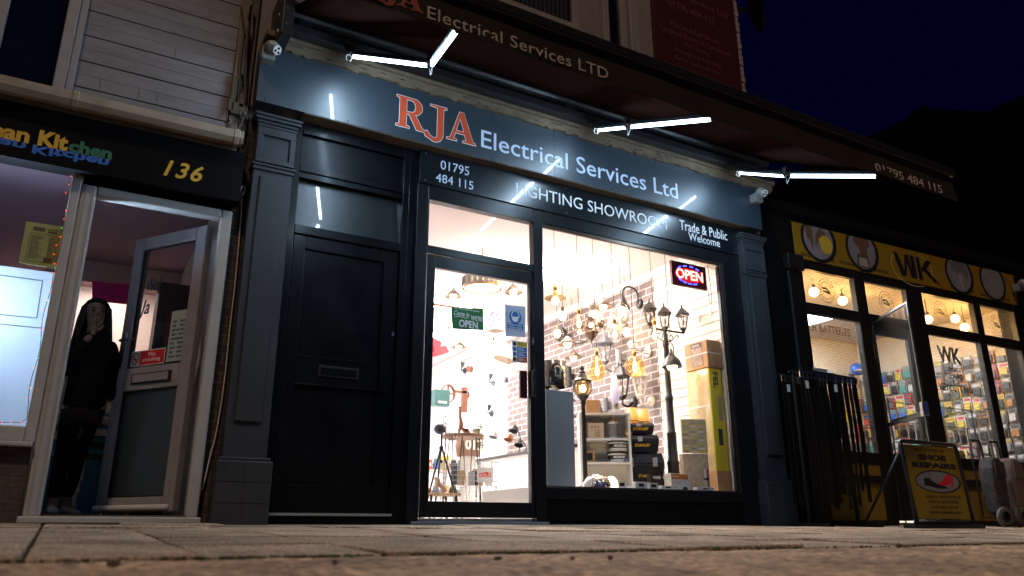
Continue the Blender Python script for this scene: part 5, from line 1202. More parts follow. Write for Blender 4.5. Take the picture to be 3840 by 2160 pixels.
def pendant(px, py, y_, kind, lab):
    p = U(px, py, y_); t = thing('pendant_light', (p.x, p.y, p.z), lab, 'pendant light', 'pendant lights in the shop window')
    x, y, z = p
    def cord(z0): b = MB(); b.cyl((x, y, z0), (x, y, CZ-.02), .0042, seg=6); b.build('cord', DBRZ, t); b = MB(); b.cyl((x, y, CZ-.025), (x, y, CZ), .04, seg=16); b.build('ceiling_rose', DBRZ, t)
    def holder(z0, r=.02, h=.07, m=BRASS): b = MB(); b.lathe([(.006, h), (r*.6, h-.005), (r*.7, h*.7), (r, h*.65), (r, h*.3), (r*.8, h*.28), (r*.85, 0), (0, 0)], (x, y, z0), 14); b.build('lamp_holder', m, t, smooth=True)
    if kind == 'flat':
        b = MB(); b.lathe([(.012, .06), (.02, .05), (.025, .015), (.10, -.012), (.105, -.02), (.098, -.02), (.02, .008), (.0, .008)], (x, y, z), 28, close=False); b.build('shade', BRASS, t, smooth=True); holder(z+.05); b = MB(); b.ball((x, y, z-.045), .035, 1, 1, 1.15, 14, 10); b.build('bulb', BULB, t, smooth=True); cord(z+.11)
    elif kind in ('facet', 'drop', 'globe', 'pear'):
        r, sz = {'facet': (.075, 1.15), 'drop': (.085, 1.25), 'globe': (.105, 1.0), 'pear': (.065, 1.25)}[kind]
        b = MB()
        n = 12; prof = []
        for k in range(n+1):
            a = math.pi*k/n; rr_ = r*math.sin(a); zz = -r*sz*math.cos(a)
            if zz > 0 and kind in ('drop', 'pear'): rr_ *= (1-.45*(zz/(r*sz))); zz *= 1.35
            prof.append((max(rr_, .001 if k == 0 else .016 if k == n else rr_), zz))
        b.lathe(prof, (x, y, z), 10 if kind == 'facet' else 24, close=False); b.build('glass_bulb', AMBER if kind in ('globe', 'drop') else CLEAR, t, smooth=kind != 'facet')
        zt = z+prof[-1][1]; holder(zt-.005, .02, .08); cord(zt+.07)
        b = MB(); b.cyl((x, y, zt), (x, y, z+r*.4), .006)
        for k in range(6): a = k*math.pi/3; b.tube([(x+.010*math.cos(a), y+.010*math.sin(a), z+r*.45), (x+.02*math.cos(a), y+.02*math.sin(a), z), (x+.012*math.cos(a), y+.012*math.sin(a), z-r*.5)], .0028, 5)
        b.build('filament', FIL, t)
        if kind == 'facet':
            b = MB()
            for k in range(5): a = k*2*math.pi/5; b.tube([(x+.02*math.cos(a), y+.02*math.sin(a), zt), (x+.085*math.cos(a), y+.085*math.sin(a), z+.01), (x+.03*math.cos(a), y+.03*math.sin(a), z-.095)], .0025, 5)
            b.build('wire_cage', BRASS, t)
    elif kind == 'bell':
        b = MB(); b.lathe([(.012, .17), (.016, .12), (.03, .115), (.045, .09), (.075, .06), (.092, .02), (.100, -.01), (.102, -.02), (.096, -.02), (.088, .015), (.07, .05), (.0, .08)], (x, y, z), 28, close=False); b.build('shade', BLACKM, t, smooth=True)
        b = MB(); b.ball((x, y, z-.012), .05, 1, 1, .8, 14, 10); b.build('bulb', BULB, t, smooth=True); b = MB(); b.tube([(x-.03, y, z+.12), (x-.035, y, z+.20), (x, y, z+.25), (x+.035, y, z+.20), (x+.03, y, z+.12)], .006); b.build('yoke', BLACKM, t); cord(z+.24)
    return t
PD = .5
pendant(2082, 1112, PD, 'flat', 'brass pendant with a flat disc shade at the left of the shop window')
pendant(2171, 1212, PD, 'facet', 'pendant with a faceted cage bulb second from the left in the window')
pendant(2239, 1390, PD, 'drop', 'low hanging pendant with a big amber teardrop bulb')
pendant(2306, 1255, PD, 'pear', 'pendant with a small pear shaped bulb on a brass holder')
pendant(2381, 1376, PD, 'globe', 'pendant with a large round amber globe bulb')
pendant(2455, 1258, PD, 'pear', 'pendant with a clear bulb hanging in front of the black lamp post')
pendant(2520, 1370, PD, 'bell', 'black bell shaped pendant hanging in front of the lamp post')

# further small pendants deeper in the showroom
for i, (px, py, y_) in enumerate(((2110, 1185, 1.3), (2128, 1290, 1.9), (2196, 1120, 1.6), (2222, 1180, 2.3), (2262, 1150, 1.4), (2330, 1165, 1.2), (2350, 1245, 1.5), (2150, 1340, 2.6), (2090, 1250, 2.4), (1650, 1180, 3.2), (1700, 1110, 2.8), (1760, 1150, 3.6), (1880, 1110, 3.0), (1925, 1095, 2.2), (1850, 1290, 4.2), (1945, 1240, 3.4), (1720, 1300, 4.6), (1680, 1250, 4.0))):
    p = U(px, py, y_); k = i % 3
    t = thing('pendant_light', tuple(p), ('small glowing bulb pendant', 'small pendant with a dark cone shade', 'small pendant with a clear glass jar')[k]+' hanging '+('behind the front window pendants' if i < 9 else 'seen through the door glass'), 'pendant light', 'small pendants deeper in the showroom')
    b = MB(); b.cyl((p.x, p.y, p.z+.09), (p.x, p.y, CZ), .004, seg=6); b.cyl((p.x, p.y, p.z+.04), (p.x, p.y, p.z+.10), .018, seg=10); b.build('cord', DBRZ, t); b = MB(); b.ball(tuple(p), .042, 1, 1, 1.2, 12, 8); b.build('bulb', BULB, t, smooth=True)
    b = MB()
    if k == 1: b.lathe([(.02, .09), (.04, .07), (.11, -.01), (.105, -.01), (.03, .06)], tuple(p), 18, close=False); b.build('shade', mat('grey_brown_shade', (.10, .07, .05), .4), t, smooth=True)
    elif k == 2: b.lathe([(.02, .08), (.07, .05), (.085, -.02), (.06, -.09), (.02, -.10)], tuple(p), 18, close=False); b.build('glass', CLEAR, t, smooth=True)
    else: b.bm.free()
# shelves with stock low at the left of the showroom floor
sh = thing('stock_shelf', (2.9, 2.6, .045), 'low white stock shelf with coloured goods seen through the lower left of the door glass', 'shelf')
q = U(1630, 1760, 2.6); b = MB(); b.box(q.x-.1, q.x+.55, 2.6, 2.9, q.z-.02, q.z); b.box(q.x-.1, q.x-.08, 2.6, 2.9, .046, q.z-.0205); b.box(q.x+.53, q.x+.55, 2.6, 2.9, .046, q.z-.0205); b.box(q.x-.08, q.x+.53, 2.6, 2.9, .30, .32); b.build('rack', WHITE, sh)
gc_ = [((.55, .10, .05), 'red'), ((.05, .18, .40), 'blue'), ((.60, .42, .05), 'yellow'), ((.05, .05, .05), 'black'), ((.10, .30, .15), 'green'), ((.45, .28, .16), 'tan')]
rq = random.Random(11)
for k in range(12):
    c_, nm_ = gc_[k % 6]; xx = q.x-.04+.105*(k % 6); zz = q.z+.001 if k < 6 else .321; hh = rq.uniform(.07, .16); t = thing('stock_jar' if k % 2 else 'carton', (xx, 2.68, zz), nm_+(' jar' if k % 2 else ' carton')+(' on top of' if k < 6 else ' on the lower board of')+' the low white stock shelf', 'jar' if k % 2 else 'box', 'goods on the low stock shelf'); m_ = mat('stock_'+nm_, c_, .45); b = MB()
    if k % 2: b.lathe([(.035, 0), (.045, hh*.5), (.03, hh*.85), (.03, hh)], (xx, 2.70, zz), 16); b.build('jar', m_, t, smooth=True); b = MB(); b.cyl((xx, 2.70, zz+hh), (xx, 2.70, zz+hh+.015), .033, seg=14); b.build('lid', WHITE, t)
    else: b.box(xx-.04, xx+.04, 2.66, 2.74, zz, zz+hh); b.build('carton', m_, t, bevel=.003); flat(rect(xx-.025, xx+.025, zz+hh*.3, zz+hh*.7), FLAT(2.66), .0005, .001, 'label', WHITE, t)
def lantern(b_, g_, x, y, z, s=1.0):
    """six sided street lantern standing on z: frame builder b_, glass builder g_"""
    n = 6; rb, rt_, h = .040*s, .072*s, .17*s
    b_.lathe([(.012*s, -.03*s), (.03*s, -.02*s), (.045*s, 0), (.042*s, .012*s)], (x, y, z), n)
    for k in range(n):
        a = 2*math.pi*k/n; b_.cyl((x+rb*math.cos(a), y+rb*math.sin(a), z+.01*s), (x+rt_*math.cos(a), y+rt_*math.sin(a), z+h), .0055*s, seg=5)
    b_.lathe([(.092*s, h-.004), (.094*s, h+.008*s), (.055*s, h+.055*s), (.05*s, h+.06*s), (.03*s, h+.085*s), (.012*s, h+.095*s), (.010*s, h+.11*s), (.014*s, h+.118*s), (.004*s, h+.14*s)], (x, y, z), n)
    g_.lathe([(rb*.92, .012*s), (rt_*.94, h-.006*s)], (x, y, z), n, close=False)
# tall three headed lamp post
LX, LY = 5.20, .56
lpst = thing('lamp_post', (LX, LY, .305), 'tall black three headed lamp post standing in the shop window', 'lamp post')
hz = U(2505, 1240, LY).z; b = MB()
b.lathe([(r_, z_*(hz+.03-.305)/1.86) for r_, z_ in [(.10, 0), (.10, .03), (.075, .05), (.06, .12), (.058, .30), (.064, .32), (.05, .35), (.046, .62), (.052, .64), (.040, .66), (.036, 1.0), (.042, 1.02), (.042, 1.05), (.032, 1.07), (.029, 1.35), (.036, 1.37), (.028, 1.40), (.024, 1.62), (.034, 1.64), (.034, 1.70), (.022, 1.72), (.02, 1.80), (.03, 1.83), (.0, 1.86)]], (LX, LY, .305), 18)
b.build('post', BLACKM, lpst, smooth=True)
heads = [U(2439, 1215, LY), U(2560, 1208, LY)]
b = MB(); 
b.tube([(heads[0].x, LY, hz), (heads[1].x, LY, hz)], .012, 8)
for hd_ in heads:
    s = 1 if hd_.x > LX else -1
    b.lathe([(.012, 0), (.02, .02), (.012, .03), (.02, .045), (.02, .05)], (hd_.x, LY, hz-.005), 10)
    pts = []
    for k in range(15):
        an = R(200-k*32); r_ = .012+.0028*k; pts.append((LX+s*(.075+r_*math.cos(an)), LY, hz-.065+r_*math.sin(an)))
    b.tube(pts, .0055, 6)
    pts = [(LX+s*.03, LY, hz-.12), (LX+s*.09, LY, hz-.10), (LX+s*.14, LY, hz-.05), (LX+s*.17, LY, hz-.03), (LX+s*.185, LY, hz-.045), (LX+s*.175, LY, hz-.06), (LX+s*.163, LY, hz-.05)]; b.tube(pts, .0055, 6)
b.build('arm', BLACKM, lpst, smooth=True)
for (x, z, lb) in ((heads[0].x, hz+.045, 'l'), (heads[1].x, hz+.045, 'r'), (LX-.055, hz+.0, 'c')):
    yy_ = LY if lb != 'c' else LY-.07
    b, g = MB(), MB(); lantern(b, g, x, yy_, z, .86); l_ = b.build('lantern', BLACKM, lpst); g.build('glass', CLEAR, l_)
    q = MB(); q.ball((x, yy_, z+.07), .024, 1, 1, 1.3, 10, 8); q.build('bulb', mat('unlit_bulb', (.75, .75, .75), .3), l_, smooth=True)
# short lamp post with a caged globe
SX, SY = 4.045, .42
sp = thing('lamp_post', (SX, SY, .305), 'shorter black lamp post with a glowing caged globe lantern', 'lamp post')
zt = U(2192, 1490, SY).z-.02
b = MB(); b.lathe([(.085, 0), (.085, .02), (.06, .035), (.03, .06), (.022, .10), (.02, zt-.305-.05), (.03, zt-.305-.04), (.022, zt-.305-.02), (.03, zt-.305)], (SX, SY, .305), 16); b.build('post', BLACKM, sp, smooth=True)
b = MB(); b.lathe([(.02, -.02), (.035, 0), (.06, .03), (.055, .04)], (SX, SY, zt), 14); H2 = .155
for k in range(8):
    a = 2*math.pi*k/8; b.tube([(SX+.055*math.cos(a), SY+.055*math.sin(a), zt+.035), (SX+.088*math.cos(a), SY+.088*math.sin(a), zt+.09), (SX+.080*math.cos(a), SY+.080*math.sin(a), zt+.14), (SX+.055*math.cos(a), SY+.055*math.sin(a), zt+H2+.02)], .0055, 6)
b.lathe([(.085, H2), (.088, H2+.015), (.06, H2+.04), (.04, H2+.075), (.03, H2+.085), (.034, H2+.10), (.02, H2+.115), (.022, H2+.14), (.008, H2+.16)], (SX, SY, zt), 16); ln_ = b.build('lantern', BLACKM, sp)
b = MB(); b.ball((SX, SY, zt+.10), .070, 1, 1, .95, 18, 12); b.build('globe', AMBER, ln_, smooth=True)
b = MB(); b.ball((SX, SY, zt+.10), .03, 1, 1, 1.2, 12, 8); b.build('bulb', BULB, ln_, smooth=True)

# wall lights on the brick papered wall
WX = 5.60
def wp(px, py): return UX(px, py, WX-.001)
def wall_lantern(px, py, m, s, lab, up_=True, glass=CLEAR, lit=None, out=.16):
    p = wp(px, py); t = thing('wall_light', tuple(p), lab, 'wall light', 'wall lights on the showroom wall')
    b = MB(); b.cyl((p.x, p.y, p.z), (p.x-.022, p.y, p.z), .062*s, .052*s, 16); b.tube([(p.x-.02, p.y, p.z), (p.x-out*.5, p.y, p.z-.05*s), (p.x-out, p.y, p.z-.03*s if up_ else p.z+.10*s), (p.x-out, p.y, p.z+.03*s if up_ else p.z+.06*s)], .012*s, 8); b.build('bracket', m, t, smooth=True)
    b, g = MB(), MB(); lantern(b, g, p.x-out, p.y, p.z+.05*s, s*1.15)
    if not up_:
        for q in (b, g): q.rot(Matrix.Rotation(math.pi, 3, 'X'), (p.x-out, p.y, p.z+.05*s))
    l_ = b.build('lantern', m, t); g.build('glass', glass, l_)
    q = MB(); q.ball((p.x-out, p.y, p.z+(.13 if up_ else -.04)*s), .026*s, 1, 1, 1.3, 10, 8); q.build('bulb', lit or mat('unlit_bulb', (.75, .75, .75), .3), l_, smooth=True)
    return t
p = wp(2400, 1140); t = thing('wall_light', tuple(p), 'black swan neck wall light near the top of the brick papered wall', 'wall light', 'wall lights on the showroom wall')
b = MB(); b.cyl((p.x, p.y, p.z), (p.x-.025, p.y, p.z), .06, .05, 16); pts = [(p.x-.02, p.y, p.z)]+[(p.x-.14+.115*math.cos(R(a)), p.y, p.z+.09+.10*math.sin(R(a))) for a in range(-20, 181, 20)]+[(p.x-.255, p.y, p.z+.05)]
b.tube(pts, .012, 8); b.build('bracket', BLACKM, t, smooth=True); b = MB(); b.lathe([(.014, .06), (.03, .04), (.04, 0), (.07, -.06), (.085, -.10), (.08, -.10), (.0, .02)], (p.x-.255, p.y, p.z), 20, close=False); b.build('shade', BLACKM, t, smooth=True); b = MB(); b.ball((p.x-.255, p.y, p.z-.10), .05, seg=12, ring=8); b.build('bulb', BULB, t, smooth=True)
wall_lantern(2376, 1510, BLACKM, 1.15, 'large black six sided wall lantern low on the brick wall')
wall_lantern(2445, 1505, mat('ivory_metal', (.68, .64, .56), .45), 1.05, 'ivory wall lantern beside the black one on the brick wall')
wall_lantern(2310, 1378, mat('pewter', (.16, .17, .19), .35, metal=.7), 1.1, 'pewter wall lantern with a pointed cap left of the globe pendant')
wall_lantern(2345, 1190, mat('silver_metal', (.55, .52, .48), .3, metal=.8), 1.0, 'silver hooked wall lantern with a lit bulb below the swan neck light', up_=False, lit=BULB)
wall_lantern(2255, 1215, DBRZ, .9, 'bronze wall lantern hanging downwards with an amber bulb', up_=False, lit=BULB)
def updown(px, py, m, h, r, lab):
    p = wp(px, py); t = thing('wall_light', tuple(p), lab, 'wall light', 'wall lights on the showroom wall')
    MB().box(p.x-.05, p.x, p.y-.03, p.y+.03, p.z-.04, p.z+.04).build('bracket', m, t, bevel=.004); b = MB(); b.cyl((p.x-.08, p.y, p.z-h/2), (p.x-.08, p.y, p.z+h/2), r, seg=18); b.build('tube', m, t); return t
updown(2340, 1340, STEEL, .16, .035, 'steel tube wall light between the pewter lantern and the globe')
updown(2150, 1415, BLACKM, .26, .045, 'black up and down tube light left of the caged globe')
updown(2128, 1425, STEEL, .18, .03, 'slim steel tube light at the left of the black tube light')
updown(2290, 1520, mat('grey_tube', (.12, .12, .13), .4), .16, .035, 'grey tube light low on the wall above the white shelf')
updown(2265, 1540, STEEL, .14, .03, 'small steel tube light low on the wall above the white shelf')
p = wp(2432, 1320); t = thing('wall_light', tuple(p), 'chrome twin arm wall light with a round base right of the globe', 'wall light', 'wall lights on the showroom wall')
b = MB(); b.cyl(p, (p.x-.02, p.y, p.z), .065, seg=20); b.tube([(p.x-.02, p.y, p.z+.01), (p.x-.2, p.y, p.z+.02)], .009); b.tube([(p.x-.02, p.y, p.z-.02), (p.x-.2, p.y, p.z-.01)], .009); b.cyl((p.x-.26, p.y, p.z+.05), (p.x-.18, p.y, p.z+.05), .05, seg=16); b.build('bracket', CHROME, t)
p = wp(2215, 1260); t = thing('wall_light', tuple(p), 'open black wire frame lantern high at the left of the brick wall', 'wall light', 'wall lights on the showroom wall')
b = MB(); q0, q1 = p.x-.26, p.x-.08; 
for (xx, yq) in ((0, 0), (0, 1), (1, 0), (1, 1)): b.cyl((p.x-.17+(xx-.5)*.13, p.y+(yq-.5)*.13, p.z-.10), (p.x-.17+(xx-.5)*.09, p.y+(yq-.5)*.09, p.z+.10), .006, seg=6)
for zz, e in ((-.10, .065), (.10, .045)):
    c = [(p.x-.17-e, p.y-e, p.z+zz), (p.x-.17+e, p.y-e, p.z+zz), (p.x-.17+e, p.y+e, p.z+zz), (p.x-.17-e, p.y+e, p.z+zz)]
    for i in range(4): b.cyl(c[i], c[(i+1) % 4], .006, seg=6)
b.box(p.x-.17, p.x, p.y-.015, p.y+.015, p.z+.09, p.z+.12); b.build('frame', BLACKM, t); b = MB(); b.ball((p.x-.17, p.y, p.z+.03), .03); b.build('bulb', BULB, t, smooth=True)
p = wp(2135, 1265); t = thing('wall_light', tuple(p), 'black tilted spotlight at the far left of the brick wall', 'wall light', 'wall lights on the showroom wall')
b = MB(); b.cyl(p, (p.x-.05, p.y, p.z), .04); b.hexa([(p.x-.2, p.y-.05, p.z-.02), (p.x-.1, p.y-.05, p.z-.09), (p.x-.1, p.y+.05, p.z-.09), (p.x-.2, p.y+.05, p.z-.02), (p.x-.13, p.y-.05, p.z+.12), (p.x-.05, p.y-.05, p.z+.06), (p.x-.05, p.y+.05, p.z+.06), (p.x-.13, p.y+.05, p.z+.12)]); b.build('head', BLACKM, t, bevel=.005)

# LED open sign hanging in the window
Y = .16; a0, a1, a2, a3 = U(2516, 974, Y), U(2516, 1063, Y), U(2653, 1002, Y), U(2653, 1090, Y)
os_ = thing('open_sign', (5.25, Y, 2.3), 'glowing red and blue open sign hanging at the top right of the window', 'sign')
x0, x1, z0, z1 = a0.x, a3.x, a1.z, a0.z
MB().box(x0, x1, Y, Y+.03, z0, z1).build('case', mat('sign_maroon', (.07, .004, .008), .25), os_, bevel=.004)
tf = FLAT(Y)
b = MB(); e_ = ell((x0+x1)/2-.005, (z0+z1)/2-.005, (x1-x0)*.40, (z1-z0)*.30)
flat(e_, tf, .0005, .001, 'red_glow_panel', mat('red_backlight', (.4, .0, .0), .4, emit=(1, .012, .006), es=.55), os_)
NEO = mat('neon_core', (1, .6, .5), .4, emit=(1, .50, .42), es=3.2); NEOH = mat('neon_edge', (1, .05, .02), .4, emit=(1, .03, .01), es=1.6)
bx = (x0+(x1-x0)*.12, x1-(x1-x0)*.12, z0+(z1-z0)*.30, z1-(z1-z0)*.30)
text('OPEN', (bx[0]-.006, bx[1]+.006, bx[2]-.008, bx[3]+.008), tf, NEOH, os_, name='neon_edge', bold=.055, z=.002)
text('OPEN', bx, tf, NEO, os_, name='neon_letters', bold=.012, z=.004)
BL_ = mat('blue_led', (.1, .1, 1), .4, emit=(.06, .06, 1.0), es=6)
b = MB(); cx, cz, rx_, rz_ = (x0+x1)/2, (z0+z1)/2, (x1-x0)*.40, (z1-z0)*.37
for k in range(4):
    for (s, off) in ((1, 0), (-1, 0)):
        for j in range(3):
            a = R(140-k*27-j*5.5) if s == 1 else R(-140+k*22+j*5.5)
            b.ball((cx+rx_*math.cos(a), Y-.004, cz+rz_*math.sin(a)), .007, seg=8, ring=5)
b.build('blue_led', BL_, os_)
b = MB(); b.tube([(x1-.0, Y+.02, z0+.06), (x1+.035, Y+.03, z0+.04), (x1+.05, Y+.04, z0-.03), (x1+.06, Y+.04, z0-.12), (x1+.075, Y+.04, z0-.13), (x1+.09, Y+.04, z0-.06), (x1+.085, Y+.04, z0+.10), (x1+.07, Y+.04, z1+.05)], .0032, 6); b.build('cable', BLACKM, os_)
b = MB(); 
for fx in (.25, .75): b.cyl((x0+(x1-x0)*fx, Y+.02, z1), (x0+(x1-x0)*fx+.02, Y+.06, z1+.18), .003, seg=5)
b.build('chain', STEEL, os_)
ba = thing('window_shelf_bracket', (5.45, .15, 2.5), 'dark bracket arm under the ceiling at the top right window corner', 'bracket')
p, q = U(2625, 985, .3), U(2690, 1008, .10); b = MB(); b.hexa([(p.x, p.y, p.z), (q.x, q.y, q.z), (q.x, q.y+.05, q.z), (p.x, p.y+.05, p.z), (p.x, p.y, p.z+.02), (q.x, q.y, q.z+.03), (q.x, q.y+.05, q.z+.03), (p.x, p.y+.05, p.z+.02)]); b.build('arm', mat('bracket_grey', (.25, .20, .18), .4), ba)
# slatwall hooks
for px, py, lb in ((2622, 1195, 'lower'), (2666, 1172, 'upper')):
    p = UX(px, py, 5.601); t = thing('slatwall_hook', tuple(p), 'chrome prong hook on the white slatted wall, the %s of two' % lb, 'hook', 'hooks on the slatted wall')
    MB().box(p.x-.006, p.x, p.y-.016, p.y+.016, p.z-.035, p.z+.035).build('plate', WHITE, t); b = MB(); b.tube([(p.x-.004, p.y, p.z), (p.x-.24, p.y, p.z+.005), (p.x-.25, p.y, p.z+.02)], .004); b.build('prong', CHROME, t)

# cabinet, table lamp
GRY = mat('blue_grey_cabinet', (.30, .335, .36), .5)
gc = thing('cabinet', (3.68, .3, .305), 'tall plain blue grey cabinet at the left end of the window display', 'cabinet')
pa, pb_ = U(2055, 1468, .18), U(2150, 1470, .18)
MB().box(pa.x-.02, pb_.x, .18, .50, .306, pb_.z).build('carcass', GRY, gc, bevel=.004)
b = MB()
for zz in (pb_.z-.08, pb_.z-.22): b.box(pb_.x+.001, pb_.x+.03, .19, .49, zz, zz+.02)
b.build('side_shelf', mat('pine', (.45, .30, .17), .6), gc)
b = MB()
for k in range(4): b.cyl((pa.x-.055+.012*k, .20, .306), (pa.x-.055+.012*k, .20, pb_.z+.1), .004, seg=6)
b.build('post', BRASS, gc)
TL_ = U(2075, 1400, .36); tl = thing('table_lamp', (TL_.x, .36, pb_.z), 'table lamp with a wrapped black drum shade standing on the grey cabinet', 'table lamp')
zc = TL_.z; b = MB(); b.lathe([(.108, -.13), (.115, .10), (.111, .10), (.104, -.13)], (TL_.x, .36, zc), 28, close=False); b.build('shade', mat('wrapped_black', (.025, .022, .018), .12, noise=.5, nscale=12, coat=.6), tl, smooth=True)
b = MB()
for k in range(3): b.lathe([(.001, -.042), (.035, -.02), (.042, 0), (.035, .02), (.001, .042)], (TL_.x, .36, pb_.z+.05+.065*k), 8)
b.cyl((TL_.x, .36, pb_.z), (TL_.x, .36, pb_.z+.012), .07, seg=18); b.cyl((TL_.x, .36, pb_.z+.01), (TL_.x, .36, zc), .006); b.build('base', CHROME, tl)

# white shelf unit with stock
WS = mat('white_melamine', (.80, .79, .78), .35)
sY = .55; pc_ = U(2262, 1556, sY+.02); zb_ = .306; x0, x1 = pc_.x-.24, pc_.x+.24; zt_ = pc_.z; mark = names()
su = thing('shelf_unit', ((x0+x1)/2, sY+.12, zb_), 'white open shelf unit with lighting stock standing in the window display', 'shelf unit')
b = MB(); b.box(x0, x0+.02, sY, sY+.26, zb_, zt_); b.box(x1-.02, x1, sY, sY+.26, zb_, zt_); b.box(x0+.02, x1-.02, sY+.25, sY+.26, zb_, zt_); b.box(x0-.002, x1+.002, sY-.002, sY+.262, zt_, zt_+.02); b.build('carcass', WS, su)
zs = [zb_+.04, zb_+.04+(zt_-zb_-.04)/3, zb_+.04+2*(zt_-zb_-.04)/3]
for zz in zs: MB().box(x0+.02, x1-.02, sY+.003, sY+.25, zz-.018, zz).build('shelf', WS, su)
def bx(name, lab, cat, x, y, z, sx, sy, sz, m, rz=0, group=None, flap=None):
    t = thing(name, (x, y, z), lab, cat, group); MB().box(x-sx/2, x+sx/2, y-sy/2, y+sy/2, z, z+sz).build('carton', m, t, bevel=.003); t.rotation_euler.z = rz; return t
KRAFT = mat('kraft_card', (.38, .22, .10), .75, noise=.12, nscale=20); WBOX = mat('white_carton', (.75, .74, .72), .5); ORG = mat('orange_print', (.75, .22, .02), .5)
t = bx('carton', 'brown and orange printed carton on the top shelf of the white unit', 'box', x0+.16, sY+.10, zs[2], .15, .1, .15, mat('beige_carton', (.62, .48, .34), .6)); tf = FLAT(sY+.10-.05); 
for k in range(4): flat(rect(x0+.15+.0, x0+.20, zs[2]+.02+.018*k, zs[2]+.03+.018*k), tf, .0005, .001, 'stripe', KRAFT, t)
for k in range(3): flat(ell(x0+.12+.03*k, zs[2]+.11, .011, .015, 14), tf, .0005, .001, 'dot', KRAFT, t)
t = thing('corn_bulb', (x0+.33, sY+.1, zs[2]), 'white ribbed corn bulb with brass cap on the top shelf', 'bulb')
b = MB(); b.cyl((x0+.33, sY+.1, zs[2]), (x0+.33, sY+.1, zs[2]+.16), .05, seg=20); b.build('body', WHITE, t); b = MB()
for k in range(8): a = R(200+k*20); b.box(x0+.33+.052*math.cos(a)-.006, x0+.33+.052*math.cos(a)+.006, sY+.1+.052*math.sin(a)-.004, sY+.1+.052*math.sin(a)+.004, zs[2]+.02, zs[2]+.14)
b.build('led_rib', mat('grey_rib', (.16, .14, .12), .5), t); b = MB(); b.cyl((x0+.33, sY+.1, zs[2]+.16), (x0+.33, sY+.1, zs[2]+.21), .03, .018, 14); b.build('cap', BRASS, t)
t = thing('spot_lamp', (x0+.46, sY+.08, zs[2]), 'small round brass spot lamp on the top shelf', 'lamp'); b = MB(); b.cyl((x0+.46, sY+.04, zs[2]+.04), (x0+.46, sY+.08, zs[2]+.04), .04, .025, 18); b.build('reflector', BRASS, t); b = MB(); b.ball((x0+.46, sY+.036, zs[2]+.04), .02); b.build('bulb', WHITE, t, smooth=True)
t = bx('carton', 'small brown carton with a lamp picture on the middle shelf', 'box', x0+.09, sY+.1, zs[1], .10, .1, .11, KRAFT); flat(rect(x0+.06, x0+.12, zs[1]+.02, zs[1]+.09), FLAT(sY+.05), .0005, .001, 'picture', BLACKM, t)
for k in range(2):
    zz = zs[1]+k*.105; xx = x0+.36+.01*k; t = thing('tub', (xx, sY+.12, zz), '%s of the two white tubs with black label bands on the middle shelf' % ('lower', 'upper')[k], 'tub', 'tubs on the white shelf unit')
    b = MB(); b.lathe([(.082, 0), (.092, .08), (.092, .085)], (xx, sY+.12, zz), 28); b.build('tub', WHITE, t); b = MB(); b.lathe([(.097, .083), (.099, .095), (.095, .10), (.0, .101)], (xx, sY+.12, zz), 28); b.build('lid', BLACKM, t)
    b = MB(); b.lathe([(.0865, .028), (.0915, .068)], (xx, sY+.12, zz), 28, close=False); b.build('label_band', mat('label_black', (.02, .02, .02), .4), t)
    ct_ = lambda u, v, d, xx=xx: (xx+(.0905+d)*math.sin((u-xx)/.091), sY+.12-(.0905+d)*math.cos((u-xx)/.091), v)
    text('MEGABUCKET', (xx-.045, xx+.085, zz+.038, zz+.060), ct_, LETW, t, bold=.02, z=.0012)
t = thing('spot_lamp', (x1-.06, sY+.08, zs[1]), 'small silver spot lamp at the right end of the middle shelf', 'lamp'); b = MB(); b.cyl((x1-.06, sY+.05, zs[1]+.03), (x1-.06, sY+.10, zs[1]+.03), .03, .02, 18); b.build('reflector', CHROME, t); b = MB(); b.cyl((x1-.06, sY+.08, zs[1]), (x1-.06, sY+.08, zs[1]+.01), .025); b.build('foot', CHROME, t)
# items on top of the shelf unit
t = bx('carton', 'plain brown carton on top of the white shelf unit', 'box', x0+.14, sY+.14, zt_+.021, .14, .14, .13, KRAFT)
t = thing('lava_lamp', (x0+.36, sY+.1, zt_+.021), 'tall slim glass lamp with a pale violet column on top of the shelf unit', 'lamp'); b = MB(); b.lathe([(.05, 0), (.03, .09), (.035, .10)], (x0+.36, sY+.1, zt_+.021), 18); b.lathe([(.022, .40), (.012, .45)], (x0+.36, sY+.1, zt_+.021), 18); b.build('base', STEEL, t, smooth=True); b = MB(); b.lathe([(.033, .10), (.045, .18), (.022, .40)], (x0+.36, sY+.1, zt_+.021), 18); b.build('glass', mat('violet_glass', (.62, .55, .72), .15, emit=(.8, .7, 1), es=.4), t, smooth=True)

spin(mark, (pc_.x, sY), R(-30))
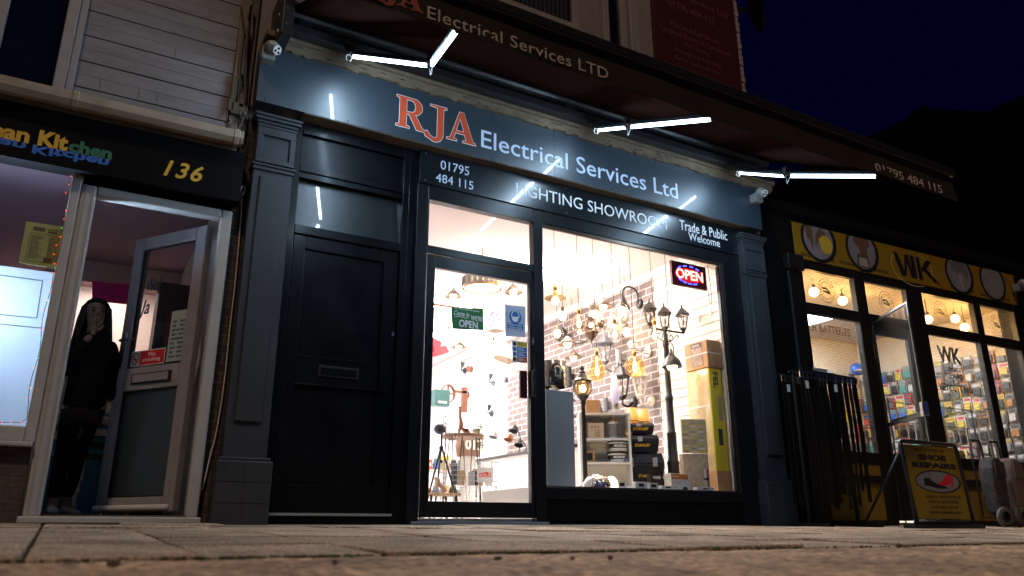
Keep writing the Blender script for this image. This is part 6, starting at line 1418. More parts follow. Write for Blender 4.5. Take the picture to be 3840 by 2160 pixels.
# tool boxes
TB = mat('toolbox_black', (.008, .008, .009), .4, spec=.3, bump=.1, bscale=200); TBY = mat('toolbox_yellow', (.75, .48, .01), .5)
def toolbox(pL, pR, zb, h, y, lab):
    t = thing('tool_box', ((pL+pR)/2, y+.12, zb), lab, 'tool box', 'stacked tool boxes in the window'); x0, x1 = pL, pR; d = .24
    b = MB(); b.hexa([(x0+.02, y+.01, zb), (x1-.02, y+.01, zb), (x1-.02, y+d-.01, zb), (x0+.02, y+d-.01, zb), (x0+.005, y, zb+h*.68), (x1-.005, y, zb+h*.68), (x1-.005, y+d, zb+h*.68), (x0+.005, y+d, zb+h*.68)]); b.build('box', TB, t, bevel=.008)
    b = MB(); b.hexa([(x0, y-.006, zb+h*.685), (x1, y-.006, zb+h*.685), (x1, y+d, zb+h*.685), (x0, y+d, zb+h*.685), (x0+.02, y+.015, zb+h), (x1-.02, y+.015, zb+h), (x1-.02, y+d-.015, zb+h), (x0+.02, y+d-.015, zb+h)]); b.build('lid', TB, t, bevel=.010)
    for fx in ((.5,) if h < .2 else (.22, .78)):
        xx = x0+(x1-x0)*fx; MB().box(xx-.022, xx+.022, y-.016, y-.0065, zb+h*.60, zb+h*.86).build('latch', mat('latch_grey', (.5, .5, .5), .35, metal=.6), t, bevel=.003)
    w_ = (x1-x0)
    lw_ = .15; xc = x0+w_*.56; text('STANLEY', (xc-lw_/2, xc+lw_/2, zb+h*.30, zb+h*.30+.027), FLAT(y+.0005), TBY, t, bold=.03)
    b = MB(); b.tube([(x0+w_*.3, y+d/2, zb+h-.005), (x0+w_*.33, y+d/2, zb+h+.012), (x0+w_*.67, y+d/2, zb+h+.012), (x0+w_*.7, y+d/2, zb+h-.005)], .008); b.build('handle', TB, t); t.rotation_euler.z = R(-36)
yt = .58; A_ = [U(2356, 1795, yt), U(2508, 1700, yt), U(2350, 1632, yt), U(2486, 1632, yt), U(2362, 1585, yt), U(2470, 1590, yt)]
bz = .345; z1_ = A_[1].z-.01; z2_ = A_[3].z-.008; z3_ = A_[5].z
stc = thing('plinth_block', (A_[0].x+.2, yt+.12, .305), 'low white block under the stacked tool boxes', 'block'); MB().box(A_[0].x-.02, A_[0].x+.42, yt+.02, yt+.22, .306, bz).build('block', WBOX, stc); stc.rotation_euler.z = R(-36)
tc_x = U(2437, 1700, yt).x
toolbox(tc_x-.205, tc_x+.205, bz+.001, z1_-bz, yt, 'large black tool box at the bottom of the stack in the window')
toolbox(tc_x-.21, tc_x+.165, z1_+.012, z2_-z1_-.012, yt, 'middle sized black tool box in the middle of the stack')
toolbox(tc_x-.185, tc_x+.125, z2_+.012, z3_-z2_-.012, yt, 'small black tool box on top of the stack')
AMB = mat('amber_shade', (.80, .42, .08), .35, emit=(1, .55, .12), es=.35, noise=.25, nscale=20, coat=.6)
for px, lb in ((2370, 'left'), (2412, 'right')):
    p = U(px, 1562, yt+.1); b = MB(); zz = z3_+.03; t = thing('amber_lampshade', (p.x, yt+.1, zz), 'amber wrapped lamp shade on the tool boxes, the %s one of the pair' % lb, 'lamp shade', 'amber lamp shades on the tool boxes')
    b.lathe([(.070, 0), (.055, .135), (.052, .135), (.067, 0)], (p.x, yt+.1, zz-.015), 24, close=False); b.build('shade', AMB, t, smooth=True); b = MB(); b.lathe([(.0715, -.002), (.0715, .008), (.068, .008), (.068, -.002)], (p.x, yt+.1, zz-.015), 24, close=False); b.cyl((p.x-.06, yt+.1, zz+.10), (p.x+.06, yt+.1, zz+.10), .002, seg=5); b.build('shade_ring', BRASS, t)

# tall cartons at the right
YB = mat('yellow_carton', (.62, .55, .02), .5, noise=.08); SLV = mat('shrink_wrap', (.50, .42, .24), .12, noise=.25, nscale=14, coat=.8, bump=.35, bscale=25)
yb = .20; pl_, pm, pr_ = U(2590, 1395, yb), U(2660, 1375, yb), U(2705, 1375, yb+.0)
tb = thing('tall_carton', (5.35, .3, .305), 'tall yellow carton wrapped in clear film leaning beside the slatted wall', 'box')
zt2 = pm.z-.01; X0, X1 = 5.42, 5.585
MB().box(X0-.004, X0+.03, yb+.012, yb+.30, .306, zt2-.003).build('wrapped_side', SLV, tb, bevel=.003)
MB().box(X0+.0, X1, yb, yb+.32, .306, zt2).build('carton', YB, tb, bevel=.004)
rot_tf = lambda u, v, d: (X1-.085+(v-(zt2-.02))*1.0*0+ (u), yb-d, v)
text('FEL', (0, 1, 0, 1), lambda u, v, d: (X0+.05+.06*v, yb-.0005-d, zt2-.04-.16*u), BLK, tb, bold=.03)
flat(rect(X0+.09, X0+.14, .98, 1.22), FLAT(yb), .0005, .001, 'label', mat('label_grey', (.30, .30, .22), .6), tb); flat(rect(X0+.06, X0+.115, .74, .90), FLAT(yb), .0005, .001, 'label', INK, tb)
b = MB(); b.box(X0-.006, X0-.0045, yb+.013, yb+.3, 1.12, 1.135); b.build('strap', WHITE, tb)
MB().box(X0-.01, X1+.005, yb-.01, yb+.325, .306, .50).build('base_card', KRAFT, tb, bevel=.004)
eb = thing('carton', (5.34, .33, zt2), 'brown carton with a dark picture label strapped on top of the tall yellow carton', 'box')
p = U(2585, 1300, yb-.02); ze = U(2660, 1272, yb-.02).z
MB().box(X0-.02, X1+.01, yb-.02, yb+.31, zt2+.002, ze).build('carton', KRAFT, eb, bevel=.012); SF = lambda u, v, d: (X0-.0205-d, yb+.28-(u-X0), v)
flat(rect(X0+.07, X0+.235, zt2+.03, ze-.02), SF, .0005, .001, 'label', mat('label_maroon', (.06, .03, .035), .4), eb); flat(rect(X0+.08, X0+.225, zt2+.035, ze-.07), SF, .0012, .0016, 'picture', mat('label_photo', (.35, .25, .2), .4, noise=.8, nscale=30), eb); text('EXCEL', (X0+.10, X0+.20, ze-.055, ze-.033), SF, LETW, eb, bold=.03, z=.0018)
b = MB(); b.box(X0-.0225, X1+.0125, yb-.0225, yb+.3125, (zt2+ze)/2+.0, (zt2+ze)/2+.014); b.build('strap', WHITE, eb)
mark = names()
# shrink wrapped multipack and bubble wrapped parcel
mY = .16; q0, q1 = U(2570, 1580, mY), U(2645, 1700, mY)
mp2 = thing('multipack', ((q0.x+q1.x)/2, mY+.06, q1.z), 'shrink wrapped stack of small striped white cartons leaning on the yellow carton', 'multipack')
b = MB(); b.box(q0.x, q1.x+.02, mY, mY+.035, q1.z, q0.z+.03); b.build('wrap', SLV, mp2, bevel=.008)
STR = [mat('stripe_grey', (.16, .16, .2), .4), mat('stripe_white', (.72, .70, .68), .4), mat('stripe_yellow', (.75, .52, .03), .4)]
for k in range(11):
    zz = q1.z+.008+k*(q0.z-q1.z)/11
    for j in range(3):
        xx = q0.x+.012+j*(q1.x-q0.x)/3; flat(rect(xx, xx+.05, zz, zz+.007), FLAT(mY), .0005, .001, 'stripe', STR[(k*2+j) % 3 if (k+j) % 4 else 0], mp2)
bp_ = thing('wrapped_parcel', ((q0.x+q1.x)/2, .2, .305), 'bubble wrapped brown parcel standing below the striped multipack', 'parcel')
MB().box(q0.x-.01, q1.x+.02, mY+.01, mY+.13, .306, q1.z-.004).build('parcel', mat('bubble_wrap', (.52, .40, .28), .15, coat=.9, noise=.3, nscale=25, bump=.6, bscale=60), bp_, bevel=.015)
spin(mark, ((q0.x+q1.x)/2, .2), R(-28))
ft = thing('metal_tube', (5.3, .1, .306), 'short grey metal tube standing in front of the wrapped parcel', 'tube'); p = U(2650, 1800, .12); b = MB(); b.cyl((p.x, .12, .306), (p.x, .12, .50), .018, seg=16); b.build('tube', STEEL, ft); b = MB(); b.cyl((p.x, .12, .40), (p.x, .12, .42), .022, seg=16); b.build('collar', BLACKM, ft)

# little boxes along the front of the window
fy = .12
t = bx('carton', 'orange and white fan heater carton at the front of the window', 'box', U(2555, 1800, fy).x, fy+.06, .306, .22, .10, U(2545, 1775, fy).z-.306, WBOX); cx_ = U(2555, 1800, fy).x; zz = U(2545, 1775, fy).z; tf = FLAT(fy+.01)
flat(rect(cx_-.108, cx_+.09, zz-.052, zz-.004), tf, .0005, .001, 'orange_band', ORG, t); text('kingavon.', (cx_-.095, cx_-.02, zz-.038, zz-.02), tf, LETW, t, z=.0014); text('Fan Heater', (cx_-.09, cx_+.0, zz-.09, zz-.072), tf, ORG, t)
for k in range(6): flat(ell(cx_-.085+.025*(k % 2), zz-.125-.022*(k//2), .008, .008, 12), tf, .0005, .001, 'dot', ORG, t)
flat(ell(cx_+.05, zz-.15, .035, .035, 20), tf, .0005, .001, 'heater_picture', BLACKM, t)
spec = [(2445, 1792, .10, .05, 'small white carton with black window, first left of the fan heater carton'), (2400, 1808, .13, .055, 'small white carton with black outline square near the glowing lamp'), (2500, 1818, .15, .03, 'flat white carton lying in front of the fan heater'), (2640, 1828, .20, .028, 'long flat white carton lying at the right of the window front'), (2340, 1795, .09, .06, 'small brown and white carton behind the chrome dome')]
for i, (px, py, sx, sz, lb) in enumerate(spec):
    p = U(px, py, fy-.03); t = bx('carton', lb, 'box', p.x, fy-.02+.05*(i == 4), .306, sx, .06, sz, WBOX); flat(rect(p.x-.03, p.x+.025, .306+sz*.25, .306+sz*.75), FLAT(fy-.05+.05*(i == 4)), .0005, .001, 'print', BLACKM if i != 3 else STR[0], t)
p = U(2460, 1785, fy+.12); t = bx('carton', 'long black carton with round pictures behind the small white cartons', 'box', p.x+.06, fy+.15, .306, .24, .06, .14, TB); 
for k in range(3): flat(ell(p.x+.09+.035*k, .42, .012, .012, 14), FLAT(fy+.12), .0005, .001, 'round_picture', WBOX, t)
flat(rect(p.x-.04, p.x+.05, .405, .43), FLAT(fy+.12), .0005, .001, 'strip', STEEL, t)
p = U(2250, 1815, .16); t = thing('dome_lamp', (p.x, .16, .306), 'fallen chrome dome lamp shade with a glowing bulb at the front of the window', 'lamp')
b = MB(); n = 10; prof = [(.13*math.sin(math.pi/2*k/n)+.001, .12*math.cos(math.pi/2*k/n)) for k in range(n+1)]; b.lathe(prof, (p.x, .20, .306), 28, (-.25, -.1, .6), close=False); o = b.build('dome', CHROME, t, smooth=True); sm = o.modifiers.new('thick', 'SOLIDIFY'); sm.thickness = .004
q = U(2300, 1800, .14); b = MB(); b.ball((q.x, .17, .36), .045); b.build('bulb', BULB, t, smooth=True)

# stickers on the door glass
gy = .0035; tf = FLAT(gy)
def sticker(name, lab, pts, m):
    l = pxpoly(pts, gy); t = thing(name, (sum(p[0] for p in l)/4, gy, min(p[1] for p in l)), lab, 'sign'); flat(l, tf, .0, .001, 'sheet', m, t)
    xs_ = [p[0] for p in l]; zs_ = [p[1] for p in l]; return t, (min(xs_), max(xs_), (l[2][1]+l[3][1])/2, (l[0][1]+l[1][1])/2)
t, (a0, a1, b0, b1) = sticker('open_sign', 'green come in we are open sign hanging inside the glass door', ((1692, 1150), (1811, 1158), (1813, 1239), (1696, 1234)), mat('green_sign', (.015, .19, .035), .5))
w_, h_ = a1-a0, b1-b0; g_ = lambda s, a, c, e, f, m=LETW, **k: text(s, (a0+w_*a, a0+w_*c, b0+h_*e, b0+h_*f), tf, m, t, z=.0014, **k)
g_('RJA Electrical Wholesaler', .10, .88, .855, .94, LETW, bold=.02); g_('Come in', .08, .55, .58, .80, LETW, shear=.35, bold=.01); g_("WE'RE", .60, .96, .46, .68, LETW, bold=.015); g_('OPEN', .24, .82, .08, .42, LETW, bold=.03)
strokes([[(a0+w_*.1, b0+h_*.50), (a0+w_*.28, b0+h_*.56), (a0+w_*.46, b0+h_*.50), (a0+w_*.52, b0+h_*.56)]], tf, .001, .004, 'flourish', LETW, t)
t, (a0, a1, b0, b1) = sticker('face_mask_sign', 'white and blue please wear a face mask sign on the glass door', ((1893, 1142), (1970, 1150), (1970, 1264), (1897, 1262)), mat('sign_pale', (.50, .55, .66), .5)); w_, h_ = a1-a0, b1-b0
BLUE = mat('sign_blue', (.01, .13, .42), .45)
flat(ell((a0+a1)/2, b0+h_*.63, w_*.30, w_*.30), tf, .0011, .0016, 'blue_disc', BLUE, t); flat(rect(a0+w_*.12, a1-w_*.12, b0+h_*.25, b0+h_*.42), tf, .0011, .0016, 'blue_box', BLUE, t)
cx_, cz_ = (a0+a1)/2, b0+h_*.63; strokes([arc(cx_, cz_+.01, .035, .045, 200, -20, 14)], tf, .0017, .007, 'head_symbol', LETW, t); flat([(cx_-.035, cz_-.0), (cx_+.03, cz_+.004), (cx_+.025, cz_-.035), (cx_-.005, cz_-.045), (cx_-.03, cz_-.03)], tf, .0017, .0021, 'mask_symbol', LETW, t)
text('Please wear\na face mask', (a0+w_*.16, a1-w_*.16, b0+h_*.27, b0+h_*.40), tf, LETW, t, z=.0022); strokes([[(a0+w_*.12, b0+h_*.2), (a0+w_*.12, b0+h_*.86), (a1-w_*.12, b0+h_*.86), (a1-w_*.12, b0+h_*.2), (a0+w_*.12, b0+h_*.2)]], tf, .0011, .002, 'border', BLUE, t)
t, (a0, a1, b0, b1) = sticker('caution_sticker', 'small four row caution sticker below the face mask sign', ((1920, 1276), (1977, 1283), (1977, 1362), (1922, 1358)), WBOX); w_, h_ = a1-a0, b1-b0
for k, m_ in enumerate((mat('sign_red', (.42, .05, .015), .45), BLUE, BLUE, mat('sign_yellow', (.62, .46, .02), .45))):
    v0_ = b0+h_*(.03+.24*k); flat(rect(a0+w_*.32, a1-w_*.03, v0_, v0_+h_*.21), tf, .0011, .0015, 'colour_row', m_, t); flat(ell(a0+w_*.16, v0_+h_*.105, w_*.12, w_*.12, 14), tf, .0011, .0015, 'round_symbol', INK if k in (0, 3) else BLUE, t)
    flat(rect(a0+w_*.38, a1-w_*.25, v0_+h_*.12, v0_+h_*.15), tf, .0016, .0019, 'print', LETW if k != 3 else INK, t); flat(rect(a0+w_*.38, a1-w_*.12, v0_+h_*.06, v0_+h_*.08), tf, .0016, .0019, 'print', LETW if k != 3 else INK, t)

# goods seen through the door
def fitting(px, py, lab, kind, m):
    p = UX(px, py, 5.615) if UX(px, py, 5.615).y < 7.9 else U(px, py, 7.95); t = thing('wall_light', tuple(p), lab, 'wall light', 'small wall lights seen through the door'); d = Vector((-1, -.2, 0))
    b = MB(); b.cyl(p, p+d*.02, .055, .05, 16); b.build('base', m, t)
    b = MB(); b.tube([p+d*.02, p+d*.09, p+d*.10+Vector((-.02, -.08, .02))], .012); e = p+d*.10+Vector((-.02, -.10, .02)); b.lathe([(.015, 0), (.032, .05), (.036, .09)], tuple(e), 14, (0, -.3, -1 if kind else 1)); b.build('head', m, t)
DK = mat('gunmetal', (.035, .04, .05), .4, metal=.4); RST = mat('rust_brown', (.16, .055, .03), .6); 
for px, py, k, m, lb in ((1745, 1390, 0, DK, 'black wall spot furthest left on the showroom wall'), (1768, 1385, 1, RST, 'brown wall spot beside the black one on the showroom wall'), (1850, 1435, 0, DK, 'dark pipe style wall light in the middle of the showroom wall'), (1906, 1425, 1, DK, 'dark round wall light right of the pipe light'), (1755, 1480, 1, DK, 'small dark wall light beside the pulley lamp'), (1845, 1550, 0, DK, 'small dark bracket light low on the showroom wall'), (1965, 1405, 1, mat('lilac_metal', (.3, .28, .36), .4), 'grey round wall light at the right edge of the door glass')): fitting(px, py, lb, k, m)
ry = 2.1
p = U(1680, 1475, 3.4); t = thing('pulley_lamp', tuple(p), 'rusty pulley wheel wall lamp seen through the door', 'wall light'); b = MB(); b.lathe([(.10, -.02), (.115, -.02), (.105, 0), (.115, .02), (.10, .02), (.098, 0), (.10, -.02)], tuple(p), 22, (.3, -1, 0), close=False)
for k in range(4): a = k*math.pi/2; b.cyl((p.x, p.y, p.z), (p.x+.1*math.cos(a), p.y, p.z+.1*math.sin(a)), .012)
b.cyl((p.x, p.y-.02, p.z), (p.x, p.y+.02, p.z), .03); b.build('wheel', RST, t); b = MB(); b.box(p.x+.10, p.x+.26, p.y, p.y+.03, p.z+.02, p.z+.05); b.box(p.x+.20, p.x+.28, p.y, p.y+.04, p.z-.22, p.z+.10); b.build('bracket', RST, t)
p = U(1652, 1500, 3.3); t = bx('wall_box', 'small dark green box on the showroom wall beside the pulley lamp', 'box', p.x, 3.3, p.z-.08, .20, .12, .20, mat('dark_green', (.02, .10, .10), .5)); flat(rect(p.x-.06, p.x+.06, p.z-.05, p.z-.02), FLAT(3.24), .001, .003, 'print', WHITE, t)
# drum pendant, chain pendant, red star shade
p = U(1808, 1062, 1.5); t = thing('pendant_light', tuple(p), 'wide drum pendant with a slatted rim at the top of the door glass', 'pendant light'); b = MB(); b.lathe([(.20, -.06), (.205, .06), (.198, .06), (.193, -.06)], tuple(p), 36, close=False); b.build('shade', mat('grey_drum', (.32, .29, .27), .5), t, smooth=True)
b = MB(); b.lathe([(.206, -.064), (.206, -.05), (.19, -.05), (.19, -.064)], tuple(p), 36, close=False); b.build('rim', BRASS, t); b = MB()
for k in range(22): a = R(k*360/22); b.box(p.x+.206*math.cos(a)-.010, p.x+.206*math.cos(a)+.010, p.y+.206*math.sin(a)-.003, p.y+.206*math.sin(a)+.003, p.z-.03, p.z+.058)
b.build('slat', mat('slat_silver', (.45, .43, .42), .3, metal=.7), t); b = MB(); b.cyl((p.x, p.y, p.z-.052), (p.x, p.y, p.z-.046), .188, seg=28); b.build('diffuser', FROSTB, t); b = MB(); b.cyl((p.x, p.y, p.z+.05), (p.x, p.y, CZ), .008); b.cyl((p.x-.2, p.y, p.z+.05), (p.x+.2, p.y, p.z+.05), .004); b.build('rod', BRASS, t)
p = U(1655, 1145, 1.9); t = thing('pendant_light', tuple(p), 'copper bar pendant hanging on a chain at the left of the door glass', 'pendant light'); b = MB(); b.cyl((p.x-.22, p.y, p.z), (p.x+.22, p.y, p.z), .014); b.build('bar', mat('copper', (.5, .22, .12), .3, metal=1), t); b = MB()
for k in range(12): b.lathe([(.010, -.004), (.014, 0), (.010, .004), (.006, 0), (.010, -.004)], (p.x, p.y, p.z+.03+.033*k), 8, (1, 0, 0) if k % 2 else (0, 1, 0), close=False)
b.build('chain', STEEL, t); b = MB()
for s in (-.2, .2): b.lathe([(.02, -.02), (.07, -.10), (.066, -.10), (.0, -.03)], (p.x+s, p.y, p.z), 16, close=False)
b.build('shade', mat('copper', (.5, .22, .12), .3, metal=1), t)
p = U(1640, 1295, 2.2); t = thing('pendant_light', tuple(p), 'red and white geometric paper lamp shade at the left of the door glass', 'pendant light'); REDS = mat('red_shade', (.62, .04, .06), .6, emit=(1, .05, .08), es=.25); b = MB(); b.prism([(p.x-.16, p.y, p.z-.05), (p.x+.02, p.y, p.z-.09), (p.x+.05, p.y, p.z+.05), (p.x-.10, p.y, p.z+.10)], (0, .15, 0)); b.prism([(p.x-.02, p.y-.01, p.z-.12), (p.x+.14, p.y-.01, p.z-.06), (p.x+.10, p.y-.01, p.z+.0), (p.x-.05, p.y-.01, p.z-.02)], (0, .12, 0)); b.build('shade', REDS, t); b = MB(); b.cyl((p.x, p.y+.05, p.z+.05), (p.x, p.y+.05, CZ), .003); b.build('cord', BLACKM, t)
p = U(1775, 1160+80, 3.8); 
p = U(1860, 1205, 2.4); t = thing('pendant_light', tuple(p), 'spotted white drum lamp shade beside the green open sign', 'lamp shade'); b = MB(); b.lathe([(.10, -.12), (.10, .12), (.096, .12), (.096, -.12)], tuple(p), 22, close=False); b.build('shade', WHITE, t, smooth=True); b = MB()
for k in range(26): a, zz = rr.uniform(3.3, 6.2), rr.uniform(-.1, .1); b.ball((p.x+.102*math.cos(a), p.y+.102*math.sin(a), p.z+zz), .014, 1, .4, 1, 8, 5)
b.build('spot', mat('shade_spot', (.25, .08, .12), .5), t); b = MB(); b.cyl((p.x, p.y, p.z+.1), (p.x, p.y, CZ), .003); b.build('cord', BLACKM, t)
p = U(1895, 1325, 2.2); t = thing('pendant_light', tuple(p), 'pleated cream fabric lamp shade hanging behind the caution sticker', 'lamp shade'); b = MB(); b.lathe([(.12, -.08), (.05, .08), (.045, .08), (.115, -.08)], tuple(p), 20, (.3, 0, 1), close=False); b.build('shade', mat('cream_fabric', (.55, .45, .35), .8), t); b = MB(); b.cyl((p.x, p.y, p.z+.06), (p.x, p.y, CZ), .003); b.build('cord', BLACKM, t)
# round table with hairpin legs and what stands on it
ty = 1.55; a_, c_ = U(1662, 1632, ty), U(1806, 1632, ty); tx_, tz_ = (a_.x+c_.x)/2, (a_.z+c_.z)/2; tr = (c_.x-a_.x)/2
WOOD = mat('dark_wood', (.16, .075, .035), .45, noise=.3, nscale=8, stretch=(1, 6, 1))
t = thing('round_table', (tx_, ty, .045), 'round dark wooden table on thin black hairpin legs behind the glass door', 'table'); b = MB(); b.cyl((tx_, ty, tz_-.03), (tx_, ty, tz_), tr, seg=32); b.build('tabletop', WOOD, t, bevel=.004)
for k in range(4):
    a = R(45+90*k); b = MB(); c1_, s1_ = math.cos(a), math.sin(a); b.tube([(tx_+tr*.75*c1_-.05*s1_, ty+tr*.75*s1_+.05*c1_, tz_-.03), (tx_+tr*.95*c1_, ty+tr*.95*s1_, .05), (tx_+tr*.75*c1_+.05*s1_, ty+tr*.75*s1_-.05*c1_, tz_-.03)], .006, 6); b.build('leg', BLACKM, t)
p = U(1735, 1628, ty); t = thing('giraffe_figurine', (p.x, ty, tz_), 'brown wooden giraffe figurine sitting on the round table', 'figurine'); b = MB(); gx, gzz = p.x, tz_
skin('body', [[((gx, ty, gzz+.05), (.045, .03)), ((gx-.015, ty, gzz+.10), (.028, .022)), ((gx-.03, ty, gzz+.17), (.018, .016)), ((gx-.035, ty, gzz+.25), (.016, .014)), ((gx-.025, ty, gzz+.275), (.018, .014)), ((gx-.055, ty, gzz+.265), .010)], [((gx, ty, gzz+.05), .04), ((gx+.05, ty, gzz+.035), (.035, .028)), ((gx+.085, ty, gzz+.015), .014)], [((gx-.015, ty, gzz+.10), .02), ((gx-.045, ty-.015, gzz+.04), .012), ((gx-.05, ty-.02, gzz+.008), .012)]], mat('giraffe_wood', (.20, .075, .03), .4, noise=.4, nscale=30), t)
p = U(1808, 1590, ty-.05); t = thing('trailing_plant', (p.x, p.y, tz_), 'small trailing green plant in a pale pot at the right edge of the round table', 'plant'); b = MB(); b.cyl((p.x-.04, p.y+.05, tz_+.001), (p.x-.04, p.y+.05, tz_+.07), .035, .045, 16); b.build('pot', WHITE, t); b = MB(); LEAF = mat('leaf_green', (.06, .16, .03), .55, noise=.3, nscale=30)
for k in range(150):
    q = rr.random(); c_ = Vector((p.x-.03+rr.gauss(0, .025)+.03*min(1, q*2), p.y+rr.gauss(0, .025), tz_+.11-.32*max(0, q-.25)+rr.gauss(0, .02))); a = rr.uniform(0, 6.28); s = rr.uniform(.010, .018); u_ = Vector((math.cos(a), .5*math.sin(a*2), math.sin(a))).normalized()*s; v_ = u_.orthogonal().normalized()*s*.6
    b.bm.faces.new([b.bm.verts.new(c_+u_), b.bm.verts.new(c_+v_), b.bm.verts.new(c_-u_), b.bm.verts.new(c_-v_)])
b.build('foliage', LEAF, t); b = MB(); b.tube([(p.x-.04, p.y+.05, tz_+.07), (p.x-.01, p.y+.01, tz_+.12), (p.x+.01, p.y-.01, tz_), (p.x+.0, p.y-.01, tz_-.2)], .003, 5); b.build('stem', LEAF, t)
# tripod lamp with a wire dish
ty2 = 1.15; p = U(1655, 1680, ty2); t = thing('tripod_lamp', (p.x, ty2, .045), 'black tripod floor lamp with a wire basket head at the left of the door glass', 'floor lamp'); hz_ = p.z+.02; b = MB()
for a in (200, 320, 80): b.cyl((p.x, ty2, hz_), (p.x+.21*math.cos(R(a)), ty2+.21*math.sin(R(a)), .05), .009, seg=8)
b.ball((p.x, ty2, hz_-.02), .022); b.ball((p.x, ty2, hz_-.14), .016); b.build('tripod', BLACKM, t); b = MB(); b.cyl((p.x, ty2, hz_), (p.x, ty2, hz_+.12), .010); b.ball((p.x-.02, ty2, hz_+.15), .05, 1.2, 1, 1); b.build('motor_head', DK, t); b = MB(); hc_ = (p.x+.06, ty2-.03, hz_+.16); ax = Vector((.6, -.8, .25)).normalized(); s_ = ax.orthogonal().normalized(); v_ = ax.cross(s_)
for k in range(12):
    a = 2*math.pi*k/12; e = s_*math.cos(a)+v_*math.sin(a); o3 = Vector(hc_); b.tube([o3-ax*.05, o3+e*.06-ax*.03, o3+e*.12, o3+e*.12+ax*.03], .0025, 5)
for r_, dd in ((.06, -.03), (.12, 0), (.12, .03)): b.tube([Vector(hc_)+ax*dd+(s_*math.cos(R(q))+v_*math.sin(R(q)))*r_ for q in range(0, 361, 20)], .0028, 5)
b.build('wire_basket', BLACKM, t)
# white wire basket with sale card
by = 1.1; a_, c_, e_ = U(1700, 1725, by), U(1872, 1722, by), U(1872, 1888, by); WIRE = mat('white_wire', (.52, .50, .55), .4)
t = thing('wire_basket', ((a_.x+c_.x)/2, by+.18, .045), 'white wire dump basket with a red sale card behind the glass door', 'basket'); b = MB(); x0, x1, y0_, y1_, zt3, zm = a_.x, c_.x, by, by+.32, a_.z, a_.z-.22
for zz in [zm+.0]+[zm+.044*k for k in range(1, 6)]:
    for p_, q_ in (((x0, y0_), (x1, y0_)), ((x1, y0_), (x1, y1_)), ((x1, y1_), (x0, y1_)), ((x0, y1_), (x0, y0_))): b.cyl((*p_, zz), (*q_, zz), .0026, seg=5)
for k in range(12):
    xx = x0+(x1-x0)*k/11
    for yq in (y0_, y1_): b.cyl((xx, yq, zm), (xx, yq, zt3), .0024, seg=5)
for k in range(8):
    yq = y0_+(y1_-y0_)*k/7
    for xx in (x0, x1): b.cyl((xx, yq, zm), (xx, yq, zt3), .0024, seg=5)
b.build('basket', WIRE, t)
for xx in (x0+.02, x1-.02):
    for yq in (y0_+.02, y1_-.02): b = MB(); b.cyl((xx, yq, .046), (xx, yq, zm), .006, seg=6); b.build('leg', WIRE, t)
b = MB()
for k in range(6): xx = x0+.03+(x1-x0-.06)*k/5; b.cyl((xx, y0_+.02, .12), (xx, y0_+.02, zm), .0022, seg=5)
for zz in (.12, .22, .30): b.cyl((x0+.02, y0_+.02, zz), (x1-.02, y0_+.02, zz), .0022, seg=5)
b.build('lower_grid', WIRE, t)
for k in range(7):
    xx = x0+.06+(x1-x0-.12)*k/6; s = rr.uniform(.05, .08); bx('small_carton', ('crumpled dark carton', 'silver carton', 'brown carton', 'grey carton', 'black carton', 'tan carton', 'white carton')[k]+' lying inside the white wire basket', 'box', xx, by+.1+.05*(k % 3), zm+.01, s, s*.8, rr.uniform(.10, .18), (DK, SLV, KRAFT, GRY, BLACKM, KRAFT, WBOX)[k], rr.uniform(-.6, .6), 'cartons in the wire basket')
sc_ = thing('sale_card', (x0+(x1-x0)*.66, by-.01, zm+.06), 'white card with red sale tiles hanging on the wire basket', 'sign'); sx_ = x0+(x1-x0)*.5; tf = FLAT(by-.008); flat(rect(sx_, sx_+.17, zm+.03, zm+.165), tf, 0, .002, 'card', WBOX, sc_)
for k, ch in enumerate('SALE'):
    u_ = sx_+.022+.032*k; v_ = zm+.075+.006*(k % 2); flat(rect(u_, u_+.029, v_, v_+.038+.012*(k == 2)), tf, .0021, .0026, 'red_tile', mat('sale_red', (.60, .03, .01), .5), sc_); text(ch, (u_+.006, u_+.023, v_+.008, v_+.030), tf, LETW, sc_, z=.003, bold=.02)
# low stool at the far left and the counter
p = U(1650, 1850, 1.0); t = thing('low_stool', (p.x, 1.0, .045), 'low wooden stool at the bottom left of the door glass', 'stool'); MB().box(p.x-.16, p.x+.16, .9, 1.16, p.z-.02, p.z).build('seat', mat('pine', (.45, .30, .17), .6), t, bevel=.004)
for s in (-.13, .13):
    for q in (.92, 1.13): b = MB(); b.cyl((p.x+s, q, .046), (p.x+s*.9, q, p.z-.02), .012); b.build('leg', BLACKM, t)
b = MB(); t = thing('dog_figurine', (p.x-.02, 1.0, p.z), 'pale animal figurine on the low stool', 'figurine'); q = p.z
skin('body', [[((p.x, 1.0, q+.05), .035), ((p.x-.03, 1.0, q+.09), .028), ((p.x-.04, .99, q+.135), .026), ((p.x-.07, .985, q+.125), .014)], [((p.x, 1.0, q+.05), .035), ((p.x+.04, 1.0, q+.04), .03), ((p.x+.07, 1.0, q+.015), .01)], [((p.x-.03, 1.0, q+.09), .02), ((p.x-.05, .98, q+.03), .012), ((p.x-.055, .975, q+.006), .013)]], mat('figurine_tan', (.45, .33, .25), .5), t)
ck = thing('counter', (5.3, 4.2, .045), 'long white counter with a dark worktop along the showroom wall', 'counter'); MB().box(5.08, 5.6, 2.2, 6.5, .046, .89).build('cupboards', WS, ck); MB().box(5.04, 5.615, 2.18, 6.55, .891, .925).build('worktop', BLACKM, ck, bevel=.003); b = MB()
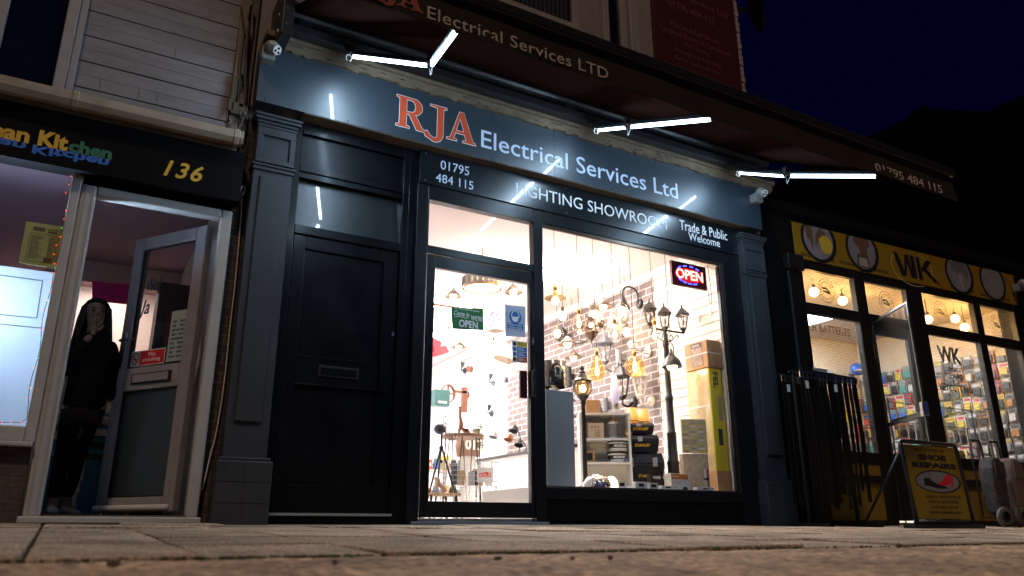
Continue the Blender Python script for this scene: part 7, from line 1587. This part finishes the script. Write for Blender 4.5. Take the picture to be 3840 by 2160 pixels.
for yq in (2.9, 3.5, 4.1, 4.7, 5.3): b.box(5.074, 5.0795, yq-.002, yq+.002, .10, .86)
b.build('door_gap', GRY, ck)
for px, kind, lb in ((1868, 0, 'chrome desk lamp on the counter'), (1925, 1, 'copper desk lamp on the counter beside the black one'), (1945, 2, 'black jointed desk lamp on the counter'), (1895, 3, 'clear glass jar shaped lamp on the counter'), (1965, 4, 'small black lamp at the right end of the counter')):
    p = UX(px, 1690, 5.25); y_ = min(max(p.y, 2.4), 6); m_ = (CHROME, mat('copper', (.5, .22, .12), .3, metal=1), BLACKM, CLEAR, BLACKM)[kind]; t = thing('desk_lamp', (5.25, y_, .926), lb, 'desk lamp', 'lamps on the showroom counter'); h = (.34, .26, .36, .22, .16)[kind]
    if kind == 3: b = MB(); b.lathe([(.06, 0), (.07, .06), (.05, .14), (.02, .18), (.022, .22)], (5.25, y_, .927), 18, close=False); b.build('jar', CLEAR, t, smooth=True); b = MB(); b.ball((5.25, y_, 1.03), .03); b.build('bulb', FROSTB, t, smooth=True)
    else:
        b = MB(); b.cyl((5.25, y_, .927), (5.25, y_, .94), .06, seg=18); b.build('base', m_, t); b = MB(); b.tube([(5.25, y_, .94), (5.29, y_, .94+h*.5), (5.22, y_, .94+h)], .008); b.build('stem', m_, t); b = MB(); b.lathe([(.02, 0), (.055, -.07), (.06, -.09), (.0, -.02)], (5.19, y_, .95+h), 16, (.4, .2, 1), close=False); b.build('shade', m_, t, smooth=True)
# old sign board with a wooden cask behind the table
p = U(1755, 1672, 2.6); t = thing('wooden_cask', (p.x, 2.6, .9), 'dark wooden cask end with white price figures behind the round table', 'cask'); b = MB(); b.lathe([(.13, 0), (.15, .12), (.13, .24)], (p.x, 2.6, p.z-.12), 20); b.build('cask', WOOD, t, smooth=True); b = MB(); b.cyl((p.x, 2.6, .046), (p.x, 2.6, p.z-.121), .09, seg=16); b.build('pedestal', WBOX, t); text('£10', (p.x-.11, p.x+.11, p.z-.06, p.z+.06), lambda u, v, d: (2*p.x-u, 2.6-.155-d, v), LETW, t, bold=.03)
